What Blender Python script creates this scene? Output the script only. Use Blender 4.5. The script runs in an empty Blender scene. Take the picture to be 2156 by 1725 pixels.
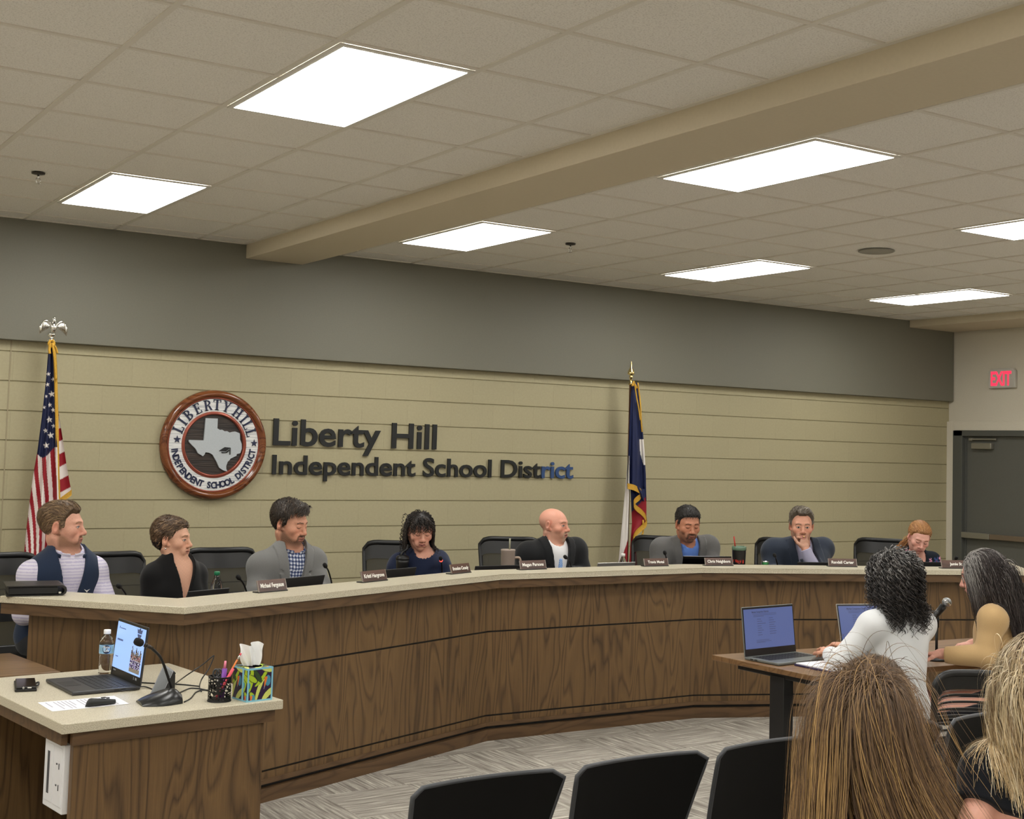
import bpy, bmesh, math, random
import numpy as np
from mathutils import Vector, Matrix

SC = bpy.context.scene
COL = SC.collection
# ------------------------------------------------------------------ camera, world, exposure
HC = 1.849                                  # camera height
YAW, PIT, ROL = .59471, .06733, .02715
FPX, PCX, PCY = 2807.23, 1185.46, 763.2     # focal length and principal point of the cropped photograph
FW, FH = 2156, 1725
_f = np.array([math.sin(YAW)*math.cos(PIT), math.cos(YAW)*math.cos(PIT), math.sin(PIT)])
_r = np.array([math.cos(YAW), -math.sin(YAW), 0.])
_u = np.cross(_r, _f)
CR = math.cos(ROL)*_r + math.sin(ROL)*_u
CU = -math.sin(ROL)*_r + math.cos(ROL)*_u
CAM = np.array([0., 0., HC])
cam = bpy.data.cameras.new('camera')
cam.sensor_width = 36
cam.lens = FPX/FW*36
cam.shift_x = (FW/2-PCX)/FW
cam.shift_y = (PCY-FH/2)/FW
cam.clip_end = 100
cam_ob = bpy.data.objects.new('camera', cam)
COL.objects.link(cam_ob)
cam_ob.matrix_world = Matrix(((CR[0], CU[0], -_f[0], 0), (CR[1], CU[1], -_f[1], 0), (CR[2], CU[2], -_f[2], HC), (0, 0, 0, 1)))
SC.camera = cam_ob
SC.view_settings.view_transform = 'Standard'
SC.view_settings.look = 'None'
SC.view_settings.gamma = 1
SC.view_settings.use_curve_mapping = False
SC.view_settings.exposure = 0.42
world = bpy.data.worlds.new('world')
SC.world = world
world.use_nodes = True
world.node_tree.nodes['Background'].inputs[0].default_value = (0, 0, 0, 1)
world.node_tree.nodes['Background'].inputs[1].default_value = 0
LAMP = 12.5                                  # radiance of the troffer lenses
LAMPC = (1.0, .985, .94)
SC.cycles.max_bounces = 7
SC.cycles.diffuse_bounces = 4
SC.cycles.glossy_bounces = 3
SC.cycles.transmission_bounces = 6
SC.cycles.transparent_max_bounces = 8
SC.cycles.sample_clamp_indirect = 6
SC.cycles.use_denoising = True


def ray(x, y):
    return _f + CR*(x-PCX)/FPX + CU*(PCY-y)/FPX


def atD(x, y, t):
    return CAM + ray(x, y)*t


def atZ(x, y, z):
    d = ray(x, y)
    return CAM + d*((z-HC)/d[2])


def atY(x, y, Y):
    d = ray(x, y)
    return CAM + d*(Y/d[1])


# ------------------------------------------------------------------ materials
def lin(c):
    c = c/255.
    return c/12.92 if c <= .04045 else ((c+.055)/1.055)**2.4


def RGB(r, g, b):
    return (lin(r), lin(g), lin(b))


MATS = {}


def newmat(name):
    m = bpy.data.materials.new(name)
    m.use_nodes = True
    nt = m.node_tree
    b = nt.nodes['Principled BSDF']
    MATS[name] = m
    return m, nt, b


def N(nt, t, **kw):
    n = nt.nodes.new(t)
    for k, v in kw.items():
        if k.startswith('i_'):
            k2 = k[2:]
            n.inputs[int(k2) if k2.isdigit() else k2.replace('_', ' ')].default_value = v
        else:
            setattr(n, k, v)
    return n


def L(nt, a, b):
    nt.links.new(a, b)


def ramp(nt, fac, stops):
    r = N(nt, 'ShaderNodeValToRGB')
    el = r.color_ramp.elements
    while len(el) < len(stops):
        el.new(.5)
    for e, (p, c) in zip(el, stops):
        e.position = p
        e.color = (*c, 1)
    L(nt, fac, r.inputs[0])
    return r.outputs[0]


def coords(nt, scale=(1, 1, 1), kind='Object', loc=(0, 0, 0)):
    tc = N(nt, 'ShaderNodeTexCoord')
    mp = N(nt, 'ShaderNodeMapping')
    mp.inputs['Scale'].default_value = scale
    mp.inputs['Location'].default_value = loc
    L(nt, tc.outputs[kind], mp.inputs[0])
    return mp.outputs[0]


def bump(nt, b, h, strength=.3, dist=.002):
    bp = N(nt, 'ShaderNodeBump')
    bp.inputs['Strength'].default_value = strength
    bp.inputs['Distance'].default_value = dist
    L(nt, h, bp.inputs['Height'])
    L(nt, bp.outputs[0], b.inputs['Normal'])


def plain(name, col, rough=.5, metal=0, noise=0, nscale=60, spec=None, bmp=0):
    """one colour, with an optional fine grain in the colour and the surface"""
    if name in MATS:
        return MATS[name]
    m, nt, b = newmat(name)
    b.inputs['Roughness'].default_value = rough
    b.inputs['Metallic'].default_value = metal
    if spec is not None:
        b.inputs['Specular IOR Level'].default_value = spec
    b.inputs['Base Color'].default_value = (*col, 1)
    if noise or bmp:
        nz = N(nt, 'ShaderNodeTexNoise', i_Scale=nscale, i_Detail=3.)
        L(nt, coords(nt), nz.inputs['Vector'])
        if noise:
            o = ramp(nt, nz.outputs[0], [(.3, tuple(c*(1-noise) for c in col)), (.7, tuple(min(1, c*(1+noise)) for c in col))])
            L(nt, o, b.inputs['Base Color'])
        if bmp:
            bump(nt, b, nz.outputs[0], bmp, .002)
    return m


def glow(name, col, strength):
    if name in MATS:
        return MATS[name]
    m, nt, b = newmat(name)
    b.inputs['Base Color'].default_value = (.02, .02, .02, 1)
    b.inputs['Emission Color'].default_value = (*col, 1)
    b.inputs['Emission Strength'].default_value = strength
    return m


def glass(name, col=(1, 1, 1), rough=.0, ior=1.45):
    if name in MATS:
        return MATS[name]
    m, nt, b = newmat(name)
    b.inputs['Base Color'].default_value = (*col, 1)
    b.inputs['Roughness'].default_value = rough
    b.inputs['IOR'].default_value = ior
    b.inputs['Transmission Weight'].default_value = 1
    return m


def vcol(name, rough=.5, spec=.5, bmp=0, nscale=300, sheen=0):
    """colour read from the mesh attribute 'Col' (prints, skin, woven patterns)"""
    if name in MATS:
        return MATS[name]
    m, nt, b = newmat(name)
    a = N(nt, 'ShaderNodeAttribute', attribute_name='Col')
    L(nt, a.outputs['Color'], b.inputs['Base Color'])
    b.inputs['Roughness'].default_value = rough
    b.inputs['Specular IOR Level'].default_value = spec
    if sheen:
        b.inputs['Sheen Weight'].default_value = sheen
    if bmp:
        nz = N(nt, 'ShaderNodeTexNoise', i_Scale=float(nscale), i_Detail=2.)
        L(nt, coords(nt), nz.inputs['Vector'])
        bump(nt, b, nz.outputs[0], bmp, .001)
    return m


def oak(name, dark, mid, light, axis='z', rough=.42):
    """stained oak veneer: cathedral figure along one object axis, with fine pores"""
    if name in MATS:
        return MATS[name]
    m, nt, b = newmat(name)
    s1 = {'z': (1, 1, .13), 'x': (.13, 1, 1), 'y': (1, .13, 1)}[axis]
    s2 = {'z': (1, 1, .03), 'x': (.03, 1, 1), 'y': (1, .03, 1)}[axis]
    v = coords(nt, s1)
    big = N(nt, 'ShaderNodeTexNoise', i_Scale=4.6, i_Detail=2., i_Roughness=.5, i_Distortion=.5)
    L(nt, v, big.inputs['Vector'])
    mul = N(nt, 'ShaderNodeMath', operation='MULTIPLY', i_1=13.)
    L(nt, big.outputs[0], mul.inputs[0])
    fr = N(nt, 'ShaderNodeMath', operation='FRACT')
    L(nt, mul.outputs[0], fr.inputs[0])
    rings = ramp(nt, fr.outputs[0], [(0, (.1, .1, .1)), (.2, (.7, .7, .7)), (.7, (.95, .95, .95)), (1, (.1, .1, .1))])
    fine = N(nt, 'ShaderNodeTexNoise', i_Scale=150., i_Detail=3., i_Roughness=.65)
    L(nt, coords(nt, s2), fine.inputs['Vector'])
    patch = N(nt, 'ShaderNodeTexNoise', i_Scale=2.2, i_Detail=2.)
    L(nt, coords(nt, s1, loc=(3.1, 1.7, .4)), patch.inputs['Vector'])
    mx = N(nt, 'ShaderNodeMixRGB', blend_type='MIX', i_0=.5)
    L(nt, rings, mx.inputs[1])
    L(nt, fine.outputs[0], mx.inputs[2])
    mx2 = N(nt, 'ShaderNodeMixRGB', blend_type='MIX', i_0=.28)
    L(nt, mx.outputs[0], mx2.inputs[1])
    L(nt, patch.outputs[0], mx2.inputs[2])
    c = ramp(nt, mx2.outputs[0], [(.28, dark), (.52, mid), (.78, light)])
    L(nt, c, b.inputs['Base Color'])
    b.inputs['Roughness'].default_value = rough
    bump(nt, b, fine.outputs[0], .12, .001)
    return m


def speckle(name, base, dark, light, scale=260, rough=.35):
    if name in MATS:
        return MATS[name]
    m, nt, b = newmat(name)
    v = coords(nt)
    n1 = N(nt, 'ShaderNodeTexNoise', i_Scale=float(scale), i_Detail=2., i_Roughness=.7)
    L(nt, v, n1.inputs['Vector'])
    n2 = N(nt, 'ShaderNodeTexVoronoi', i_Scale=float(scale*.8))
    L(nt, v, n2.inputs['Vector'])
    c1 = ramp(nt, n1.outputs[0], [(.36, dark), (.5, base), (.66, light)])
    c2 = ramp(nt, n2.outputs['Distance'], [(.1, dark), (.3, base)])
    mx = N(nt, 'ShaderNodeMixRGB', i_0=.3)
    L(nt, c1, mx.inputs[1])
    L(nt, c2, mx.inputs[2])
    L(nt, mx.outputs[0], b.inputs['Base Color'])
    b.inputs['Roughness'].default_value = rough
    return m


# ------------------------------------------------------------------ objects
WM = {}                                      # object name -> matrix of the top-level frame its parts are built in


def tag(o, label=None, cat=None, group=None, kind=None):
    for k, v in (('label', label), ('category', cat), ('group', group), ('kind', kind)):
        if v:
            o[k] = v
    return o


def empty(name, loc, label, cat, rz=0, group=None):
    o = bpy.data.objects.new(name, None)
    COL.objects.link(o)
    o.empty_display_size = .1
    o.location = loc
    o.rotation_euler = (0, 0, rz)
    WM[o.name] = Matrix.Translation(loc) @ Matrix.Rotation(rz, 4, 'Z')
    return tag(o, label, cat, group)


class MB:
    """collects shapes; build() links them as one mesh object"""

    def __init__(self):
        self.v, self.f, self.mi, self.sm = [], [], [], []
        self.T = Matrix.Identity(4)

    def at(self, T):
        self.T = T
        return self

    def add(self, vs, fs, mi=0, smooth=False):
        o = len(self.v)
        T = self.T
        self.v += [tuple(T @ Vector(p)) for p in vs]
        for f in fs:
            self.f.append(tuple(i+o for i in f))
            self.mi.append(mi)
            self.sm.append(smooth)
        return self

    def box(self, c, s, mi=0, bev=0, R=None):
        x, y, z = s[0]/2, s[1]/2, s[2]/2
        b = min(bev, x*.9, y*.9, z*.9) if bev else 0
        M = Matrix.Translation(c) @ (R.to_4x4() if R is not None else Matrix.Identity(4))
        if not b:
            vs = [(i*x, j*y, k*z) for k in (-1, 1) for j in (-1, 1) for i in (-1, 1)]
            fs = [(0, 2, 3, 1), (4, 5, 7, 6), (0, 1, 5, 4), (2, 6, 7, 3), (0, 4, 6, 2), (1, 3, 7, 5)]
            return self.add([M @ Vector(p) for p in vs], fs, mi)
        bm = bmesh.new()
        bmesh.ops.create_cube(bm, size=1)
        for q in bm.verts:
            q.co = Vector((q.co.x*2*x, q.co.y*2*y, q.co.z*2*z))
        bmesh.ops.bevel(bm, geom=bm.edges[:], offset=b, segments=2, affect='EDGES', profile=.5)
        bm.verts.index_update()
        self.add([M @ q.co for q in bm.verts], [[q.index for q in f.verts] for f in bm.faces], mi, False)
        bm.free()
        return self

    def prism(self, poly, z0, z1, mi=0, bev=0):
        """closed polygon in x,y raised from z0 to z1"""
        n = len(poly)
        a = sum(poly[i][0]*poly[(i+1) % n][1]-poly[(i+1) % n][0]*poly[i][1] for i in range(n))
        if a < 0:
            poly = poly[::-1]
        if bev:
            bm = bmesh.new()
            lo = [bm.verts.new((p[0], p[1], z0)) for p in poly]
            hi = [bm.verts.new((p[0], p[1], z1)) for p in poly]
            bm.faces.new(lo[::-1])
            bm.faces.new(hi)
            for i in range(n):
                j = (i+1) % n
                bm.faces.new((lo[i], lo[j], hi[j], hi[i]))
            bmesh.ops.bevel(bm, geom=bm.edges[:], offset=bev, segments=2, affect='EDGES', profile=.5)
            bm.verts.index_update()
            self.add([q.co.copy() for q in bm.verts], [[q.index for q in f.verts] for f in bm.faces], mi)
            bm.free()
            return self
        vs = [(p[0], p[1], z0) for p in poly]+[(p[0], p[1], z1) for p in poly]
        fs = [tuple(range(n-1, -1, -1)), tuple(range(n, 2*n))]
        fs += [(i, (i+1) % n, n+(i+1) % n, n+i) for i in range(n)]
        return self.add(vs, fs, mi)

    def lathe(self, prof, n=24, mi=0, M=None, smooth=True, closed=False):
        """profile of (radius, z) turned about z"""
        M = M or Matrix.Identity(4)
        vs, fs = [], []
        m = len(prof)
        for r, z in prof:
            for k in range(n):
                a = 2*math.pi*k/n
                vs.append(M @ Vector((r*math.cos(a), r*math.sin(a), z)))
        for i in range(m-1+(1 if closed else 0)):
            i2 = (i+1) % m
            for k in range(n):
                fs.append((i*n+k, i*n+(k+1) % n, i2*n+(k+1) % n, i2*n+k))
        if not closed:
            if prof[0][0] > 1e-5:
                fs.append(tuple(range(n-1, -1, -1)))
            if prof[-1][0] > 1e-5:
                fs.append(tuple(range((m-1)*n, m*n)))
        return self.add(vs, fs, mi, smooth)

    def cyl(self, a, b, r0, r1=None, n=16, mi=0):
        a, b = Vector(a), Vector(b)
        d = b-a
        M = Matrix.Translation(a) @ d.to_track_quat('Z', 'Y').to_matrix().to_4x4()
        return self.lathe([(r0, 0), (r1 if r1 is not None else r0, d.length)], n, mi, M)

    def tube(self, pts, r, n=10, mi=0, cap=True):
        pts = [Vector(p) for p in pts]
        rs = r if isinstance(r, (list, tuple)) else [r]*len(pts)
        vs, fs = [], []
        up = None
        for i, p in enumerate(pts):
            t = (pts[min(i+1, len(pts)-1)]-pts[max(i-1, 0)]).normalized()
            if up is None:
                up = t.orthogonal().normalized()
            up = (up-t*up.dot(t)).normalized()
            w = t.cross(up)
            for k in range(n):
                a = 2*math.pi*k/n
                vs.append(p+(up*math.cos(a)+w*math.sin(a))*rs[i])
        for i in range(len(pts)-1):
            for k in range(n):
                fs.append((i*n+k, i*n+(k+1) % n, (i+1)*n+(k+1) % n, (i+1)*n+k))
        if cap:
            fs.append(tuple(range(n-1, -1, -1)))
            fs.append(tuple(range((len(pts)-1)*n, len(pts)*n)))
        return self.add(vs, fs, mi, True)

    def ball(self, c, r, n=16, mi=0, R=None):
        r = (r, r, r) if not isinstance(r, (tuple, list)) else r
        M = Matrix.Translation(c) @ (R.to_4x4() if R is not None else Matrix.Identity(4)) @ Matrix.Diagonal((*r, 1))
        prof = [(math.sin(math.pi*i/(n//2)), -math.cos(math.pi*i/(n//2))) for i in range(n//2+1)]
        prof[0] = (0, -1)
        prof[-1] = (0, 1)
        return self.lathe(prof, n, mi, M)

    def grid(self, P, mi=0, smooth=True, wrap=False):
        """P[i][j] points"""
        n, m = len(P), len(P[0])
        vs = [p for row in P for p in row]
        fs = [(i*m+j, i*m+(j+1) % m, (i+1)*m+(j+1) % m, (i+1)*m+j) for i in range(n-1) for j in range(m if wrap else m-1)]
        return self.add(vs, fs, mi, smooth)

    def build(self, name, mats, parent=None, world=False, label=None, cat=None, group=None, kind=None, col=None):
        mats = mats if isinstance(mats, (list, tuple)) else [mats]
        me = bpy.data.meshes.new(name)
        vs = self.v
        root = parent
        while root is not None and root.parent is not None:
            root = root.parent
        off = None
        if world and root is not None:
            I = WM[root.name].inverted()
            vs = [tuple(I @ Vector(p)) for p in vs]
        elif parent is None:
            a = np.array(vs)
            off = np.array([(a[:, 0].min()+a[:, 0].max())/2, (a[:, 1].min()+a[:, 1].max())/2, a[:, 2].min()])
            vs = [tuple(p) for p in (a-off)]
        me.from_pydata(vs, [], self.f)
        for m in mats:
            me.materials.append(m)
        me.polygons.foreach_set('material_index', self.mi)
        me.polygons.foreach_set('use_smooth', self.sm)
        if col is not None:
            ca = me.color_attributes.new('Col', 'FLOAT_COLOR', 'POINT')
            c4 = np.ones((len(vs), 4), np.float32)
            c4[:, :3] = np.array(col, np.float32)
            ca.data.foreach_set('color', c4.ravel())
        me.validate()
        me.update()
        o = bpy.data.objects.new(name, me)
        COL.objects.link(o)
        if parent is not None:
            o.parent = parent
        elif off is not None:
            o.location = off
            WM[o.name] = Matrix.Translation(off)
        return tag(o, label, cat, group, kind)


def npmesh(name, V, F, mats, parent=None, col=None, smooth=True, mi=None, label=None, cat=None, group=None, kind=None):
    """numpy arrays (world coordinates) -> mesh object; F is (n,4) or (n,3)"""
    V = np.asarray(V, np.float64)
    root = parent
    while root is not None and root.parent is not None:
        root = root.parent
    if root is not None:
        I = np.array(WM[root.name].inverted())
        V = V @ I[:3, :3].T + I[:3, 3]
    else:
        off = np.array([(V[:, 0].min()+V[:, 0].max())/2, (V[:, 1].min()+V[:, 1].max())/2, V[:, 2].min()])
        V = V-off
    me = bpy.data.meshes.new(name)
    n, k = F.shape
    me.vertices.add(len(V))
    me.vertices.foreach_set('co', V.astype(np.float32).ravel())
    me.loops.add(n*k)
    me.loops.foreach_set('vertex_index', F.astype(np.int32).ravel())
    me.polygons.add(n)
    me.polygons.foreach_set('loop_start', np.arange(0, n*k, k, dtype=np.int32))
    me.polygons.foreach_set('loop_total', np.full(n, k, np.int32))
    for m in (mats if isinstance(mats, (list, tuple)) else [mats]):
        me.materials.append(m)
    me.polygons.foreach_set('use_smooth', np.full(n, smooth))
    if mi is not None:
        me.polygons.foreach_set('material_index', mi.astype(np.int32))
    if col is not None:
        ca = me.color_attributes.new('Col', 'FLOAT_COLOR', 'POINT')
        c4 = np.ones((len(V), 4), np.float32)
        c4[:, :3] = col
        ca.data.foreach_set('color', c4.ravel())
    me.update(calc_edges=True)
    me.validate()
    o = bpy.data.objects.new(name, me)
    COL.objects.link(o)
    if parent is not None:
        o.parent = parent
    else:
        o.location = off
        WM[o.name] = Matrix.Translation(off)
    return tag(o, label, cat, group, kind)


def kids(o):
    return [c for c in bpy.data.objects if c.parent == o]


def copy_tree(o, parent=None):
    c = o.copy()
    COL.objects.link(c)
    if parent is not None:
        c.parent = parent
    for ch in kids(o):
        copy_tree(ch, c)
    return c


def place(o, loc, rz=0, label=None, group=None):
    o.location = loc
    o.rotation_euler = (0, 0, rz)
    WM[o.name] = Matrix.Translation(loc) @ Matrix.Rotation(rz, 4, 'Z')
    if label:
        o['label'] = label
    if group:
        o['group'] = group
    return o


def text_mesh(s, size=1., bold=0., depth=0., sx=1., space=1., align='LEFT', shear=0.):
    """lettering in the x,y plane, returned as (verts, faces)"""
    cu = bpy.data.curves.new('lettering', 'FONT')
    cu.body = s
    cu.size = size
    cu.offset = bold
    cu.extrude = depth/2
    cu.space_character = space
    cu.align_x = align
    cu.shear = shear
    cu.resolution_u = 4
    ob = bpy.data.objects.new('lettering', cu)
    me = bpy.data.meshes.new_from_object(ob)
    vs = [Vector((v.co.x*sx, v.co.y, v.co.z)) for v in me.vertices]
    fs = [tuple(p.vertices) for p in me.polygons]
    bpy.data.objects.remove(ob)
    bpy.data.curves.remove(cu)
    bpy.data.meshes.remove(me)
    return vs, fs


def smoothpath(pts, n=8):
    """Catmull-Rom through points"""
    P = [np.array(p, float) for p in pts]
    P = [2*P[0]-P[1]]+P+[2*P[-1]-P[-2]]
    out = []
    for i in range(1, len(P)-2):
        for k in range(n):
            t = k/n
            a, b, c, d = P[i-1], P[i], P[i+1], P[i+2]
            out.append(.5*((2*b)+(-a+c)*t+(2*a-5*b+4*c-d)*t*t+(-a+3*b-3*c+d)*t**3))
    out.append(P[-2])
    return [tuple(p) for p in out]
# ------------------------------------------------------------------ the room
CEIL = 3.343
WY = 9.70            # face of the block wall
PY = 9.63            # face of the grey upper panel
XR = 11.66           # right wall
X0, Y0 = -3.6, -3.4  # left and rear walls (behind the camera)
T = .6096            # ceiling module


def m_block(name, col, dk):
    m, nt, b = newmat(name)
    v = coords(nt)
    sep = N(nt, 'ShaderNodeSeparateXYZ')
    L(nt, v, sep.inputs[0])
    cmb = N(nt, 'ShaderNodeCombineXYZ')
    L(nt, sep.outputs[0], cmb.inputs[0])
    L(nt, sep.outputs[2], cmb.inputs[1])
    br = N(nt, 'ShaderNodeTexBrick', i_Scale=1., offset=.5)
    br.inputs['Brick Width'].default_value = .4064
    br.inputs['Row Height'].default_value = .2032
    br.inputs['Mortar Size'].default_value = .0035
    br.inputs['Mortar Smooth'].default_value = .6
    br.inputs['Color1'].default_value = (*col, 1)
    br.inputs['Color2'].default_value = (*[c*.97 for c in col], 1)
    br.inputs['Mortar'].default_value = (*[c*.95 for c in col], 1)
    L(nt, cmb.outputs[0], br.inputs['Vector'])
    nz = N(nt, 'ShaderNodeTexNoise', i_Scale=55., i_Detail=4., i_Roughness=.6)
    L(nt, v, nz.inputs['Vector'])
    mx = N(nt, 'ShaderNodeMixRGB', blend_type='MULTIPLY', i_0=.18)
    L(nt, br.outputs['Color'], mx.inputs[1])
    L(nt, nz.outputs[0], mx.inputs[2])
    L(nt, mx.outputs[0], b.inputs['Base Color'])
    b.inputs['Roughness'].default_value = .6
    add = N(nt, 'ShaderNodeMath', operation='MULTIPLY_ADD', i_1=.5)
    L(nt, nz.outputs[0], add.inputs[0])
    inv = N(nt, 'ShaderNodeMath', operation='SUBTRACT', i_0=1.)
    L(nt, br.outputs['Fac'], inv.inputs[1])
    L(nt, inv.outputs[0], add.inputs[2])
    bump(nt, b, add.outputs[0], .35, .003)
    return m


M_block = m_block('block_paint', RGB(176, 167, 134), None)
M_grey = plain('grey_wall_paint', RGB(116, 114, 101), .6, noise=.03, nscale=90, bmp=.1)
M_cream = plain('cream_wall_paint', RGB(208, 201, 184), .6, noise=.03, nscale=90, bmp=.1)
M_beam = plain('beam_paint', RGB(205, 193, 168), .6, noise=.02, nscale=60, bmp=.06)


def m_tile():
    m, nt, b = newmat('ceiling_tile')
    v = coords(nt)
    n1 = N(nt, 'ShaderNodeTexNoise', i_Scale=140., i_Detail=2., i_Roughness=.6)
    L(nt, v, n1.inputs['Vector'])
    n2 = N(nt, 'ShaderNodeTexVoronoi', i_Scale=85., feature='F1')
    L(nt, v, n2.inputs['Vector'])
    c1 = ramp(nt, n1.outputs[0], [(.36, RGB(212, 208, 200)), (.5, RGB(238, 235, 228))])
    c2 = ramp(nt, n2.outputs['Distance'], [(.12, RGB(165, 160, 152)), (.26, RGB(238, 235, 228))])
    mx = N(nt, 'ShaderNodeMixRGB', i_0=.35)
    L(nt, c1, mx.inputs[1])
    L(nt, c2, mx.inputs[2])
    L(nt, mx.outputs[0], b.inputs['Base Color'])
    b.inputs['Roughness'].default_value = .9
    bump(nt, b, n1.outputs[0], .3, .003)
    return m


M_tile = m_tile()
M_tbar = plain('ceiling_grid_bar', RGB(222, 217, 206), .6)


def m_carpet():
    """carpet tiles laid quarter-turned, each with broken streaks along its pile"""
    m, nt, b = newmat('carpet')
    v = coords(nt)
    ck = N(nt, 'ShaderNodeTexChecker', i_Scale=2.)
    L(nt, v, ck.inputs['Vector'])
    outs = []
    for sc in ((3.2, 62, 1), (62, 3.2, 1)):
        n1 = N(nt, 'ShaderNodeTexNoise', i_Scale=1., i_Detail=4., i_Roughness=.62)
        L(nt, coords(nt, sc), n1.inputs['Vector'])
        outs.append(n1.outputs[0])
    mx = N(nt, 'ShaderNodeMixRGB')
    L(nt, ck.outputs['Fac'], mx.inputs[0])
    L(nt, outs[0], mx.inputs[1])
    L(nt, outs[1], mx.inputs[2])
    fine = N(nt, 'ShaderNodeTexNoise', i_Scale=320., i_Detail=2.)
    L(nt, v, fine.inputs['Vector'])
    mf = N(nt, 'ShaderNodeMixRGB', i_0=.22)
    L(nt, mx.outputs[0], mf.inputs[1])
    L(nt, fine.outputs[0], mf.inputs[2])
    c = ramp(nt, mf.outputs[0], [(.36, RGB(112, 106, 99)), (.5, RGB(156, 150, 141)), (.58, RGB(176, 170, 160)), (.68, RGB(224, 220, 208))])
    L(nt, c, b.inputs['Base Color'])
    b.inputs['Roughness'].default_value = .95
    b.inputs['Specular IOR Level'].default_value = .1
    bump(nt, b, mf.outputs[0], .6, .004)
    return m


MB().box(((X0+XR)/2, (Y0+WY)/2, -.05), (XR-X0+.4, WY-Y0+.4, .1)).build('floor', m_carpet(), kind='structure')

# block wall: courses with raked joints modelled, vertical joints in the surface
w = MB()
prof = []
g = .005
k = 0
while k*.2032 < 2.62:
    z = k*.2032
    if k:
        prof += [(WY, z-g), (WY+.009, z-g*.5), (WY+.009, z+g*.5), (WY, z+g)]
    else:
        prof += [(WY, 0)]
    k += 1
prof.append((WY, 3.5))
w.grid([[(x, y, z) for x in (X0, XR+.2)] for y, z in prof], smooth=False)
w.box(((X0+XR)/2, WY+.12, 1.75), (XR-X0+.4, .2, 3.5))
# control joint at the left
cj = atY(14, 900, WY)[0]
w.box((cj, WY-.0005, 1.3), (.009, .004, 2.6), 1)
wall_back = w.build('wall_back', [M_block, plain('joint_sealant', RGB(150, 140, 112), .7)], kind='structure')
MB().box(((X0+XR)/2, (PY+WY)/2+.02, (2.515+CEIL)/2+.1), (XR-X0-.001, WY-PY+.04, CEIL-2.515+.2), bev=.004).build('trim_1', M_grey, kind='structure')

# right wall with door opening, projecting lower wall
DY1, DY0, DZ = 9.555, 8.50, 2.155
wr = MB()
wr.box((XR+.11, (Y0+8.40)/2, CEIL/2+.1), (.2, 8.40-Y0, CEIL+.2))
wr.box((XR+.11, (8.40+WY)/2+.05, (DZ+.045+CEIL)/2+.1), (.2, WY-8.40+.1, CEIL-DZ-.045+.2))
wr.box((XR+.11, (9.61+WY)/2+.05, 1.1), (.2, WY-9.61+.1, 2.2))
wr.build('wall_right', M_cream, kind='structure')
lw = MB()
lw.box((XR-.012, (9.612+WY)/2, 2.297/2), (.024, WY-9.612, 2.297), bev=.004)
lw.box((XR-.012, (Y0+9.612)/2, (2.2+2.297)/2), (.024, 9.612-Y0, .097), bev=.004)
lw.build('trim_2', M_cream, kind='structure')
MB().box((X0-.1, (Y0+WY)/2, CEIL/2+.1), (.2, WY-Y0+.4, CEIL+.2)).build('wall_left', M_cream, kind='structure')
MB().box(((X0+XR)/2, Y0-.1, CEIL/2+.1), (XR-X0+.4, .2, CEIL+.2)).build('wall_front', M_cream, kind='structure')

# door, frame, closer, panic bar
M_door = plain('door_paint', RGB(92, 92, 86), .45, noise=.03, nscale=50)
M_frame = plain('door_frame_paint', RGB(82, 83, 78), .45)
M_bar = plain('dull_aluminium', RGB(150, 146, 134), .4, .6)
door = empty('door_1', (XR, 9.0, 0), None, None)
door['kind'] = 'structure'
MB().box((XR+.05, (9.475+8.535)/2, 1.075), (.045, .93, 2.13), bev=.002).build('door_panel', M_door, door, True)
fr = MB()
fr.box((XR+.03, 9.545, 1.1), (.13, .125, 2.2), bev=.004)
fr.box((XR+.03, 8.45, 1.1), (.13, .09, 2.2), bev=.004)
fr.box((XR+.03, 9.0, 2.17), (.13, 1.2, .06), bev=.004)
fr.box((XR+.045, 9.478, 1.07), (.06, .03, 2.14), bev=.002)
fr.build('door_frame', M_frame, door, True)
cl = MB()
cl.box((XR-.005, 9.24, 2.035), (.055, .26, .065), bev=.008)
c = cl.build('door_closer', M_bar, door, True)
MB().box((XR+.0, 9.24, 2.108), (.02, .34, .018), bev=.004).box((XR+.0, 9.39, 2.105), (.035, .05, .03), bev=.006).build('closer_arm', M_bar, c, True)
pb = MB()
pb.box((XR-.022, 9.30, 1.085), (.05, .36, .062), bev=.006)
pb.build('panic_bar', M_bar, door, True)
MB().box((XR-.02, 8.84, 1.085), (.045, .56, .055), bev=.006).build('panic_bar_rail', plain('brushed_bronze', RGB(128, 113, 96), .4, .5), door, True)

# ceiling: tiles with the exposed grid, beams
ce = MB()
ce.box(((X0+XR)/2, (Y0+WY)/2, CEIL+.06), (XR-X0+.4, WY-Y0+.4, .1))
BX0, BX1, BD = 3.60, 4.06, .10
SX = 10.95
LX, LY = .781, 5.108          # grid origin left of the beam
RX, RY = 4.381, 6.259         # and right of it


def lines(o, a, b):
    k = math.ceil((a-o)/T)
    out = []
    while o+k*T < b:
        out.append(o+k*T)
        k += 1
    return out


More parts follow.
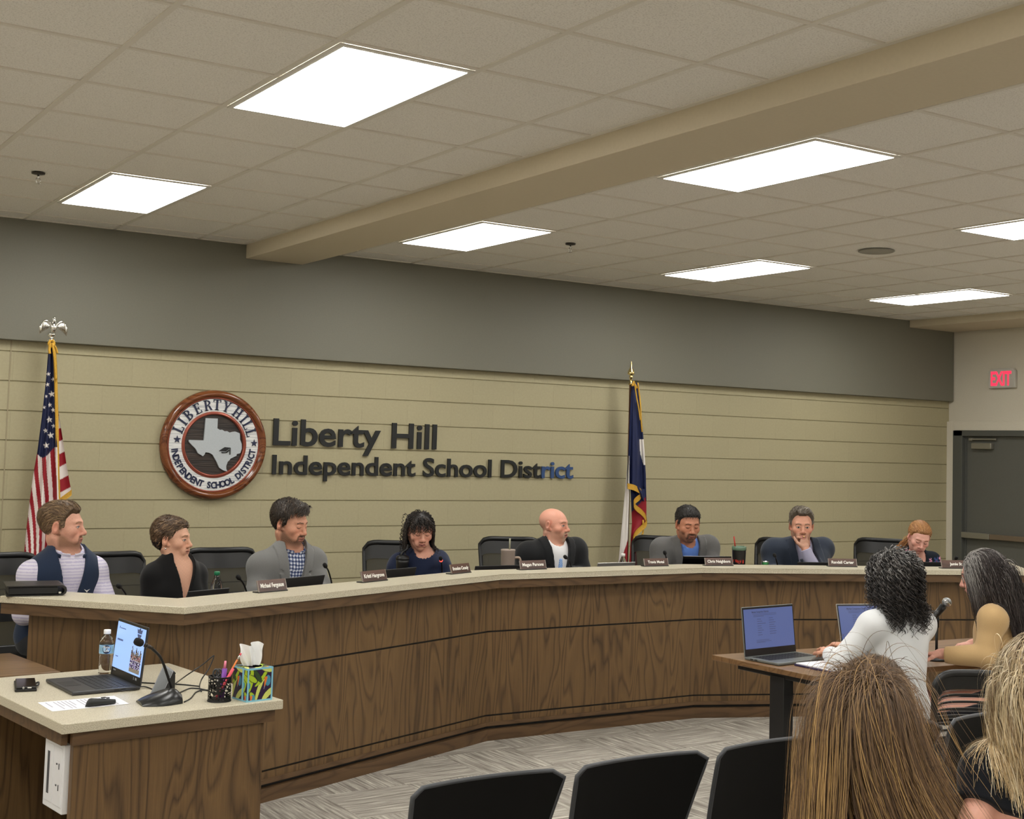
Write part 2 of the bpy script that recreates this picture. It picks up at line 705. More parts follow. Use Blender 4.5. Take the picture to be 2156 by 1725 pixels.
bw, bt = .024, .008
for x in lines(LX, X0, BX0-.05):
    ce.box((x, (Y0+WY)/2, CEIL+.008), (bw, WY-Y0, bt), 1)
for y in lines(LY, Y0, PY):
    ce.box(((X0+BX0)/2, y, CEIL+.0085), (BX0-X0, bw, bt), 1)
for x in lines(RX, BX1, SX):
    ce.box((x, (Y0+WY)/2, CEIL+.008), (bw, WY-Y0, bt), 1)
for y in lines(RY, Y0, PY):
    ce.box(((BX1+SX)/2, y, CEIL+.0085), (SX-BX1, bw, bt), 1)
for x in (BX0-.014, BX1+.014, SX-.014):
    ce.box((x, (Y0+WY)/2, CEIL+.008), (.028, WY-Y0, bt), 1)
for xa, xb in ((X0, BX0), (BX1, SX)):
    ce.box(((xa+xb)/2, PY-.014, CEIL+.008), (xb-xa, .028, bt), 1)
ce.build('ceiling', [M_tile, M_tbar], kind='structure')
MB().box(((BX0+BX1)/2, (Y0+WY)/2, CEIL-BD/2+.02), (BX1-BX0, WY-Y0-.002, BD+.04), bev=.004).build('trim_3', M_beam, kind='structure')
MB().box(((SX+XR)/2, (Y0+WY)/2, CEIL-.035+.02), (XR-SX-.001, WY-Y0-.002, .07+.04), bev=.004).build('trim_4', M_beam, kind='structure')

# ------------------------------------------------------------------ troffers
M_lframe = plain('white_enamel', RGB(215, 212, 204), .4)


def m_lens():
    """prismatic lens in front of the tubes"""
    m, nt, b = newmat('lamp_lens')
    v = coords(nt)
    sep = N(nt, 'ShaderNodeSeparateXYZ')
    L(nt, v, sep.inputs[0])
    # two tubes run along the fitting
    a = N(nt, 'ShaderNodeMath', operation='MULTIPLY', i_1=2*math.pi/.19)
    L(nt, sep.outputs[0], a.inputs[0])
    cs = N(nt, 'ShaderNodeMath', operation='COSINE')
    L(nt, a.outputs[0], cs.inputs[0])
    st = N(nt, 'ShaderNodeMath', operation='MULTIPLY_ADD', i_1=LAMP*.13, i_2=LAMP)
    L(nt, cs.outputs[0], st.inputs[0])
    b.inputs['Base Color'].default_value = (.85, .85, .85, 1)
    b.inputs['Emission Color'].default_value = (*LAMPC, 1)
    L(nt, st.outputs[0], b.inputs['Emission Strength'])
    return m


M_lens = m_lens()


def make_light():
    o = empty('ceiling_light', (0, 0, 0), 'x', 'ceiling light')
    f = MB()
    wx, wy = T/2-.013, T-.013
    for s in (-1, 1):
        f.box((s*(wx-.013), 0, .008), (.026, wy*2, .008), bev=.002)
        f.box((0, s*(wy-.013), .008), (wx*2-.052, .026, .008), bev=.002)
    f.build('frame', M_lframe, o)
    d = MB()
    d.box((0, 0, .006), (wx*2-.05, wy*2-.05, .006))
    d.build('diffuser', M_lens, o)
    return o


lamp = make_light()
GL = 'recessed fluorescent ceiling lights'
spots = [
    (LX+2.5*T, LY, 'large bright ceiling light left of the beam, farther from the wall, second from the wall'),
    (LX+2.5*T, LY+5*T, 'bright ceiling light left of the beam, above the flag with stars and stripes'),
    (RX+.5*T, RY-2*T, 'long ceiling light beside the right side of the beam, away from the wall'),
    (RX+.5*T, RY+3*T, 'ceiling light just right of the beam, close to the grey upper wall'),
    (RX+4.5*T, RY+3*T, 'second ceiling light from the beam in the row along the grey wall'),
    (RX+8.5*T, RY+3*T, 'ceiling light nearest the exit door corner, third from the beam along the wall'),
    (RX+4.5*T, RY-2*T, 'ceiling light cut by the right edge of the photo, past the round speaker'),
    (RX+8.5*T, RY-2*T, 'ceiling light out of the photo near the right wall, second row'),
]
for x in (LX+2.5*T, LX-1.5*T, LX-5.5*T):
    for y in (LY-5*T, LY-10*T) if x > 2 else (LY+5*T, LY, LY-5*T, LY-10*T):
        spots.append((x, y, 'ceiling light outside the photo, left of the beam'))
for x in (RX+.5*T, RX+4.5*T, RX+8.5*T):
    for y in (RY-7*T, RY-12*T):
        spots.append((x, y, 'ceiling light outside the photo, above the rear seating'))
for i, (x, y, lb) in enumerate(spots):
    o = lamp if i == 0 else copy_tree(lamp)
    place(o, (x, y, CEIL-.008), 0, lb, GL)
    if i > 7:
        o['group'] = lb.replace('ceiling light', 'ceiling lights')

# sprinklers and speaker in the ceiling
M_chrome = plain('chrome', (.75, .75, .75), .15, 1)
M_dkmetal = plain('dark_metal', RGB(70, 66, 62), .35, .8)


def make_sprinkler():
    o = empty('sprinkler', (0, 0, 0), 'x', 'sprinkler', group='pendent ceiling sprinklers')
    MB().lathe([(0, 0), (.038, 0), (.036, -.008), (.02, -.012), (0, -.012)], 20).build('escutcheon', M_dkmetal, o)
    b = MB().cyl((0, 0, -.01), (0, 0, -.035), .006)
    b.tube([(-.008, 0, -.03), (-.013, 0, -.045), (-.004, 0, -.06)], .002, 6).tube([(.008, 0, -.03), (.013, 0, -.045), (.004, 0, -.06)], .002, 6)
    b.build('body', M_chrome, o)
    MB().lathe([(0, -.06), (.014, -.061), (.014, -.063), (0, -.064)], 16).build('deflector', M_chrome, o)
    return o


sp = make_sprinkler()
place(sp, (1.70, 7.87, CEIL+.006), 0, 'small sprinkler head on the ceiling left of the bright light above the star-spangled flag')
place(copy_tree(sp), (5.36, 7.87, CEIL+.006), 0, 'small sprinkler head on the ceiling just right of the beam-side light')
s = empty('ceiling_speaker', (7.143, 6.597, CEIL+.006), 'round grey flush ceiling speaker grille between the lights', 'speaker')
MB().lathe([(.125, 0), (.13, -.006), (.12, -.01), (.115, -.008)], 40).build('rim', plain('speaker_rim', RGB(150, 147, 138), .5), s)
MB().lathe([(0, -.007), (.116, -.007), (.116, -.003)], 40).build('grille', plain('speaker_grille', RGB(98, 98, 92), .6, noise=.3, nscale=400), s)

# exit sign on the right wall
ex = empty('exit_sign', (XR, 8.975, 2.64), 'white exit sign with red letters on the cream wall above the door', 'sign')
e = MB()
P2 = [(-.165, 0), (.165, 0), (.165, .17), (.14, .205), (-.14, .205), (-.165, .18)]
e.at(Matrix(((0, 0, -1, XR), (1, 0, 0, 8.975), (0, 1, 0, 2.645), (0, 0, 0, 1))))
e.prism(P2, 0, .04, bev=.006)
e.build('housing', plain('exit_housing', RGB(196, 193, 184), .45), ex, True)
vs, fs = text_mesh('EXIT', .205, .006, .004, .62)
wd = max(v.x for v in vs)-min(v.x for v in vs)
e = MB().at(Matrix(((0, 0, -1, XR-.0405), (-1, 0, 0, 8.985+wd/2), (0, 1, 0, 2.675), (0, 0, 0, 1))))
e.add(vs, fs)
e.build('lettering', glow('exit_red', (1, .03, .08), 1.1), ex, True)
# ------------------------------------------------------------------ the dais
ZT, ZS, ZA = 1.06, 1.026, .972        # ledge top, underside of the stone, underside of the apron
DA = [(1.462, 7.106), (2.14, 6.337), (4.51, 7.315), (6.17, 7.29), (8.54, 6.315), (9.22, 7.08)]


def offs(poly, d):
    """offset an open polyline to its left by d"""
    P = [Vector(p) for p in poly]
    out = []
    for i, p in enumerate(P):
        ns = []
        if i > 0:
            t = (P[i]-P[i-1]).normalized()
            ns.append(Vector((-t.y, t.x)))
        if i < len(P)-1:
            t = (P[i+1]-P[i]).normalized()
            ns.append(Vector((-t.y, t.x)))
        if len(ns) == 1:
            out.append(p+ns[0]*d)
        else:
            m = (ns[0]+ns[1]).normalized()
            out.append(p+m*(d/m.dot(ns[0])))
    return [(p.x, p.y) for p in out]


def strip(a, b):
    return offs(DA, a)+offs(DA, b)[::-1]


M_stone = speckle('speckled_stone', RGB(196, 188, 166), RGB(150, 139, 116), RGB(222, 215, 196))
OD, OM, OLt = RGB(62, 45, 27), RGB(98, 74, 46), RGB(118, 91, 57)
M_oak = oak('stained_oak_upright', OD, OM, OLt, 'z')
M_oakh = oak('stained_oak_lengthwise', RGB(66, 48, 31), RGB(90, 67, 44), RGB(104, 79, 53), 'x')
M_black = plain('black_reveal', (.006, .006, .006), .5)

top = MB()
top.prism(strip(0, .31), ZS, ZT, bev=.003)
dt_ = top.build('dais_countertop', M_stone, label='long cream speckled stone countertop along the curved council dais', cat='countertop')

dais = empty('council_dais', (5.34, 7.0, 0), 'curved dark oak council dais front with black reveal lines below the stone ledge', 'dais')


def seg_part(name, i, d, th, z0, z1, mat, e0=0., e1=0.):
    """a board along segment i, its outer face inset by d from the counter edge, thickness th"""
    A, B = offs(DA, d)[i:i+2]
    A2, B2 = offs(DA, d+th)[i:i+2]
    A, B, A2, B2 = map(Vector, (A, B, A2, B2))
    t = (B-A).normalized()
    A, A2 = A+t*e0, A2+t*e0
    B, B2 = B-t*e1, B2-t*e1
    ang = math.atan2(t.y, t.x)
    M = Matrix.Translation((A.x, A.y, 0)) @ Matrix.Rotation(ang, 4, 'Z')
    I = M.inverted()
    loc = [(I @ Vector((p.x, p.y, 0))) for p in (A, B, B2, A2)]
    m = MB().prism([(p.x, p.y) for p in loc], z0, z1)
    me_o = m.build(name, mat, dais)
    me_o.matrix_local = WM[dais.name].inverted() @ M
    return me_o


for i in range(5):
    e0 = .10 if i == 0 else 0
    e1 = .10 if i == 4 else 0
    seg_part('apron', i, .012, .03, ZA, ZS, M_oakh)
    seg_part('upper_panel', i, .10, .02, .692, ZA+.02, M_oak, e0, e1)
    seg_part('lower_panel', i, .10, .02, .160, .681, M_oak, e0, e1)
    seg_part('base_rail', i, .10, .02, .112, .149, M_oak, e0, e1)
    seg_part('base_cap', i, .086, .034, .09, .113, M_oakh, e0, e1)
    seg_part('base_plinth', i, .076, .05, 0, .07, M_oakh, e0, e1)
    seg_part('reveal_backing', i, .112, .02, .0, .97, M_black, e0, e1)

ws = MB()
ws.prism(strip(.33, .86), .875, .91, bev=.003)
ws.build('dais_worksurface', M_oakh, label='lower oak worksurface behind the stone ledge where members sit', cat='worksurface')

# platform the members sit on
pl = MB()
q = offs(DA, .16)
pl.prism(q+[(10.2, WY-.01), (.2, WY-.01), (.2, 7.6)], 0, .15)
plat = pl.build('trim_5', plain('platform_carpet', RGB(120, 113, 104), .9, noise=.2, nscale=200), kind='structure')

# ------------------------------------------------------------------ the side desk
DZT = .78
A = Vector((1.323, 5.239))
ex_ = Vector((.921, .105)).normalized()
ey_ = Vector((-ex_.y, ex_.x))


def dk(u, v):
    p = A+ex_*u+ey_*v
    return (p.x, p.y)


DW, DD = .927, 1.125
dang = math.atan2(ex_.y, ex_.x)
desk = empty('side_desk', (A.x, A.y, 0), 'oak side desk with cream speckled stone top in front of the dais', 'desk', dang)
m = MB().box((DW/2, DD/2, DZT-.019), (DW, DD, .038), bev=.003)
m.build('desktop', M_stone, desk)
m = MB()
m.box((DW/2+.012, .02+.012, DZT-.038-.026), (DW-.074, .024, .052), bev=.001)
m.box((.03, DD/2+.02, DZT-.038-.026), (.024, DD-.06, .052), bev=.001)
m.box((DW-.037, DD/2+.02, DZT-.038-.026), (.024, DD-.06, .052), bev=.001)
m.build('apron', M_oakh, desk)
m = MB().box((.06+(DW-.14)/2, .05, (DZT-.09)/2), (DW-.14, .03, DZT-.09))
m.build('front_panel', M_oak, desk)
m = MB().box((DW-.07, DD/2+.03, (DZT-.09)/2), (.03, DD-.06, DZT-.09))
m.build('side_panel', M_oak, desk)
m = MB().box((.45, DD-.05, (DZT-.09)/2), (DW-.15, .03, DZT-.09))
m.build('back_panel', M_oak, desk)

cred = MB()
cred.prism([(1.52, 7.075), (.3, 7.0), (.35, 6.29), (1.19, 6.385), (1.605, 6.432)], .745, .78, bev=.003)
cr = empty('side_credenza', (1.0, 6.7, 0), 'plain brown oak side table behind the side desk at the left end', 'table')
cred.build('tabletop', oak('oak_tabletop', RGB(78, 56, 33), RGB(106, 79, 49), RGB(120, 92, 60), 'x'), cr, True)
m = MB()
m.box((.40, 6.65, .372), (.04, .55, .745))
m.build('support_panel', M_oak, cr, True)

ob = empty('power_outlet_box', (A.x, A.y, .40), 'white power outlet box mounted under the corner of the side desk', 'outlet', dang)
M_wp = plain('white_plastic', RGB(228, 228, 230), .35)
m = MB().box((.054, .17, .155), (.03, .20, .26), bev=.004)
m.build('housing', M_wp, ob)
m = MB().box((.038, .118, .16), (.004, .078, .22), bev=.0015).box((.038, .215, .16), (.004, .085, .22), bev=.0015)
fp = m.build('faceplate', M_wp, ob)
m = MB()
for z in (.12, .2):
    m.box((.0355, .105, z), (.003, .004, .022)).box((.0355, .128, z+.006), (.003, .01, .006))
m.box((.0355, .215, .16), (.002, .02, .16))
m.build('socket_slot', plain('slot_grey', RGB(70, 70, 74), .6), fp)

# ------------------------------------------------------------------ presenters' table
M_tt = oak('laminate_walnut', RGB(92, 66, 42), RGB(118, 88, 58), RGB(134, 103, 70), 'x', .35)
TZ = .77
pt = empty('sit_stand_table', (5.75, 5.2, 0), 'brown sit-stand table with black column legs where two women sit', 'table')
TP = [(4.845, 4.875), (4.862, 4.845), (4.955, 4.845), (6.75, 4.72), (6.85, 5.47), (4.828, 5.615)]
MB().prism(TP, TZ-.028, TZ, bev=.003).build('tabletop', M_tt, pt, True)
M_bm = plain('black_powder_coat', RGB(24, 24, 25), .45)
for x in (4.925, 6.55):
    dy = -(x-4.9)*.075
    l = MB().box((x, 5.17+dy, .36), (.07, .105, .72), bev=.004).build('leg', M_bm, pt, True)
    MB().box((x, 5.2+dy, .015), (.08, .66, .03), bev=.008).build('foot', M_bm, l, True)
    MB().box((x, 5.2+dy, TZ-.045), (.06, .56, .034), bev=.005).build('bracket', M_bm, l, True)
MB().box((5.75, 5.15, TZ-.055), (1.6, .05, .035), bev=.004).build('crossbar', M_bm, pt, True)
MB().box((5.0, 5.52, TZ-.04), (.12, .05, .02), bev=.004).build('controller', M_bm, pt, True)

# ------------------------------------------------------------------ chairs
M_cblack = plain('black_chair_plastic', RGB(17, 17, 18), .45)
M_cfab = plain('black_chair_fabric', RGB(9, 9, 9), .7, noise=.15, nscale=600, spec=.2)
M_cedge = plain('grey_chair_edge', RGB(60, 62, 66), .4)


def shell(W0, W1, H, curve, lean, z0, n=14, m=14, th=.014, rnd=.05):
    """chair back: width W0 at the bottom to W1 at the top, gently hollow; returns outer and inner grids"""
    out = []
    for off in (0, th):
        G = []
        for i in range(n+1):
            v = i/n
            row = []
            for j in range(m+1):
                u = -1+2*j/m
                w = (W0+(W1-W0)*v)/2
                z = z0+H*v
                zz = z
                # rounded upper corners
                if v > .5:
                    k = max(0, abs(u)-(1-rnd*2/w))/(rnd*2/w) if w else 0
                    zz = z-rnd*(1-math.sqrt(max(0, 1-k*k)))*((v-.5)*2)
                y = -lean*v+curve*(1-u*u)*-1+curve+off-.03*v*v
                row.append((u*w, y, zz))
            G.append(row)
        out.append(G)
    return out


def make_stack_chair():
    """audience chair, facing +y, origin on the floor under the seat"""
    o = empty('stacking_chair', (0, 0, 0), 'x', 'chair', group='black chairs in the empty front row')
    a, b = shell(.41, .515, .450, -.035, .10, .440, rnd=.022)
    G = MB()
    G.grid([[(x, y-.20, z) for x, y, z in r][::-1] for r in a]).grid([[(x, y-.20, z) for x, y, z in r] for r in b])
    bk = G.build('backrest', M_cfab, o)
    # edge band round the shell
    E_ = MB()
    path = [a[i][0] for i in range(len(a))]+a[-1][1:-1]+[a[i][-1] for i in range(len(a)-1, -1, -1)]
    E_.tube([(x, y-.20+.007, z) for x, y, z in path], .0075, 8)
    E_.build('edge_band', M_cedge, bk)
    s = MB()
    P = [[(u*.225*(1 if v > -.6 else .94), v*.22, .445+.012*u*u-.02*max(0, v-.5)**2+.01*(v < -.8)) for u in np.linspace(-1, 1, 9)] for v in np.linspace(-1, 1, 9)]
    s.grid(P)
    s.grid([[(x, y, z-.035) for x, y, z in r][::-1] for r in P])
    s.box((0, 0, .428), (.43, .42, .03), bev=.01)
    s.build('seat', M_cfab, o)
    for sx in (-1, 1):
        for sy in (-1, 1):
            MB().tube([(sx*.2, sy*.17, .43), (sx*.235, sy*.22, .2), (sx*.25, sy*.25, 0.002)], .011).build('leg', M_bm, o)
    for sx in (-1, 1):
        MB().tube([(sx*.2, .18, .425), (sx*.2, -.2, .425), (sx*.195, -.215, .47), (sx*.19, -.225, .6)], .011).build('back_bracket', M_bm, o)
    return o


sc = make_stack_chair()
CY = 3.74
xs = [2.075+.556*k for k in range(5)]
labs = ['empty black stacking chair at the near left end of the front row',
        'empty black stacking chair, middle one of the three clear backs in the front row',
        'empty black stacking chair just left of the long-haired brunette',
        'black stacking chair half hidden by the long brown hair',
        'black stacking chair seen between the brunette and the blonde woman']
for i, x in enumerate(xs):
    place(sc if i == 0 else copy_tree(sc), (x, CY-.01*i, 0), 0, labs[i])
for x, y, rz, lb in ((2.76, 2.62, -.05, 'black stacking chair under the long-haired brunette in black'),
                     (3.24, 2.30, -.05, 'black stacking chair under the blonde woman in black')):
    place(copy_tree(sc), (x, y, 0), rz, lb, 'black chairs under the seated audience')


M_mesh = None


def m_meshback():
    m, nt, b = newmat('chair_mesh')
    v = coords(nt, (160, 160, 160))
    ck = N(nt, 'ShaderNodeTexChecker', i_Scale=1.)
    L(nt, v, ck.inputs['Vector'])
    tr = N(nt, 'ShaderNodeBsdfTransparent')
    mix = N(nt, 'ShaderNodeMixShader', i_0=.13)
    out = nt.nodes['Material Output']
    b.inputs['Base Color'].default_value = (*RGB(24, 25, 26), 1)
    b.inputs['Roughness'].default_value = .8
    L(nt, b.outputs[0], mix.inputs[1])
    L(nt, tr.outputs[0], mix.inputs[2])
    L(nt, mix.outputs[0], out.inputs[0])
    return m


M_mesh = m_meshback()


def make_task_chair():
    """high-backed mesh office chair facing +y, origin on the platform"""
    o = empty('office_chair', (0, 0, 0), 'x', 'chair', group='black mesh office chairs behind the dais')
    a, b = shell(.41, .47, .515, -.055, .09, .50, 14, 14, .006, .05)
    P = MB()
    P.grid([[(x*.97, y-.24, z) for x, y, z in r] for r in a])
    P.build('mesh_back', M_mesh, o)
    path = [a[i][0] for i in range(len(a))]+a[-1][1:-1]+[a[i][-1] for i in range(len(a)-1, -1, -1)]
    f = MB()
    f.tube([(x, y-.24, z) for x, y, z in path], [.016]*15+[.02]*13+[.016]*15, 8)
    # broad top rail
    tp = a[-3:]
    f.grid([[(x, y-.232, z) for x, y, z in r] for r in a[-4:]])
    f.grid([[(x, y-.248, z) for x, y, z in r][::-1] for r in a[-4:]])
    f.tube([(x, y-.24, z) for x, y, z in a[0]], .016, 8)
    f.build('back_frame', M_cblack, o)
    l = MB()
    l.grid([[(x*.8, y-.225, z) for x, y, z in r] for r in a[4:8]])
    l.grid([[(x*.8, y-.237, z) for x, y, z in r][::-1] for r in a[4:8]])
    l.build('lumbar_pad', M_cblack, o)
    s = MB()
    s.box((0, .0, .475), (.49, .47, .075), bev=.03)
    s.build('seat', M_cfab, o)
    for sx in (-1, 1):
        ar = MB().box((sx*.285, .02, .665), (.075, .25, .03), bev=.012).build('armrest', M_cblack, o)
        MB().tube([(sx*.285, -.02, .65), (sx*.29, -.03, .5), (sx*.2, -.02, .43)], .014).build('arm_post', M_cblack, ar)
    MB().tube([(0, -.1, .43), (0, -.27, .44), (0, -.30, .55), (0, -.285, .74)], .022, 8).build('back_spine', M_cblack, o)
    MB().cyl((0, 0, .1), (0, 0, .44), .025).build('gas_lift', M_dkmetal, o)
    for k in range(5):
        an = 2*math.pi*k/5+.3
        c, s_ = math.cos(an), math.sin(an)
        lg = MB().tube([(0, 0, .115), (c*.16, s_*.16, .1), (c*.29, s_*.29, .075)], [.028, .022, .016], 8).build('base_arm', M_cblack, o)
        MB().cyl((c*.29-s_*.012, s_*.29+c*.012, .03), (c*.29+s_*.012, s_*.29-c*.012, .03), .029).build('caster', M_cblack, lg)
    return o


# ------------------------------------------------------------------ nesting chair with a slotted back
nc = empty('nesting_chair', (5.28, 4.40, 0), 'black nesting chair with horizontal slots in its back behind the woman in white', 'chair', rz=-.52)
a, b = shell(.31, .355, .385, -.04, .05, .49, 23, 14, .012, .05)
for k, rows in enumerate(((0, 3), (4, 5), (6, 7), (8, 9), (10, 11), (12, 13), (14, 15), (16, 17), (18, 23))):
    s = MB()
    for G, sg in ((a, 1), (b, -1)):
        R_ = [[(x*.9, y-.24, z+(.006 if i == 0 else 0)) for x, y, z in G[r]] for i, r in enumerate(range(rows[0], rows[1]+1))]
        s.grid(R_ if sg < 0 else [r[::-1] for r in R_])
    for r in rows:
        s.grid([[(x*.9, y-.24, z) for x, y, z in a[r]], [(x*.9, y-.24, z) for x, y, z in b[r]]])
    s.build('back_slat', M_cblack, nc)
f = MB()
path = [a[i][0] for i in range(len(a))]+a[-1][1:-1]+[a[i][-1] for i in range(len(a)-1, -1, -1)]
f.tube([(x, y-.236, z) for x, y, z in path], .017, 8)
f.build('back_frame', M_cblack, nc)
MB().box((0, 0, .45), (.42, .43, .05), bev=.02).build('seat', M_cfab, nc)
for sx in (-1, 1):
    MB().tube([(sx*.19, -.245, .64), (sx*.215, -.2, .62), (sx*.225, .12, .62)], .014, 8).build('armrest', M_cblack, nc)
    for sy in (-1, 1):
        lg = MB().tube([(sx*.22, -.1*sy, .45), (sx*.24, sy*.2, .2), (sx*.25, sy*.25, .04)], .014, 8).build('leg', M_bm, nc)
        MB().cyl((sx*.25-.012, sy*.25, .03), (sx*.25+.012, sy*.25, .03), .028).build('caster', M_cblack, lg)
nc2 = copy_tree(nc)
place(nc2, (6.25, 4.55, 0), .35, 'black nesting chair under the woman in the tan blazer')
# ------------------------------------------------------------------ the round seal on the wall
WF = WY - .001
seal = empty('wall_seal', (3.432, WF, 1.835), 'round wooden wall seal with a white Texas map and blue lettering', 'plaque')
Msl = Matrix(((1, 0, 0, 3.432), (0, 0, -1, WF), (0, 1, 0, 1.835), (0, 0, 0, 1)))      # x right, y up, z out of the wall
M_rim = oak('glossy_redwood', RGB(70, 36, 20), RGB(108, 60, 35), RGB(134, 82, 48), 'x', .12)
RS = .406
m = MB().lathe([(.340, 0), (RS-.004, 0), (RS, .02), (RS-.008, .045), (RS-.03, .058), (.362, .05), (.352, .034), (.34, .03)], 96, 0, Msl, closed=True)
m.build('rim', M_rim, seal, True)


def m_whitewood():
    m, nt, b = newmat('white_carved_wood')
    n1 = N(nt, 'ShaderNodeTexNoise', i_Scale=1., i_Detail=3.)
    L(nt, coords(nt, (3, 3, 120)), n1.inputs['Vector'])
    L(nt, ramp(nt, n1.outputs[0], [(.38, RGB(176, 178, 182)), (.52, RGB(226, 226, 224))]), b.inputs['Base Color'])
    b.inputs['Roughness'].default_value = .35
    bump(nt, b, n1.outputs[0], .7, .004)
    return m


def m_darkwood():
    m, nt, b = newmat('dark_carved_wood')
    n1 = N(nt, 'ShaderNodeTexNoise', i_Scale=1., i_Detail=3.)
    L(nt, coords(nt, (4, 4, 110)), n1.inputs['Vector'])
    L(nt, ramp(nt, n1.outputs[0], [(.35, RGB(22, 18, 17)), (.65, RGB(62, 50, 44))]), b.inputs['Base Color'])
    b.inputs['Roughness'].default_value = .4
    bump(nt, b, n1.outputs[0], .6, .004)
    return m


m = MB().lathe([(.235, .0), (.346, .0), (.346, .03), (.235, .03)], 96, 0, Msl, smooth=False, closed=True)
m.build('lettered_ring', m_whitewood(), seal, True)
M_cop = plain('copper_paint', RGB(150, 78, 62), .25, .4)
m = MB()
for r in (.3475, ):
    m.lathe([(r-.005, .028), (r+.004, .028), (r+.003, .036), (r-.004, .036)], 96, 0, Msl, closed=True)
m.build('outer_bead', M_cop, seal, True)
m = MB().lathe([(.222, .0), (.247, .0), (.247, .032), (.242, .037), (.238, .034), (.234, .04), (.228, .04), (.222, .03)], 96, 0, Msl, closed=True)
m.build('inner_bead', M_cop, seal, True)
m = MB().lathe([(0, .018), (.225, .018), (.225, 0)], 72, 0, Msl, smooth=False)
m.build('dark_disc', m_darkwood(), seal, True)
TX = [(558, 425), (690, 425), (690, 530), (720, 546), (745, 543), (770, 558), (800, 556), (830, 572), (862, 562), (890, 558), (942, 575), (946, 640), (968, 690), (972, 740), (957, 788), (917, 800), (915, 818), (850, 850), (838, 868), (820, 885), (806, 930), (808, 962), (822, 990), (770, 975), (730, 950), (700, 890), (650, 812), (612, 792), (572, 788), (560, 815), (545, 830), (490, 800), (462, 752), (425, 720), (390, 685), (385, 662), (548, 662)]
k_ = RS/584
TXp = [((x-665)*k_, (705-y)*k_) for x, y in TX]
m = MB().at(Msl)
m.prism(TXp, .018, .034)
tx = m.build('state_map', plain('silver_grey_paint', RGB(178, 184, 188), .4, noise=.05, nscale=120), seal, True)
M_navy = plain('navy_paint', RGB(26, 34, 66), .4)
m = MB().at(Msl)
cp = lambda pts: [((x-665)*k_, (705-y)*k_) for x, y in pts]
m.prism(cp([(715, 770), (778, 728), (845, 732), (792, 774)]), .034, .038)
m.prism(cp([(742, 780), (790, 782), (830, 752), (832, 768), (800, 792), (750, 794)]), .034, .038)
m.prism(cp([(836, 735), (844, 735), (844, 808), (834, 808)]), .034, .039)
m.build('graduation_cap', plain('cap_black', RGB(16, 17, 20), .5), tx, True)


def serif_letter(ch):
    """roman capital in a unit-height cell; list of closed polygons and its width"""
    S, h, t = .17, .075, .07      # stem, hairline, serif height

    def bx(x0, y0, x1, y1):
        return [(x0, y0), (x1, y0), (x1, y1), (x0, y1)]

    def stem(x, serif=.09):
        return [bx(x, 0, x+S, 1), bx(x-serif, 0, x+S+serif, t), bx(x-serif, 1-t, x+S+serif, 1)]

    def bowl(x, y0, y1, w):
        cy, ry = (y0+y1)/2, (y1-y0)/2
        o = [(x+w*math.sin(math.pi*i/10), cy+ry*math.cos(math.pi*i/10)) for i in range(11)]
        q = [(x+(w-S)*math.sin(math.pi*i/10), cy+(ry-h)*math.cos(math.pi*i/10)) for i in range(10, -1, -1)]
        return o+q
    if ch == 'I':
        return stem(.09), .35
    if ch == 'L':
        return stem(.09)+[bx(.2, 0, .62, t), bx(.55, 0, .62, .26)], .66
    if ch == 'E':
        return stem(.09)+[bx(.2, 0, .62, t), bx(.55, 0, .62, .24), bx(.2, 1-t, .6, 1), bx(.53, .78, .6, 1), bx(.2, .47, .48, .54), bx(.42, .38, .48, .62)], .66
    if ch == 'T':
        return [bx(.28, 0, .28+S, 1), bx(.19, 0, .54, t), bx(0, 1-t, .73, 1), bx(0, .74, .065, 1), bx(.665, .74, .73, 1)], .73
    if ch == 'H':
        return stem(.09)+stem(.56)+[bx(.2, .46, .6, .54)], .84
    if ch == 'B':
        return stem(.09)+[bowl(.24, .48, 1, .38), bowl(.24, 0, .54, .44)], .7
    if ch == 'R':
        return stem(.09)+[bowl(.24, .45, 1, .40), [(.36, .47), (.52, .47), (.74, 0), (.56, 0)]], .76
    if ch == 'Y':
        return [bx(.28, 0, .28+S, .46), bx(.19, 0, .54, t), [(.28, .46), (.45, .46), (.22, 1), (.03, 1)], [(.38, .46), (.47, .42), (.72, 1), (.62, 1)], bx(-.04, 1-t, .30, 1), bx(.52, 1-t, .78, 1)], .73


def ringM(r, a, flip=False):
    """frame on the seal face at radius r, angle a; y outward (or inward when flipped)"""
    ca, sa = math.cos(a), math.sin(a)
    yv = Vector((ca, sa, 0)) if not flip else Vector((-ca, -sa, 0))
    xv = Vector((yv.y, -yv.x, 0))
    p = Vector((r*ca, r*sa, .03))
    return Msl @ Matrix(((xv.x, yv.x, 0, p.x), (xv.y, yv.y, 0, p.y), (0, 0, 1, p.z), (0, 0, 0, 1)))


def poly_faces(m, polys, sx, sy, dx, z0, z1):
    for p in polys:
        n = len(p)
        pp = [((x-dx)*sx, y*sy) for x, y in p]
        if n > 8:      # bowls: strips between outer and inner arcs
            h = n//2
            for i in range(h-1):
                m.prism([pp[i], pp[i+1], pp[n-2-i], pp[n-1-i]], z0, z1)
        else:
            m.prism(pp, z0, z1)


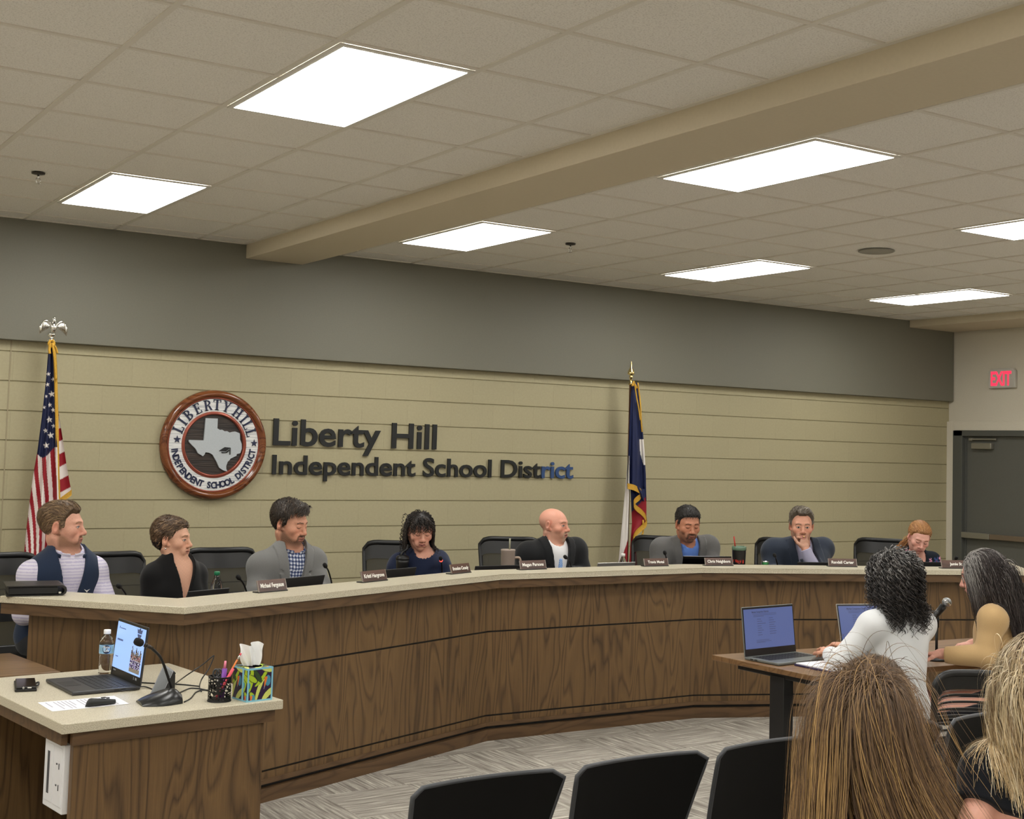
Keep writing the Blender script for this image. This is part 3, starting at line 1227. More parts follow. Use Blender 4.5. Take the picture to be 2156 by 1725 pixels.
for ch, deg in zip('LIBERTYHILL', (158, 146.5, 134, 118, 102, 88.5, 74, 55, 42, 31.5, 19)):
    m = MB().at(ringM(.2575, math.radians(deg)))
    P_, w_ = serif_letter(ch)
    poly_faces(m, P_, .079, .079, w_/2, 0, .006)
    m.build('letter', M_navy, seal, True)
s_ = 'INDEPENDENT SCHOOL DISTRICT'
wts = {'I': .62, ' ': .8, 'C': 1.05, 'O': 1.08, 'N': 1.06, 'H': 1.05, 'S': 1.}
tot = sum(wts.get(c, 1) for c in s_)
acc = 0
for ch in s_:
    wt = wts.get(ch, 1)
    a = math.radians(186.0+(acc+wt/2)/tot*168.5)
    acc += wt
    if ch == ' ':
        continue
    vs, fs = text_mesh(ch, .066, .0022, .005, .86, align='CENTER')
    m = MB().at(ringM(.322, a, True) @ Matrix.Translation((0, 0, .002)))
    m.add(vs, fs)
    m.build('letter', M_navy, seal, True)


def star(r, ri=.4):
    return [((r if i % 2 == 0 else r*ri)*math.sin(math.pi*i/5), (r if i % 2 == 0 else r*ri)*math.cos(math.pi*i/5)) for i in range(10)]


for a, rr in ((173.5, .283), (3.5, .308)):
    ca, sa = math.cos(math.radians(a))*rr, math.sin(math.radians(a))*rr
    m = MB().at(Msl @ Matrix.Translation((ca, sa, .03)))
    st = star(.029)
    m.prism(st, 0, .006)
    m.build('star', M_navy, seal, True)

# ------------------------------------------------------------------ raised lettering
M_let = plain('black_letter', RGB(17, 20, 22), .4)
M_letb = plain('blue_letter', RGB(46, 74, 120), .35)


def lettering(name, s, x0, x1, z, caph, label, blue=0):
    root = empty(name, (x0, WF, z), label, 'lettering')
    BO = .016
    vs, _ = text_mesh(s, 1, BO, 0)
    xa, xb = min(v.x for v in vs), max(v.x for v in vs)
    capv, _ = text_mesh('H', 1, BO, 0)
    ch = max(v.y for v in capv)-min(v.y for v in capv)
    sz = caph/ch
    sx = (x1-x0)/((xb-xa)*sz)
    # pen positions of the letters from the laid-out line
    for i, chh in enumerate(s):
        if chh == ' ':
            continue
        pre, _ = text_mesh(s[:i+1], 1, BO, 0)
        one, fo = text_mesh(chh, 1, BO, .016/sz)
        right_ = max(v.x for v in pre)
        wr_ = max(v.x for v in one)
        dx = (right_-wr_-xa)
        m = MB().at(Matrix(((1, 0, 0, x0), (0, 0, -1, WF-.012), (0, 1, 0, z), (0, 0, 0, 1))))
        m.add([((v.x+dx)*sz*sx, v.y*sz, v.z*sz) for v in one], fo)
        m.build('letter', M_letb if i >= len(s)-blue else M_let, root, True)


lettering('wall_lettering', 'Liberty Hill', 3.897, 5.315, 1.848, .205, 'raised black letters of the words Liberty Hill on the block wall')
lettering('wall_lettering', 'Independent School District', 3.900, 6.69, 1.624, .150, 'smaller raised line Independent School District, last letters blue, below the big words', blue=4)

# ------------------------------------------------------------------ flags
M_flag = vcol('flag_nylon', .55, .3)
M_gold = plain('gold_fringe', RGB(196, 150, 44), .6, noise=.35, nscale=350, bmp=.6)
M_pole = oak('flagpole_wood', RGB(52, 32, 18), RGB(80, 52, 30), RGB(98, 66, 38), 'z')
M_silver = plain('polished_silver', (.86, .86, .84), .12, 1)
M_brass = plain('polished_brass', RGB(228, 205, 140), .15, 1)
YF = 9.38


def interp(tab, y):
    ys = [t[0] for t in tab]
    return np.interp(y, ys, [t[1] for t in tab])


def sheet(rows, lefts, rights, fold, n=60, back=0.):
    """cloth between two outlines given in picture rows, hung in the plane of the pole with folds in depth; returns grid + (row, s)"""
    P, Q = [], []
    for y in rows:
        l, r = interp(lefts, y), interp(rights, y)
        row, q = [], []
        for j in range(n+1):
            s = j/n
            d = YF+back+fold(s, y)
            row.append(tuple(atY(l+(r-l)*s, y, d)))
            q.append((l+(r-l)*s, y, s))
        P.append(row)
        Q.append(q)
    return P, Q


def flag_mesh(name, P, Q, colf, parent):
    n, m = len(P), len(P[0])
    V = np.array(P).reshape(-1, 3)
    q = np.array(Q).reshape(-1, 3)
    i, j = np.meshgrid(np.arange(n-1), np.arange(m-1), indexing='ij')
    a = (i*m+j).ravel()
    F = np.stack([a, a+m, a+m+1, a+1], 1)
    # two skins a few millimetres apart: cloth has a back
    V2 = V+np.array([0, .003, 0])
    F2 = F[:, ::-1]+len(V)
    c = colf(q)
    return npmesh(name, np.vstack([V, V2]), np.vstack([F, F2]), M_flag, parent, np.vstack([c, c]))


NAVY, RED, WHT = np.array(RGB(28, 34, 66)), np.array(RGB(148, 28, 40)), np.array(RGB(226, 218, 212))


def instar(px, py, cx, cy, r, rot=0.):
    dx, dy = px-cx, py-cy
    a = np.arctan2(dx, -dy)+rot
    rr = np.hypot(dx, dy)
    a = np.abs((a+math.pi/5) % (2*math.pi/5)-math.pi/5)
    # edge from the tip (r,0) to the notch (.4r, pi/5)
    x, y = rr*np.cos(a), rr*np.sin(a)
    nx, ny = .4*r*math.cos(math.pi/5), .4*r*math.sin(math.pi/5)
    return (x-r)*(ny)-(y)*(nx-r) < 0


def pole(root, x, zt):
    m = MB().cyl((x, YF+.055, .16), (x, YF+.055, zt), .014)
    m.build('pole', M_pole, root, True)
    MB().lathe([(0, 0), (.14, 0), (.145, .02), (.05, .05), (.03, .09), (.022, .14), (0, .14)], 32, 0, Matrix.Translation((x, YF+.055, .15))).build('stand', M_brass, root, True)


usx = atY(110, 760, YF)[0]
us = empty('flag', (usx, YF+.055, .15), 'gathered flag with stars and stripes on a pole topped by a silver eagle', 'flag')
pole(us, usx, 2.50)
rows = np.arange(722, 1215, 1.6)
LFT = [(722, 104), (760, 100), (800, 97), (880, 88), (950, 79), (1000, 70), (1060, 62), (1120, 55), (1215, 46)]
RGT = [(722, 112), (800, 117), (900, 120), (1000, 122), (1060, 124), (1120, 122), (1215, 118)]


def usfold(s, y):
    a = min(1, (y-700)/300)
    return .028*a*math.sin(s*12.0+.6*math.sin(y*.011))+.012*a*math.sin(s*23+1)


STARS = [(102, 788, 5), (112, 799, 5.5), (100, 810, 5), (109, 830, 7.5), (97, 835, 4), (105, 853, 5.5), (93, 858, 4), (112, 864, 6), (104, 884, 7.8), (113, 897, 5), (96, 907, 5.5), (107, 917, 7.8), (97, 938, 7.8)]


def uscol(q):
    x, y, s = q.T
    ph = 4.6*s**1.15-np.clip(1-s, 0, 1)**1.5*(y-950)/33.+.3*np.sin(y*.02+s*3)
    c = np.where((np.floor(ph) % 2 == 0)[:, None], WHT, RED)
    can = y < 955+10*np.sin(s*5)+s*-4
    c = np.where(can[:, None], NAVY, c)
    for sx, sy, r in STARS:
        c = np.where((can & instar(x, y, sx, sy, r, .15))[:, None], WHT, c)
    return c


P_, Q_ = sheet(rows, LFT, RGT, usfold)
cl_ = flag_mesh('cloth', P_, Q_, uscol, us)
rows = np.arange(850, 1056, 1.5)
P_, Q_ = sheet(rows, [(850, 118), (1056, 122)], [(850, 119), (880, 125), (930, 133), (985, 141), (1034, 150), (1040, 147), (1056, 124)], lambda s, y: .02*math.sin(s*3), 30, .03)
flag_mesh('cloth_fold', P_, Q_, lambda q: np.where(q[:, 1:2] < 872, NAVY, np.where((np.floor((q[:, 1:2]+8*q[:, 2:3]*((q[:, 1:2]-850)/100)-878)/27.) % 2 == 0), WHT, RED)), us)
m = MB()
edge = [tuple(atY(x, y, YF-.02)) for x, y in ((112, 724), (116, 760), (118, 820), (120, 900), (121.5, 980), (123, 1030), (124, 1058))]
m.tube(smoothpath(edge, 6), .011, 8)
e2 = [[tuple(atY(x, y+d, YF+.01+.004*k)) for d, k in ((0, 0), (9, 1), (12, 0))] for x, y in ((151, 1031), (145, 1036), (138, 1041), (131, 1046), (124, 1052))]
m.grid(e2)
m.grid([[(x, y+.006, z) for x, y, z in r][::-1] for r in e2])
m.build('fringe', M_gold, us, True)
m = MB()
m.tube(smoothpath([tuple(atY(x, y, YF-.035)) for x, y in ((107, 716), (103, 724), (108, 730), (114, 724), (110, 715))], 5), .009, 8)
m.tube(smoothpath([tuple(atY(x, y, YF-.04)) for x, y in ((110, 722), (114, 745), (117, 775), (118, 800))], 5), .008, 8)
m.tube(smoothpath([tuple(atY(x, y, YF-.04)) for x, y in ((107, 722), (104, 735), (105, 745))], 5), .009, 8)
m.tube(smoothpath([tuple(atY(x, y, YF-.03)) for x, y in ((111, 722), (118, 733), (121, 744))], 5), .006, 8)
m.build('cord', M_gold, us, True)
# eagle
ez = 2.505
m = MB().lathe([(0, 0), (.026, 0), (.03, .008), (.02, .02), (.014, .028), (.024, .04), (.027, .052), (.018, .064), (0, .066)], 24, 0, Matrix.Translation((usx, YF+.055, ez)))
eg = m.build('finial_base', M_silver, us, True)
m = MB()
c = Vector((usx, YF+.01, ez))
m.ball(c+Vector((0, 0, .095)), (.022, .02, .036), 16)
m.tube([c+Vector((0, 0, .115)), c+Vector((.002, -.003, .14)), c+Vector((-.002, -.008, .152))], [.016, .011, .011], 10)
m.ball(c+Vector((-.002, -.008, .155)), .0125, 12)
m.tube([c+Vector((-.006, -.016, .156)), c+Vector((-.014, -.026, .150))], [.006, .0015], 8)
for sg in (-1, 1):
    m.tube([c+Vector((sg*.006, 0, .075)), c+Vector((sg*.009, -.004, .06))], [.008, .006], 8)
    for k in range(9):
        t = k/8
        a0 = c+Vector((sg*(.02+.045*t), 0, .105+.03*math.sin(t*2.2)))
        a1 = c+Vector((sg*(.03+.055*t+.002), .004*k*.3, .085-.03*t-.012*t*t))
        mid = (a0+a1)/2+Vector((sg*.012, 0, .006))
        m.tube([a0, mid, a1], [.005, .0058, .0022], 6)
    m.tube(smoothpath([c+Vector((sg*p[0], 0, p[1])) for p in ((.012, .1), (.028, .122), (.048, .136), (.066, .128), (.078, .1), (.084, .06))], 4), [.008]*10+[.007]*5+[.006]*4+[.0045, .003], 8)
m.build('eagle', M_silver, eg, True)

txx = atY(1334, 900, YF)[0]
tf = empty('flag', (txx, YF+.055, .15), 'gathered blue, white and red Lone Star flag on a pole with a spear finial', 'flag')
pole(tf, txx, 2.47)
BLU2, RED2, WH2 = np.array(RGB(30, 38, 74)), np.array(RGB(140, 26, 38)), np.array(RGB(222, 216, 210))
rows = np.arange(806, 1056, 1.5)


def txfold(s, y):
    a = min(1, (y-780)/200)
    return .026*a*math.sin(s*9+.5)+.01*a*math.sin(s*19)


P_, Q_ = sheet(rows, [(806, 1330), (860, 1327), (960, 1323), (1024, 1321), (1032, 1330), (1040, 1338), (1056, 1350)], [(806, 1344), (860, 1350), (950, 1357), (1000, 1360), (1056, 1361)], txfold, 40)
flag_mesh('cloth', P_, Q_, lambda q: np.where((((q[:, 0] > 1346.5+(q[:, 1]-925)*.05) & (q[:, 1] > 925) & (q[:, 1] < 980) & (q[:, 0] > 1346+(q[:, 1]-948)*.28)))[:, None], WH2, BLU2), tf)
rows = np.arange(960, 1260, 2.)
P_, Q_ = sheet(rows, [(960, 1323), (1080, 1312), (1190, 1302), (1260, 1297)], [(960, 1325), (1020, 1325), (1130, 1322), (1260, 1318)], lambda s, y: .015*math.sin(s*5), 24, .012)
flag_mesh('cloth_white_panel', P_, Q_, lambda q: np.where((q[:, 1] > 1137+(1-q[:, 2])*55)[:, None], RED2, WH2), tf)
rows = np.arange(1030, 1260, 2.)
P_, Q_ = sheet(rows, [(1030, 1328), (1100, 1331), (1260, 1320)], [(1030, 1360), (1046, 1361), (1096, 1361), (1110, 1354), (1122, 1341), (1150, 1338), (1190, 1342), (1260, 1344)], lambda s, y: .012*math.sin(s*6), 30, .012)
flag_mesh('cloth_red_panel', P_, Q_, lambda q: np.where((q[:, 1] < 1068-(q[:, 0]-1340)*1.1)[:, None], BLU2, RED2), tf)
m = MB()
fp_ = smoothpath([(1322, 1019), (1332, 1021), (1343, 1026), (1350, 1032), (1348, 1041), (1338, 1050), (1335, 1058), (1341, 1066), (1351, 1074), (1360, 1086), (1361, 1098), (1352, 1107), (1340, 1118), (1334, 1130), (1333, 1142)], 4)
fr_ = [[tuple(atY(p[0]+(dx if 1066 < p[1] < 1112 else 0), p[1]+d, YF-.02-.012*math.sin(i*.35)+.003*k)) for d, dx, k in ((-1, 0, 0), (5, 1, 1), (11, 0, 0))] for i, p in enumerate(fp_)]
m.grid(fr_)
m.grid([[(x, y+.007, z) for x, y, z in r][::-1] for r in fr_])
e3 = [tuple(atY(x, y, YF-.03)) for x, y in ((1343, 806), (1348, 850), (1350, 885), (1352, 910))]
m.tube(smoothpath(e3, 5), .007, 8)
m.tube(smoothpath([tuple(atY(x, y, YF-.015)) for x, y in ((1354, 1095), (1354, 1120), (1352, 1126))], 4), .008, 8)
m.build('fringe', M_gold, tf, True)
m = MB()
m.tube(smoothpath([tuple(atY(x, y, YF-.03)) for x, y in ((1335, 803), (1331, 812), (1337, 810), (1341, 818))], 5), .008, 8)
m.tube(smoothpath([tuple(atY(x, y, YF-.04)) for x, y in ((1336, 806), (1340, 835), (1345, 862), (1348, 885))], 5), .006, 8)
m.build('cord', M_gold, tf, True)
MB().lathe([(0, 0), (.02, 0), (.02, .012), (.011, .02), (.011, .06), (.016, .064), (.018, .072), (.012, .08), (.014, .088), (.03, .096), (.031, .104), (.026, .125), (.013, .15), (.006, .19), (.0045, .208), (0, .214)], 24, 0, Matrix.Translation((txx, YF+.055, 2.46))).build('spear_finial', M_brass, tf, True)

# ------------------------------------------------------------------ laptops
M_lap = plain('laptop_graphite', RGB(62, 62, 64), .4, .3)
M_lapdk = plain('laptop_charcoal', RGB(44, 43, 44), .45, .2)
M_lapsv = plain('laptop_silver', RGB(165, 163, 158), .35, .6)
M_key = plain('laptop_keys', RGB(30, 30, 32), .5)
M_bez = plain('laptop_bezel', RGB(20, 20, 21), .35)
M_scroff = plain('dark_screen', RGB(8, 8, 10), .15)


def make_laptop(name, label, loc, rz, w, d, h, ang, mat, scr, group=None, keys=True, mat2=None):
    """origin under the base, hinge at +y, screen facing -y; ang = lean of the lid past upright (radians)"""
    o = empty(name, loc, label, 'laptop', rz, group)
    b = MB().box((0, 0, .009), (w, d, .014), bev=.004)
    base = b.build('base', mat, o)
    if keys:
        k = MB()
        for r in range(6):
            for c_ in range(14):
                k.box((-w*.43+(c_+.5)*w*.86/14, d*.34-r*d*.088, .0165), (w*.86/14*.84, d*.07, .002))
        k.build('keyboard', M_key, base)
        MB().box((-.02, -d*.33, .0162), (w*.3, d*.24, .001)).build('trackpad', mat2 or M_lapdk, base)
        pt_ = MB()
        for y in (-.06, -.03):
            pt_.box((w/2+.0002, y+.1, .010), (.001, .02, .006))
            pt_.box((-w/2-.0002, y+.1, .010), (.001, .02, .006))
        pt_.build('ports', M_bez, base)
    R = Matrix.Rotation(-ang, 3, 'X')
    hy, hz = d/2-.004, .014
    M = Matrix.Translation((0, hy, hz)) @ R.to_4x4()
    l = MB().at(M)
    l.box((0, .004, h/2), (w, .007, h), bev=.003)
    lid = l.build('lid', mat, o)
    z = MB().at(M)
    z.box((0, -.0004, h/2), (w-.006, .002, h-.006))
    z.build('bezel', M_bez, lid)
    sc_ = MB().at(M)
    sc_.box((0, -.0018, h*.55), (w-.02, .0012, h*.80))
    sc_.build('screen', scr, lid)
    return o, M, lid


def face_rot(p, q):
    """z rotation of a thing whose x axis runs from p to q"""
    return math.atan2(q[1]-p[1], q[0]-p[0])


GD = 'laptops open on the dais'
lapspec = [((395, 1245), (482, 1237.5), 1.115, M_lapdk, 'dark open laptop at the dais corner before the woman in the black cardigan'),
           ((592, 1217), (683, 1210.5), 1.12, M_lapdk, 'dark grey open laptop before the bearded man in the grey blazer'),
           ((803, 1200), (876, 1194), 1.115, M_lapdk, 'dark open laptop before the curly-haired woman in navy'),
           ((1000, 1192), (1098, 1189), 1.10, M_lapdk, 'low dark laptop lid next to the taupe mug'),
           ((1258, 1185), (1337, 1183.5), 1.105, M_lapsv, 'thin silver laptop in front of the Lone Star flag'),
           ((1438, 1171), (1540, 1171), 1.16, M_scroff, 'black laptop lid with pale rim before the man in blue shirt and grey jacket'),
           ((1679, 1184), (1745, 1183), 1.11, M_lapdk, 'dark laptop before the man resting his chin on his fist'),
           ((1905, 1183), (1984, 1183), 1.115, M_lapdk, 'grey laptop lid before the woman in the floral blouse')]
def at_off(px, py, off):
    """point of a sight line above the line running a given distance behind the counter front"""
    d_ = ray(px, py)
    Q = offs(DA, off)
    best = None
    for (x0, y0), (x1, y1) in zip(Q[:-1], Q[1:]):
        M2 = np.array([[d_[0], -(x1-x0)], [d_[1], -(y1-y0)]])
        if abs(np.linalg.det(M2)) < 1e-9:
            continue
        t, s_ = np.linalg.solve(M2, np.array([x0, y0]))
        if t > 0 and -.02 <= s_ <= 1.02 and (best is None or t > best):
            best = t
    return CAM+d_*best


for i, (p, q, zt, mt, lb) in enumerate(lapspec):
    a, b = at_off(*p, .40), at_off(*q, .40)
    zt = float(a[2]+b[2])/2
    # laptop seen from behind: its own x runs right to left
    rz = face_rot(b, a)
    w_ = float(np.linalg.norm((b-a)[:2]))
    h_ = (zt-.924)/math.cos(.28)
    n_ = np.array([-math.sin(rz), math.cos(rz)])       # local +y (towards the public)
    c_ = (a+b)/2
    hinge = c_[:2]-n_*math.sin(.28)*h_
    ctr = hinge-n_*(.115-.004)
    make_laptop('laptop', lb, (ctr[0], ctr[1], .91), rz, w_, .23, h_, .28, mt, M_scroff, GD, keys=False)

# ------------------------------------------------------------------ nameplates
M_plate = oak('nameplate_laminate', RGB(52, 32, 26), RGB(82, 56, 46), RGB(104, 74, 62), 'x', .3)
M_platee = plain('nameplate_edge', RGB(150, 140, 132), .35, .5)
M_ptext = plain('nameplate_white', RGB(240, 238, 232), .5)
plates = [('Michael Ferguson', (546, 1249.5), (604, 1244), .064, 'brown nameplate nearest the dais corner, before the man in grey blazer'),
          ('Kristi Hargrove', (765, 1228), (815, 1222.5), .064, 'second brown nameplate along the ledge, before the curly-haired woman in navy'),
          ('Brandon Canady', (952, 1210), (991, 1206), .060, 'brown nameplate on the bare ledge left of the taupe mug'),
          ('Megan Parsons', (1097, 1201), (1150, 1199), .060, 'brown nameplate in front of the bald man in the black suit'),
          ('Travis Motal', (1358, 1193.5), (1407, 1192.5), .054, 'brown nameplate between the silver laptop and the grey-jacketed man with goatee'),
          ('Chris Neighbors', (1486, 1192), (1543, 1192), .056, 'brown nameplate beside the red and black tumbler'),
          ('Randall Carter', (1745.5, 1193.5), (1804, 1194.5), .058, 'brown nameplate right of the man resting chin on fist'),
          ('Jamie St', (1984, 1197.5), (2044, 1198), .060, 'brown nameplate partly hidden by the dark grey-haired woman in tan')]
for s, p, q, hh, lb in plates:
    a, b = atZ(*p, ZT), atZ(*q, ZT)
    rz = face_rot(a, b)
    w_ = float(np.linalg.norm((b-a)[:2]))
    o = empty('nameplate', ((a[0]+b[0])/2, (a[1]+b[1])/2, ZT), lb, 'nameplate', rz, 'nameplates on the dais ledge')
    tilt = .32
    M = Matrix.Translation((0, 0, .004)) @ Matrix.Rotation(-tilt, 4, 'X')
    MB().at(M).box((0, .003, hh/2), (w_, .006, hh)).build('face_panel', M_plate, o)
    e = MB().at(M)
    for sx in (-1, 1):
        e.box((sx*(w_/2+.0015), .003, hh/2), (.003, .008, hh))
    e.build('edge_trim', M_platee, o)
    MB().box((0, .022, .003), (w_+.012, .05, .006), bev=.001).build('base', M_bez, o)
    vs, fs = text_mesh(s, hh*.50, hh*.012, .001, 1., align='CENTER')
    ww = max(v.x for v in vs)-min(v.x for v in vs)
    k = min(1.0, w_*.84/ww)
    t = MB().at(M @ Matrix(((1, 0, 0, 0), (0, 0, -1, -.0004), (0, 1, 0, hh*.36), (0, 0, 0, 1))))
    t.add([(v.x*k, v.y, v.z) for v in vs], fs)
    t.build('lettering', M_ptext, o)

# ------------------------------------------------------------------ dais microphones
M_foam = plain('black_foam', RGB(14, 14, 15), .9, bmp=.4, nscale=900)
M_neck = plain('gooseneck_black', RGB(26, 26, 27), .4, .3)


def dais_mic(head, mid, foot, t, label, red=False):
    H, Md, F_ = (np.array(atD(*head, t-.10)), np.array(atD(*mid, t-.03)), np.array(atD(*foot, t)))
    B_ = np.array([F_[0], F_[1], .935])
    o = empty('gooseneck_microphone', (B_[0], B_[1], .91), label, 'microphone', group='gooseneck microphones on the dais')
    MB().box((B_[0], B_[1], .925), (.10, .12, .03), bev=.01).build('base', M_neck, o, True)
    MB().tube(smoothpath([B_, F_, Md, H], 6), .005, 8).build('neck', M_neck, o, True)
    d = (H-Md)/np.linalg.norm(H-Md)
    MB().tube([H-d*.02, H-d*.012, H, H+d*.02, H+d*.03], [.007, .011, .0135, .0125, .004], 12).build('windscreen', M_foam, o, True)
    if red:
        MB().tube([H-d*.028, H-d*.017], .0115, 12).build('light_ring', glow('mic_red_ring', (1, .08, .05), 1.6), o, True)


dais_mic((251, 1235), (259, 1243), (266, 1257), 7.15, 'black gooseneck microphone between the man in the vest and the woman in black')
dais_mic((503, 1217), (513, 1230), (520, 1252), 7.65, 'gooseneck microphone in front of the chair behind the grey-blazered man')
dais_mic((685, 1192), (692, 1204), (699, 1233), 8.1, 'black gooseneck microphone right of the grey-blazered man, against the block wall')
dais_mic((928, 1177), (930, 1188), (931, 1211), 8.95, 'gooseneck microphone with a glowing red ring beside the curly-haired woman', True)
dais_mic((1191, 1174), (1199, 1182), (1203, 1198), 9.5, 'thin gooseneck microphone in front of the black suit')
dais_mic((1400, 1165), (1403, 1176), (1405, 1190), 9.85, 'gooseneck microphone at the arm of the man with the goatee')
dais_mic((1631, 1170), (1634, 1178), (1637, 1193), 10.0, 'slim gooseneck microphone in front of the dark navy blazer')
dais_mic((2013, 1176), (2008, 1182), (2003, 1196), 10.4, 'gooseneck microphone at the right end beside the hidden nameplate')

# ------------------------------------------------------------------ cups and small things on the dais
def cupframe(px, py, t, z=.91):
    p = atD(px, py, t)
    return (float(p[0]), float(p[1]), z)


loc = cupframe(1069, 1190, 9.35)
o = empty('mug', loc, 'taupe mug with a lid and straw left of the bald man', 'mug')
M_taupe = plain('taupe_enamel', RGB(150, 136, 126), .35)
MB().lathe([(0, 0), (.043, 0), (.046, .02), (.050, .235), (.052, .245), (.048, .25), (0, .248)], 28).at(Matrix.Identity(4)).build('body', M_taupe, o)
MB().tube(smoothpath([(.046, -.01, .19), (.085, -.02, .185), (.088, -.02, .12), (.046, -.01, .10)], 6), .009, 8).build('handle', plain('mug_handle', RGB(170, 150, 134), .4), o)
MB().cyl((.012, 0, .24), (.012, 0, .325), .006).build('straw', plain('clear_straw', RGB(150, 150, 128), .2), o)

loc = cupframe(1555.5, 1192, 9.95)
o = empty('tumbler', loc, 'black and red tumbler with clear lid and red straw on the dais', 'tumbler')
tb = MB()
Vt, Ct = [], []
n, mrow = 64, 40
for i in range(mrow+1):
    z = .17+(i/mrow)*.10 if False else i/mrow*.27
    r = .042+.010*(i/mrow)
    z = z*.25/.27
    Vt.append([(r*math.cos(2*math.pi*k/n), r*math.sin(2*math.pi*k/n), z) for k in range(n)])
tb.grid(Vt, wrap=True)
tb.add([(0, 0, 0)]+[Vt[0][k] for k in range(n)], [(0, 1+(k+1) % n, 1+k) for k in range(n)])
M_tum = plain('tumbler_black', RGB(16, 14, 14), .35)
body = tb.build('body', M_tum, o)
M_tred = plain('tumbler_red', RGB(198, 52, 36), .4)
vd = math.atan2(-loc[1], -loc[0])          # direction from the tumbler to the seats
for s_, da, zz in (('ST', .42, .155), ):
    vs, fs = text_mesh(s_, .075, .004, 0, .8, align='CENTER')
    t_ = MB()
    t_.add([(.0492*math.cos(vd+da+v.x/.05), .0492*math.sin(vd+da+v.x/.05), zz+v.y) for v in vs], fs)
    t_.build('lettering', M_tred, body)
t_ = MB()
star_ = [(-.034, .05), (-.02, .052), (-.01, .04), (.012, .048), (.02, .035), (.008, .03), (.014, 0), (.002, 0), (-.002, .02), (-.014, .02), (-.018, 0), (-.028, 0), (-.022, .03), (-.036, .034)]
bmv = [(.0492*math.cos(vd-.55+x/.05), .0492*math.sin(vd-.55+x/.05), .158+z) for x, z in star_]
t_.add(bmv, [tuple(range(len(bmv)))])
t_.build('emblem', M_tred, body)
MB().lathe([(.052, .245), (.054, .25), (.054, .272), (.050, .275), (.040, .268), (0, .268)], 32).build('lid', plain('smoky_lid', RGB(92, 118, 98), .2), o)
MB().tube([(-.02, .02, .26), (-.028, .028, .345)], .005, 8).build('straw', plain('red_straw', RGB(176, 44, 34), .4), o)

M_pet = glass('clear_bottle', (1, 1, 1), .02, 1.35)
M_water = glass('water', (1, 1, 1), .0, 1.33)
for px, py, t, cc, lb in ((455.5, 1240, 7.35, RGB(28, 120, 82), 'clear water bottle with a green cap behind the corner laptop'),
                          (1311.5, 1190, 9.75, RGB(238, 236, 232), 'water bottle with a white cap behind the silver laptop')):
    o = empty('water_bottle', cupframe(px, py, t), lb, 'bottle')
    H = .225 if cc[1] < .5 else .205
    MB().lathe([(0, 0), (.03, 0), (.032, .01), (.032, H-.08), (.03, H-.06), (.016, H-.026), (.013, H-.018), (.013, H-.002), (0, H-.002)], 24).build('body', M_pet, o)
    MB().lathe([(0, H-.014), (.0155, H-.014), (.0155, H+.004), (.014, H+.006), (0, H+.006)], 24).build('cap', plain('cap_%d' % px, cc, .4), o)
o = empty('travel_cup', cupframe(847, 1196, 8.85), 'black travel cup with flip lid behind the dark laptop by the woman in navy', 'cup')
MB().lathe([(0, 0), (.035, 0), (.042, .18), (.044, .2), (.0, .2)], 24).build('body', M_bez, o)
MB().lathe([(.045, .198), (.046, .205), (.04, .222), (.02, .23), (0, .23)], 24).build('lid', M_neck, o)
MB().tube(smoothpath([(-.015, 0, .228), (.0, 0, .25), (.03, 0, .27), (.035, 0, .30)], 4), [.009]*9+[.008]*3+[.006], 8).build('spout_lever', M_neck, o)
o = empty('drink_can', cupframe(1611.5, 1192, 9.95), 'small green and silver can in front of the navy blazer', 'can')
MB().lathe([(0, 0), (.024, 0), (.027, .006), (.027, .155), (.024, .164), (0, .164)], 24).build('body', plain('green_can', RGB(40, 110, 58), .3, .5, noise=.5, nscale=60), o)
MB().lathe([(.0245, .160), (.025, .168), (.022, .168), (.021, .163), (0, .163)], 24).build('lid', M_chrome, o)

# black zip binder on the left wing of the ledge
a, b = atZ(13, 1257, ZT), atZ(131, 1254.5, ZT)
rz = face_rot(a, b)
wb = float(np.linalg.norm((b-a)[:2]))
o = empty('zip_binder', ((a[0]+b[0])/2, (a[1]+b[1])/2, ZT), 'closed black leather zip binder lying on the left end of the ledge', 'binder', rz)
M_lea = plain('black_leather', RGB(22, 21, 22), .38, bmp=.3, nscale=400)
dz = .052
prof_ = [(0, 0), (wb, 0), (wb+.018, .012), (wb+.022, .026), (wb+.018, .042), (wb, dz), (0, dz), (.0, dz-.006), (wb-.01, dz-.006), (wb+.008, .034), (wb+.01, .026), (wb+.008, .016), (wb-.01, .006), (0, .006)]
m = MB()
for yy in ((0, .25),):
    vs = [(x-wb/2, y0_, z) for y0_ in (0., .25) for x, z in prof_]
    n = len(prof_)
    fs = [(i, (i+1) % n, n+(i+1) % n, n+i) for i in range(n)]
    m.add(vs, fs[::-1])
    for k in range(n//2-1):
        m.add([vs[j] for j in (k, k+1, n-2-k, n-1-k)], [(0, 1, 2, 3)])
        m.add([vs[n+j] for j in (k, k+1, n-2-k, n-1-k)], [(3, 2, 1, 0)])
m.build('cover', M_lea, o)
MB().box((-.005, .125, dz/2), (wb-.03, .24, dz-.016), bev=.004).build('inner_pocket', plain('binder_inside', RGB(12, 12, 13), .7), o)
z_ = MB().box((wb/2-.012, -.002, .016), (.012, .004, .010), bev=.001)
z_.build('zip_pull', M_chrome, o)

# ------------------------------------------------------------------ things on the side desk
def on_desk(x, y):
    p = atZ(x, y, DZT)
    return Vector((p[0], p[1], DZT))


M_scrb = None


def m_bluescreen():
    m, nt, b = newmat('lit_blue_screen')
    b.inputs['Base Color'].default_value = (.02, .02, .03, 1)
    b.inputs['Roughness'].default_value = .3
    b.inputs['Emission Color'].default_value = (*RGB(150, 184, 246), 1)
    b.inputs['Emission Strength'].default_value = .95
    return m


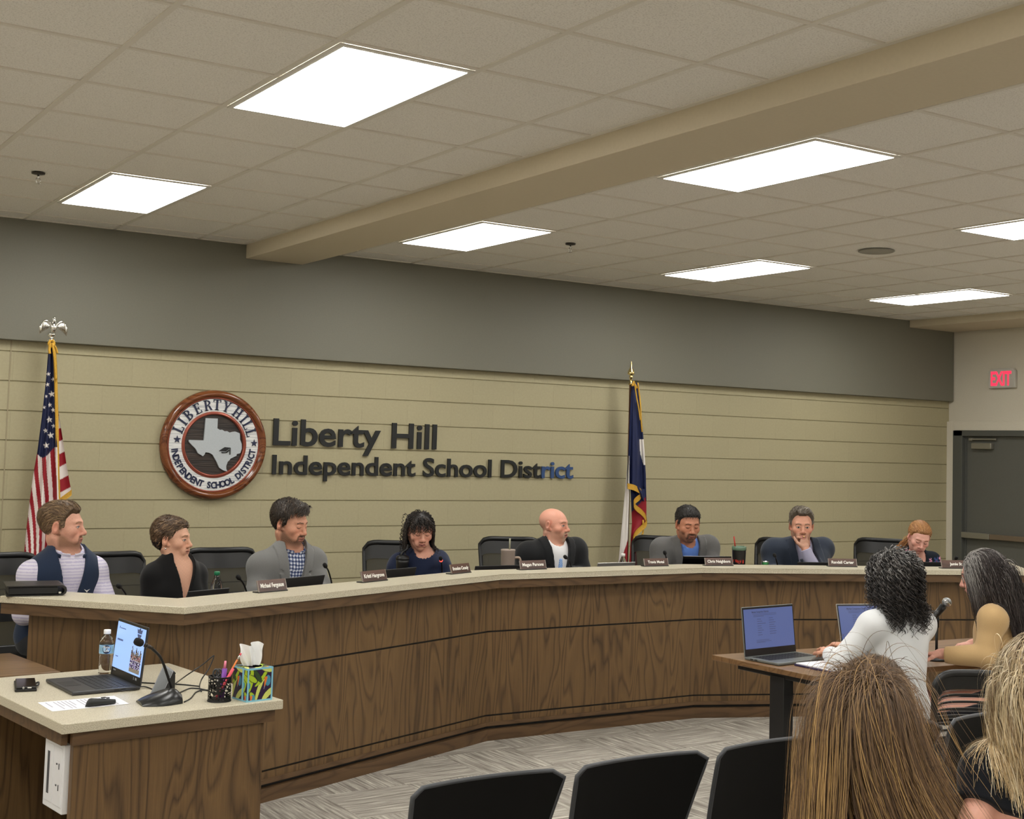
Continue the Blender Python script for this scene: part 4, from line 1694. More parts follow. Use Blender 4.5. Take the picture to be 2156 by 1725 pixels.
fl, fr_, hr, hl = on_desk(102, 1439), on_desk(157, 1469), on_desk(290, 1451), on_desk(228, 1425)
ctr = (fl+fr_+hr+hl)/4
# x axis: from the far side (hl) to the near side (hr) when the user sits at -y
rz = face_rot(((fl+hl)/2), ((fr_+hr)/2))
lw_, ld_ = ((fr_+hr)/2-(fl+hl)/2).length, ((hl+hr)/2-(fl+fr_)/2).length
lo, LM, lid = make_laptop('laptop', 'open grey laptop with a bright blue slide on the side desk', tuple(ctr), rz, lw_, ld_, .252, .10, M_lap, m_bluescreen(), None, True)
# slide on the screen
sl = MB().at(LM)
W2, H2 = lw_-.02, .252*.80
zc = .252*.55


def srect(m_, u0, v0, u1, v1, d=.0027):
    x0, x1 = -W2/2+u0*W2, -W2/2+u1*W2
    z0, z1 = zc-H2/2+v0*H2, zc-H2/2+v1*H2
    m_.add([(x0, -d, z0), (x1, -d, z0), (x1, -d, z1), (x0, -d, z1)], [(0, 1, 2, 3)])


M_slt = glow('slide_text', RGB(70, 86, 128), .6)
srect(sl, .08, .86, .10, .91)
for k in range(8):
    srect(sl, .12+.024*k, .865, .14+.024*k, .885)
for k in range(6):
    srect(sl, .06+.034*k, .60, .09+.034*k, .64)
for k in range(4):
    srect(sl, .07+.024*k, .24, .088+.024*k, .265)
for k in range(8):
    srect(sl, .64+.028*k, .665, .66+.028*k, .685)
sl.build('slide_text', M_slt, lid)
rnd = random.Random(4)
ph = MB().at(LM)
cols = []
NX, NZ = 26, 34
for i in range(NX):
    for j in range(NZ):
        u, v = i/NX, j/NZ
        hgt = .80+.2*math.sin(u*9+1)*math.sin(u*23) if v > .7 else 1
        if v > hgt or abs(u-.5) > .5-.1*(v > .8)*rnd.random():
            continue
        srect(ph, .60+u*.36, .04+v*.55, .60+(u+1/NX)*.36, .04+(v+1/NZ)*.55, .0028)
        if v < .12:
            c_ = RGB(120, 110, 96)
        elif rnd.random() < .30:
            c_ = RGB(30, 28, 36)
        elif v < .45:
            c_ = rnd.choice([RGB(188, 180, 196), RGB(96, 64, 150), RGB(60, 46, 100), RGB(200, 198, 206), RGB(40, 36, 44)])
        elif v < .62:
            c_ = rnd.choice([RGB(176, 120, 100), RGB(120, 60, 60), RGB(60, 46, 42), RGB(150, 150, 166)])
        else:
            c_ = rnd.choice([RGB(120, 104, 90), RGB(60, 54, 52), RGB(150, 150, 158), RGB(96, 88, 80)])
        cols += [c_]*4
mm, nt, b = newmat('slide_picture')
at = N(nt, 'ShaderNodeAttribute', attribute_name='Col')
L(nt, at.outputs['Color'], b.inputs['Emission Color'])
b.inputs['Emission Strength'].default_value = .9
b.inputs['Base Color'].default_value = (.02, .02, .02, 1)
ph.build('slide_picture', mm, lid, col=cols)
em = MB().at(LM)
for pts in ([(-.08, .05), (-.06, .0), (.06, .0), (.08, .05), (.04, .035), (0, .06), (-.04, .035)], [(-.06, -.008), (.06, -.008), (.05, -.03), (0, -.055), (-.05, -.03)], ):
    q_ = [(-W2/2+.80*W2+x*.42, -.0028, zc-H2/2+.88*H2+z*.42) for x, z in pts]
    em.add(q_, [tuple(range(len(q_)))])
em.build('slide_emblem', M_slt, lid)
tb_ = MB().at(LM)
tb_.box((-W2*.40, -.002, .028), (.03, .001, .006)).box((W2*.30, -.002, .024), (.006, .001, .012)).box((W2*.38, -.002, .024), (.018, .001, .010))
tb_.build('lid_stickers', plain('grey_sticker', RGB(150, 152, 158), .5), lid)

# water bottle
bp_ = on_desk(221.5, 1424)
o = empty('water_bottle', tuple(bp_), 'half full clear water bottle with white cap and blue label by the laptop', 'bottle')
H = .205
pr_ = [(0, .004), (.022, 0), (.029, .004), (.031, .014)]
for k in range(7):
    z = .018+k*.0115
    pr_ += [(.0315, z), (.029, z+.006)]
pr_ += [(.032, .103), (.0315, .106), (.0315, .142), (.032, .145), (.031, .152), (.026, .168), (.018, .182), (.0125, .190), (.0125, .203), (0, .203)]
MB().lathe(pr_, 40).build('body', M_pet, o)
wp_ = [(0, .005), (.021, .002), (.028, .005), (.030, .014)]
for k in range(7):
    z = .018+k*.0115
    wp_ += [(.0305, z), (.028, z+.006)]
wp_ += [(.0305, .101), (.0305, .104), (.0305, .142), (.0305, .1445), (0, .1445)]
MB().lathe([(r*.985, z) for r, z in wp_], 40).build('water', M_water, o)
MB().lathe([(0, .19), (.0155, .19), (.0158, .192), (.0158, .207), (.0145, .209), (0, .209)], 28).build('cap', plain('white_cap', RGB(240, 240, 242), .4), o)
lab = MB().lathe([(.0322, .104), (.0322, .143)], 48)
lab.f = [f for f in lab.f if len(f) == 4]
lab.mi = lab.mi[:len(lab.f)]
lab.sm = lab.sm[:len(lab.f)]
lb_ = lab.build('label', plain('sky_blue_label', RGB(150, 196, 226), .35, noise=.25, nscale=40), o)
vd = math.atan2(-bp_.y, -bp_.x)
m = MB()
n = 28
dd = [(.0326*math.cos(vd+.018*math.cos(2*math.pi*k/n)/.0326), .0326*math.sin(vd+.018*math.cos(2*math.pi*k/n)/.0326), .1235+.0185*math.sin(2*math.pi*k/n)) for k in range(n)]
m.add([(.0327*math.cos(vd), .0327*math.sin(vd), .1235)]+dd, [(0, 1+k, 1+(k+1) % n) for k in range(n)])
m.build('label_disc', plain('label_navy', RGB(24, 36, 66), .4), lb_)
m = MB()
for s_, zz, sz in (('Pure', .1285, .0165), ('Life', .1135, .0165)):
    vs, fs = text_mesh(s_, sz, .0004, 0, .92, align='CENTER')
    m.add([(.0331*math.cos(vd+v.x/.033), .0331*math.sin(vd+v.x/.033), zz+v.y) for v in vs], fs)
m.build('label_lettering', M_ptext, lb_)

# phone lying on a wallet case
a, b, c_, d_ = on_desk(27, 1461), on_desk(74, 1459), on_desk(77, 1434), on_desk(33, 1437)
rz = face_rot(a, b)
ctr = (a+b+c_+d_)/4
o = empty('phone_case', tuple(ctr), 'black phone in a wallet case lying on the side desk', 'phone', rz)
pw, pd = (b-a).length, ((c_+d_)/2-(a+b)/2).length
MB().box((0, 0, .006), (pw, pd*.8, .012), bev=.003).build('wallet_case', M_lea, o)
MB().box((.002, .0, .0165), (pw*.92, pd*.78, .008), bev=.003).build('phone_body', M_bez, o)
MB().box((.002, .0, .0206), (pw*.86, pd*.72, .001)).build('phone_screen', M_scroff, o)
m = MB().lathe([(.0025, 0), (.004, 0), (.004, .002), (.0025, .002)], 20, 0, Matrix.Translation((-.01, -pd*.39, .0165)) @ Matrix.Rotation(math.pi/2, 4, 'X'), closed=True)
m.box((.014, -pd*.388, .0165), (.016, .002, .004))
m.build('camera_rings', M_ptext, o)
MB().tube(smoothpath([(pw*.5, .02, .012), (pw*.62, .03, .014), (pw*.6, -.02, .012), (pw*.5, -.03, .01)], 4), .004, 6).build('strap_loop', M_lea, o)

# sheet of paper
q = [on_desk(79, 1480), on_desk(110, 1499), on_desk(272, 1483), on_desk(240, 1466)]
o = empty('paper_sheet', tuple((q[0]+q[2])/2), 'printed white sheet lying under the black clicker on the side desk', 'paper')
m = MB()
G = []
for i in range(9):
    u = i/8
    G.append([tuple((q[0].lerp(q[3], u)).lerp(q[1].lerp(q[2], u), v)+Vector((0, 0, .0008+.004*max(0, u-.8)))) for v in (0, .5, 1)])
m.grid(G)
m.grid([[(x, y, z-.0004) for x, y, z in r][::-1] for r in G])
M_paper = plain('paper', RGB(236, 236, 240), .8)
sh = m.build('sheet', M_paper, o, True)
m = MB()
for k in range(17):
    u = .07+k*.05
    if k in (1, 7, 12):
        continue
    a0 = q[0].lerp(q[3], u)
    b0 = q[1].lerp(q[2], u)
    a1 = q[0].lerp(q[3], u+.018)
    b1 = q[1].lerp(q[2], u+.018)
    v1 = .9 if k % 3 else .62
    m.add([tuple(p+Vector((0, 0, .0014+.004*max(0, u-.8)))) for p in (a0.lerp(b0, .1), a0.lerp(b0, v1), a1.lerp(b1, v1), a1.lerp(b1, .1))], [(0, 1, 2, 3)])
m.build('printed_lines', plain('print_grey', RGB(176, 176, 186), .8), sh, True)

# clicker
a, b = on_desk(179, 1490), on_desk(242, 1483)
o = empty('presentation_clicker', tuple((a+b)/2), 'black presentation clicker lying on the edge of the paper', 'remote', face_rot(a, b))
ln = (b-a).length
m = MB()
R_ = []
for i in range(15):
    u = i/14
    rw = .022*(math.sin(min(1, u*5+.02)*math.pi/2))*(1-.45*u)*(1 if u < .97 else .7)
    rh = .018*(math.sin(min(1, u*5+.02)*math.pi/2))*(1-.5*u)
    R_.append([(-ln/2+u*ln, rw*math.cos(2*math.pi*k/16), .002+rh+rh*math.sin(2*math.pi*k/16)) for k in range(16)])
m.grid(R_, wrap=True)
m.add([R_[0][k] for k in range(16)], [tuple(range(16))]).add([R_[-1][k] for k in range(16)], [tuple(range(15, -1, -1))])
bd = m.build('body', plain('matt_black_rubber', RGB(20, 22, 22), .5), o)
MB().box((ln*.1, 0, .031), (.02, .012, .004), bev=.002).box((ln*.25, 0, .028), (.014, .010, .004), bev=.002).build('button', M_neck, bd)

# gooseneck microphone on its sloping base
a, b, k3 = on_desk(300, 1489), on_desk(386, 1483), on_desk(372, 1462)
o = empty('desk_microphone', tuple((a+b)/2), 'black gooseneck microphone with a sloping base on the side desk', 'microphone', face_rot(a, b))
wm = (b-a).length
m = MB()
R_ = []
for i in range(13):
    u = i/12
    hh = .012+.045*min(1, max(0, u)/.75)**.8 if u < .8 else .057-.02*((u-.8)/.2)**2
    ww = .05+.03*math.sin(math.pi*min(1, u*.9+.1))
    x = -wm/2+u*wm
    R_.append([(x, .06-ww, .0), (x, .06-ww*.98, hh*.35), (x, .06-ww*.6, hh*.9), (x, .06, hh), (x, .06+ww*.6, hh*.9), (x, .06+ww*.98, hh*.35), (x, .06+ww, .0)])
m.grid(R_, smooth=True)
m.add(R_[0], [tuple(range(7))]).add(R_[-1], [tuple(range(6, -1, -1))])
M_sat = plain('satin_black', RGB(24, 25, 26), .3)
bs = m.build('base', M_sat, o)
I = WM[o.name].inverted()
hd, m1, m2, m3, ft = atD(291, 1352, 5.42), atD(318, 1364, 5.45), atD(338, 1385, 5.48), atD(352, 1421, 5.51), atD(365, 1461, 5.53)
MB().tube(smoothpath([m1, m2, m3, ft], 8), .0058, 10).build('gooseneck', M_neck, o, True)
hd, m1 = Vector(hd), Vector(m1)
dv = (hd-m1).normalized()
hp = MB().tube([m1-dv*.008, m1+dv*.01, m1+dv*.022], [.0062, .0085, .008], 12).tube([m1+dv*.022, m1+dv*.03], .0095, 12)
hp.build('collar', M_dkmetal, o, True)
MB().tube([hd-dv*.022, hd-dv*.016, hd-dv*.004, hd+dv*.008, hd+dv*.015, hd+dv*.018], [.009, .0145, .0165, .016, .012, .004], 16).build('windscreen', M_foam, o, True)

# touch panel on a wedge stand
o = empty('touch_panel', tuple(on_desk(335, 1466)), 'small black wedge touch panel standing behind the desk microphone', 'touch panel')
p1, p2 = on_desk(314, 1466), on_desk(338, 1470)
zt_ = DZT+.155
q1, q2 = Vector(atD(345, 1398, 5.72)), Vector(atD(366, 1413, 5.66))
bk1, bk2 = on_desk(352, 1462), on_desk(368, 1462)
m = MB()
th = (q2-q1).cross(p1-q1).normalized()
if th.dot(Vector((-1, -1, 0))) < 0:
    th = -th
m.add([p1, p2, q2, q1]+[v-th*.016 for v in (p1, p2, q2, q1)], [(0, 1, 2, 3), (7, 6, 5, 4), (0, 4, 5, 1), (1, 5, 6, 2), (2, 6, 7, 3), (3, 7, 4, 0)])
m.build('housing', M_sat, o, True)
m = MB()
e_ = lambda u, v: (p1.lerp(p2, u)).lerp(q1.lerp(q2, u), v)+th*.0008
m.add([e_(.08, .06), e_(.92, .06), e_(.92, .94), e_(.08, .94)], [(0, 1, 2, 3)])
m.build('screen', plain('glossy_dark_glass', RGB(38, 42, 40), .3, spec=.25), o, True)
m = MB()
m.add([p2-th*.01, q2-th*.012-Vector((0, 0, .01)), q1-th*.012-Vector((0, 0, .01)), p1-th*.01, bk2, bk1], [(0, 4, 1), (3, 2, 5), (1, 4, 5, 2), (0, 3, 5, 4)])
m.build('stand', M_bez, o, True)

# cables
def cable(label, pts, r=.0028):
    m = MB().tube(smoothpath(pts, 8), r, 8)
    m.build('cable', M_bez, None, label=label, cat='cable', group='black cables on the side desk')


Zc = lambda x, y, h=.003: tuple(on_desk(x, y)+Vector((0, 0, h)))
cable('black cable looping up high behind the desk microphone', [Zc(367, 1443), tuple(atD(395, 1421, 5.72)), tuple(atD(425, 1401, 5.75)), tuple(atD(447, 1383, 5.76)), tuple(atD(450, 1384, 5.76)), tuple(atD(440, 1408, 5.74)), tuple(atD(425, 1430, 5.70)), Zc(420, 1448), Zc(424, 1458)])
cable('thin black cable running straight from the laptop hinge to the pen cup', [Zc(294, 1439), Zc(330, 1441), Zc(380, 1443), Zc(420, 1447)])
cable('black charging cable plugged into the side of the laptop', [tuple(on_desk(254, 1459)+Vector((0, 0, .008))), Zc(280, 1456, .008), Zc(300, 1450, .008), Zc(318, 1452), Zc(330, 1460)])
cable('short black cable with a silver join behind the microphone base', [Zc(377, 1461), Zc(392, 1454), Zc(402, 1451), Zc(420, 1452), Zc(441, 1457)])
cable('black cable curling from the microphone base towards the pen cup', [Zc(388, 1480), Zc(402, 1472), Zc(412, 1460), Zc(425, 1455), Zc(441, 1455)])

# pen cup
pc = on_desk(465, 1478)
pc = Vector((pc.x, pc.y+.02, DZT))
o = empty('pen_cup', tuple(pc), 'black cut-out metal pen cup beside the tissue box', 'pen cup')
RC, HCp = .047, .102
V_, F_, C_ = [], [], []
nu, nv = 150, 62
rng = np.random.RandomState(3)
seeds = rng.rand(230, 2)*np.array([2*math.pi, HCp])
keep = []
for i in range(nv):
    for j in range(nu):
        a_, z_ = (j+.5)/nu*2*math.pi, (i+.5)/nv*HCp
        dA = (seeds[:, 0]-a_+math.pi) % (2*math.pi)-math.pi
        ds = np.sort(np.hypot(dA*RC, seeds[:, 1]-z_))
        hole = ds[1]-ds[0] > .0034
        if hole and .007 < z_ < HCp-.006:
            continue
        keep.append((i, j))
m = MB()
vs = [(RC*math.cos(2*math.pi*j/nu), RC*math.sin(2*math.pi*j/nu), HCp*i/nv) for i in range(nv+1) for j in range(nu)]
m.add(vs, [(i*nu+j, i*nu+(j+1) % nu, (i+1)*nu+(j+1) % nu, (i+1)*nu+j) for i, j in keep], 0, True)
m.lathe([(0, .001), (RC, .001), (RC+.001, .004)], 48)
m.lathe([(RC-.001, HCp-.003), (RC+.002, HCp-.002), (RC+.002, HCp+.001), (RC-.001, HCp+.001)], 48, closed=True)
m.lathe([(RC-.001, 0), (RC+.002, 0), (RC+.002, .004), (RC-.001, .004)], 48, closed=True)
m.build('cup', M_neck, o)


def stick(name, label, cat, base, tip, segs, group='pens and tools in the pen cup'):
    """segs: (part, from, to, r0, r1, mat) along the axis from base to tip (world)"""
    base, tip = Vector(base), Vector(tip)
    o = empty(name, tuple(base), label, cat, group=group)
    for nm, f0, f1, r0, r1, mt in segs:
        MB().cyl(base.lerp(tip, f0), base.lerp(tip, f1), r0, r1, 14).build(nm, mt, o, True)


pp = lambda dx, dy, z: pc+Vector((dx, dy, z))
M_pink, M_purp, M_oran, M_hot = plain('pink_plastic', RGB(232, 132, 158), .4), plain('purple_plastic', RGB(112, 48, 150), .4), plain('orange_pencil', RGB(214, 120, 48), .4), plain('coral_plastic', RGB(226, 84, 100), .4)
rt_ = Vector((CR[0], CR[1], 0)).normalized()
fw_ = Vector((_f[0], _f[1], 0)).normalized()


def pcw(a, b, z):
    return pc+rt_*a+fw_*b+Vector((0, 0, z))


stick('marker', 'purple and pink marker standing in the pen cup', 'marker', pcw(.012, -.01, .012), pcw(.020, -.004, .165), [('barrel', 0, .80, .0105, .0105, M_purp), ('tip_cap', .80, 1, .0062, .0045, M_pink)])
stick('pencil', 'orange pencil with pink eraser leaning out of the pen cup', 'pencil', pcw(-.015, .0, .012), pcw(.078, .02, .195), [('shaft', 0, .86, .0038, .0038, M_oran), ('ferrule', .86, .95, .004, .004, M_chrome), ('eraser', .95, 1, .0038, .0036, M_hot)])
stick('pen', 'coral pink pen leaning in the pen cup', 'pen', pcw(-.01, -.018, .012), pcw(.055, -.012, .135), [('barrel', 0, 1, .0065, .0065, M_hot)])
o = empty('scissors', tuple(pcw(-.012, 0, .012)), 'scissors with grey handles standing in the pen cup', 'scissors', group='pens and tools in the pen cup')
for sg in (-1, 1):
    pts = [pcw(-.012+sg*.006+.012*math.cos(t), .004+.002*sg, .112+.017*math.sin(t)) for t in np.linspace(0, 2*math.pi, 14)]
    MB().tube(pts, .0042, 8).build('handle', plain('grey_handle', RGB(62, 64, 66), .5), o, True)
MB().cyl(pcw(-.012, .004, .10), pcw(-.010, .004, .012), .006, .002, 8).build('blade', M_chrome, o, True)

# tissue box
b0, b1, b2 = on_desk(519, 1480), on_desk(573, 1473.5), on_desk(491, 1468)
rz = face_rot(b0, b1)
wB = (b1-b0).length
hB = .137
u_ = Vector((math.cos(rz), math.sin(rz), 0))
v_ = Vector((-u_.y, u_.x, 0))
ctr = b0+u_*wB/2+v_*wB/2
o = empty('tissue_box', tuple(ctr), 'cube tissue box printed with leaves and orange-billed birds, blue edges', 'tissue box', rz)


def birdprint(u, v):
    """u,v in 0..1 on one face -> colour"""
    c = np.tile(np.array(RGB(46, 26, 62)), (len(u), 1))

    def leaf(cx, cy, a, ln, wd, col, bend=0.):
        nonlocal c
        x, y = u-cx, v-cy
        p = x*math.cos(a)+y*math.sin(a)
        q = -x*math.sin(a)+y*math.cos(a)-bend*(p*p)
        t = p/ln
        w = wd*np.sqrt(np.clip(t*(1-t)*4, 0, 1))*(t > 0)*(t < 1)
        for k, cc in ((1.25, RGB(20, 28, 20)), (1., col)):
            c = np.where(((np.abs(q) < w*k))[:, None], np.array(cc), c)
    LG, YG, DG = RGB(168, 196, 46), RGB(204, 212, 110), RGB(52, 76, 40)
    leaf(.0, .25, 1.0, .8, .09, LG, .5)
    leaf(.35, .0, 1.4, .9, .07, YG, -.3)
    leaf(.3, .45, .6, .8, .06, LG, .3)
    leaf(.6, .02, .7, .55, .09, YG)
    leaf(.02, .78, -.5, .4, .08, LG)
    leaf(.25, .95, -.9, .5, .07, DG)
    leaf(.32, .06, 2.3, .3, .07, LG)
    leaf(.55, .98, -.2, .5, .07, YG)
    for cx, cy, sc_ in ((.78, .62, 1.), (.22, .10, .8), (.05, .5, .6)):
        e = ((u-cx-.02*sc_)/(.11*sc_))**2+((v-cy+.02*sc_)/(.16*sc_))**2 < 1
        c = np.where(e[:, None], np.array(RGB(70, 140, 166)), c)
        x, y = (u-cx+.08*sc_)/sc_, (v-cy-.06*sc_)/sc_
        bl = (np.abs(x-.10*y-.30*y*y*-1-.02) < .055*(1+y/.34)) & (y < .04) & (y > -.34)
        c = np.where(bl[:, None], np.array(RGB(226, 122, 50)), c)
        tp = bl & (y < -.24)
        c = np.where(tp[:, None], np.array(RGB(176, 180, 196)), c)
    ed = (u < .06) | (u > .94) | (v < .05) | (v > .95)
    return np.where(ed[:, None], np.array(RGB(132, 192, 214)), c)


M_print = vcol('printed_card', .4, .4)
ng = 70
gu, gv = np.meshgrid(np.linspace(0, 1, ng+1), np.linspace(0, 1, ng+1), indexing='ij')
gu, gv = gu.ravel(), gv.ravel()
i, j = np.meshgrid(np.arange(ng), np.arange(ng), indexing='ij')
a_ = (i*(ng+1)+j).ravel()
Fq = np.stack([a_, a_+ng+1, a_+ng+2, a_+1], 1)
VV, FF, CC = [], [], []
Mo = np.array(WM[o.name])
h2 = wB/2
for k in range(4):
    an = k*math.pi/2
    lx_, ly_ = (gu-.5)*wB, np.full_like(gu, -h2)
    X_ = np.stack([lx_*math.cos(an)-ly_*math.sin(an), lx_*math.sin(an)+ly_*math.cos(an), gv*hB], 1)
    FF.append(Fq+len(gu)*k)
    VV.append(X_)
    CC.append(birdprint(gu if k != 3 else (gu*.9+.37) % 1, gv))
X_ = np.stack([(gu-.5)*wB, (gv-.5)*wB, np.full_like(gu, hB)], 1)
VV.append(X_)
FF.append(Fq+len(gu)*4)
CC.append(birdprint((gu+.3) % 1*.9+.05, gv))
X_ = np.stack([(gu-.5)*wB, (gv-.5)*wB, np.full_like(gu, 0.)], 1)
VV.append(X_)
FF.append(Fq[:, ::-1]+len(gu)*5)
CC.append(np.tile(np.array(RGB(132, 192, 214)), (len(gu), 1)))
VV = np.vstack(VV) @ Mo[:3, :3].T+Mo[:3, 3]
npmesh('box', VV, np.vstack(FF), M_print, o, np.vstack(CC), smooth=False)
m = MB().lathe([(.0, hB+.0006), (.036, hB+.0006)], 30)
m.build('opening', M_bez, o)
# tissue: a folded sheet rising from the slot
ts = []
for i in range(22):
    t = i/21
    row = []
    for j in range(40):
        s = j/39
        wv = .030+.016*math.sin(min(1, t*1.6)*math.pi/2)
        an = (s-.5)*2
        x = an*wv*(1+.03*math.sin(7*t+5*s))-.004*t
        y = .018*math.sin(s*9.0+1.2+t*.8)*(.5+.6*t)+.006*math.sin(s*23+t*6)
        z = hB-.004+t*(.098+.010*math.sin(s*6.5+2)-.012*abs(an)**3)
        row.append((x-.004, y+.01, z))
    ts.append(row)
m = MB().grid(ts)
m.grid([[(x+.0006, y+.0016, z) for x, y, z in r][::-1] for r in ts])
M_tis, nt, b = newmat('tissue_paper')
b.inputs['Base Color'].default_value = (*RGB(246, 246, 246), 1)
b.inputs['Roughness'].default_value = .9
b.inputs['Specular IOR Level'].default_value = .1
m.build('tissue', M_tis, o)

# ------------------------------------------------------------------ things on the presenters' table
def m_dimscreen():
    m, nt, b = newmat('dim_blue_screen')
    b.inputs['Base Color'].default_value = (.01, .01, .012, 1)
    b.inputs['Roughness'].default_value = .3
    b.inputs['Emission Color'].default_value = (*RGB(72, 84, 128), 1)
    b.inputs['Emission Strength'].default_value = .95
    return m


M_dim = m_dimscreen()
M_dtx = glow('dim_screen_text', RGB(36, 40, 66), .9)
M_lapg = plain('laptop_grey', RGB(118, 122, 120), .4, .4)


def doc(LM_, lid_, w, h):
    W_, H_ = w-.02, h*.80
    z0 = h*.55-H_/2

    def R4(m_, u0, v0, u1, v1):
        m_.add([(-W_/2+u*W_, -.0027, z0+v*H_) for u, v in ((u0, v0), (u1, v0), (u1, v1), (u0, v1))], [(0, 1, 2, 3)])
    vs, fs = text_mesh('Market Comparison Districts', .0125, .0004, 0, .9)
    m = MB().at(LM_ @ Matrix(((1, 0, 0, -W_*.34), (0, 0, -1, -.0028), (0, 1, 0, z0+.90*H_), (0, 0, 0, 1))))
    m.add(vs, fs)
    m.at(LM_)
    R4(m, .17, .865, .66, .872)
    R4(m, .19, .83, .66, .838)
    R4(m, .19, .80, .40, .808)
    for k in range(8):
        v = .73-.057*k
        R4(m, .26, v, .26+(.08, .10, .17, .08, .09, .12, .08, .09)[k], v+.010)
        R4(m, .50, v+.012, .50+(.08, .10, .13, .10, .13, .12, .14, .13)[k], v+.022)
    for v, u1 in ((.20, .48), (.165, .52), (.14, .40)):
        R4(m, .22, v, u1, v+.008)
    m.build('document_text', M_dtx, lid_)


p, q = atZ(1568, 1390, TZ), atZ(1676, 1378, TZ)
rz = face_rot(p, q)
w_ = float(np.linalg.norm((q-p)[:2]))
n_ = np.array([-math.sin(rz), math.cos(rz)])
c_ = (p+q)[:2]/2-n_*.12
lo2, LM2, lid2 = make_laptop('laptop', 'open grey laptop with a dim blue document at the end of the brown table', (c_[0], c_[1], TZ), rz, w_, .245, .262, .12, M_lapg, M_dim, None, True, M_lapg)
doc(LM2, lid2, w_, .262)
p, q = atZ(1772, 1370, TZ), atZ(1880, 1366, TZ)
rz = face_rot(p, q)-.10
w_ = .34
n_ = np.array([-math.sin(rz), math.cos(rz)])
e_x = np.array([math.cos(rz), math.sin(rz)])
c_ = p[:2]+e_x*w_/2-n_*.115
lo3, LM3, lid3 = make_laptop('laptop', 'open silver-edged laptop mostly hidden behind the woman in the white blazer', (c_[0], c_[1], TZ), rz, w_, .235, .25, .30, M_lapsv, M_dim, None, True, M_lapg)
doc(LM3, lid3, w_, .25)

# folder with paper
f0, f1, f2 = atZ(1672, 1402, TZ), atZ(1752, 1419, TZ), atZ(1760, 1393, TZ)
rz = face_rot(f0, f1)
o = empty('folder', (float(f0[0]+f1[0])/2, float(f0[1]+f1[1])/2, TZ), 'purple-edged folder with white paper beside the grey laptop', 'folder', rz)
wF = float(np.linalg.norm((f1-f0)[:2]))
M_pf = plain('purple_cover', RGB(46, 36, 74), .5)
MB().box((0, .115, .005), (wF, .23, .010), bev=.002).build('cover', M_pf, o)
MB().box((0, .115, .0125), (wF-.012, .215, .005)).build('paper_pad', M_paper, o)

# microphone on a desk stand
hb = atZ(1972, 1352, TZ)
o = empty('microphone_stand', (float(hb[0])-.55, float(hb[1])-.42, TZ), 'black handheld microphone with silver grille on a desk stand', 'microphone')
mp = atD(1972, 1340, 7.3)
bx_, by_ = float(mp[0]), float(mp[1])
o.location = (bx_, by_, TZ)
WM[o.name] = Matrix.Translation(o.location)
MB().lathe([(0, 0), (.065, 0), (.066, .008), (.05, .016), (.012, .022), (0, .022)], 32).build('base', M_bm, o)
tp_ = atD(1976, 1310, 7.3)
MB().cyl((0, 0, .02), (0, 0, float(tp_[2])-TZ), .0075).build('post', M_bm, o)
MB().cyl((0, 0, float(tp_[2])-TZ-.03), (0, 0, float(tp_[2])-TZ+.03), .014).build('clutch', M_neck, o)
a_, b_ = Vector(atD(1965, 1302, 7.3)), Vector(atD(1988, 1275, 7.3))
dv = (b_-a_).normalized()
MB().tube([a_-dv*.03, a_, b_-dv*.004], [.0135, .0155, .0205], 16).build('microphone_body', M_sat, o, True)
cc = b_+dv*.022
MB().ball(cc, .0262, 20).build('grille', plain('steel_mesh', RGB(150, 152, 152), .4, .7, noise=.4, nscale=900), o, True)
MB().tube([cc-dv*.004, cc+dv*.004], .027, 20).build('grille_band', M_chrome, o, True)
# ------------------------------------------------------------------ figures: distance fields turned into one skin
def smin(a, b, k):
    h = np.clip(.5+.5*(b-a)/k, 0, 1)
    return b*(1-h)+a*h-k*h*(1-h)


class Sdf:
    def __init__(self):
        self.p = []

    def cone(self, a, b, ra, rb, k=.02, op=1):
        a, b = np.asarray(a, float), np.asarray(b, float)
        self.p.append(('c', (a, b-a, ra, rb), k, op, (a+b)/2, np.linalg.norm(b-a)/2+max(ra, rb)))
        return self

    def ball(self, c, r, k=.02, op=1):
        c = np.asarray(c, float)
        self.p.append(('s', (c, r), k, op, c, r))
        return self

    def ell(self, c, r, R=None, k=.02, op=1):
        c = np.asarray(c, float)
        self.p.append(('e', (c, np.asarray(r, float), np.eye(3) if R is None else np.asarray(R, float)), k, op, c, max(r)))
        return self

    def cull(self, c, R):
        return [q for q in self.p if np.linalg.norm(q[4]-c)-q[5] < R+.06]

    def eval(self, P, c=None, R=None):
        d = np.full(len(P), .3)
        for kind, a, k, op, bc, br in (self.p if c is None else self.cull(c, R)):
            if kind == 's':
                di = np.linalg.norm(P-a[0], axis=1)-a[1]
            elif kind == 'c':
                q = P-a[0]
                t = np.clip(q@a[1]/max(1e-9, a[1]@a[1]), 0, 1)
                di = np.linalg.norm(q-t[:, None]*a[1], axis=1)-(a[2]+t*(a[3]-a[2]))
            else:
                q = (P-a[0])@a[2]
                k0 = np.linalg.norm(q/a[1], axis=1)
                k1 = np.linalg.norm(q/(a[1]**2), axis=1)+1e-9
                di = np.where(k0 < 1e-6, -a[1].min(), k0*(k0-1)/k1)
            d = smin(d, di, k) if op > 0 else -smin(-d, di, k)
        return d


def axis_coords(lo, hi, h, fine, hf):
    out = [lo]
    while out[-1] < hi:
        x = out[-1]
        s = h
        for a, b in fine:
            if a-h <= x <= b:
                s = hf
        out.append(x+s)
    return np.array(out)


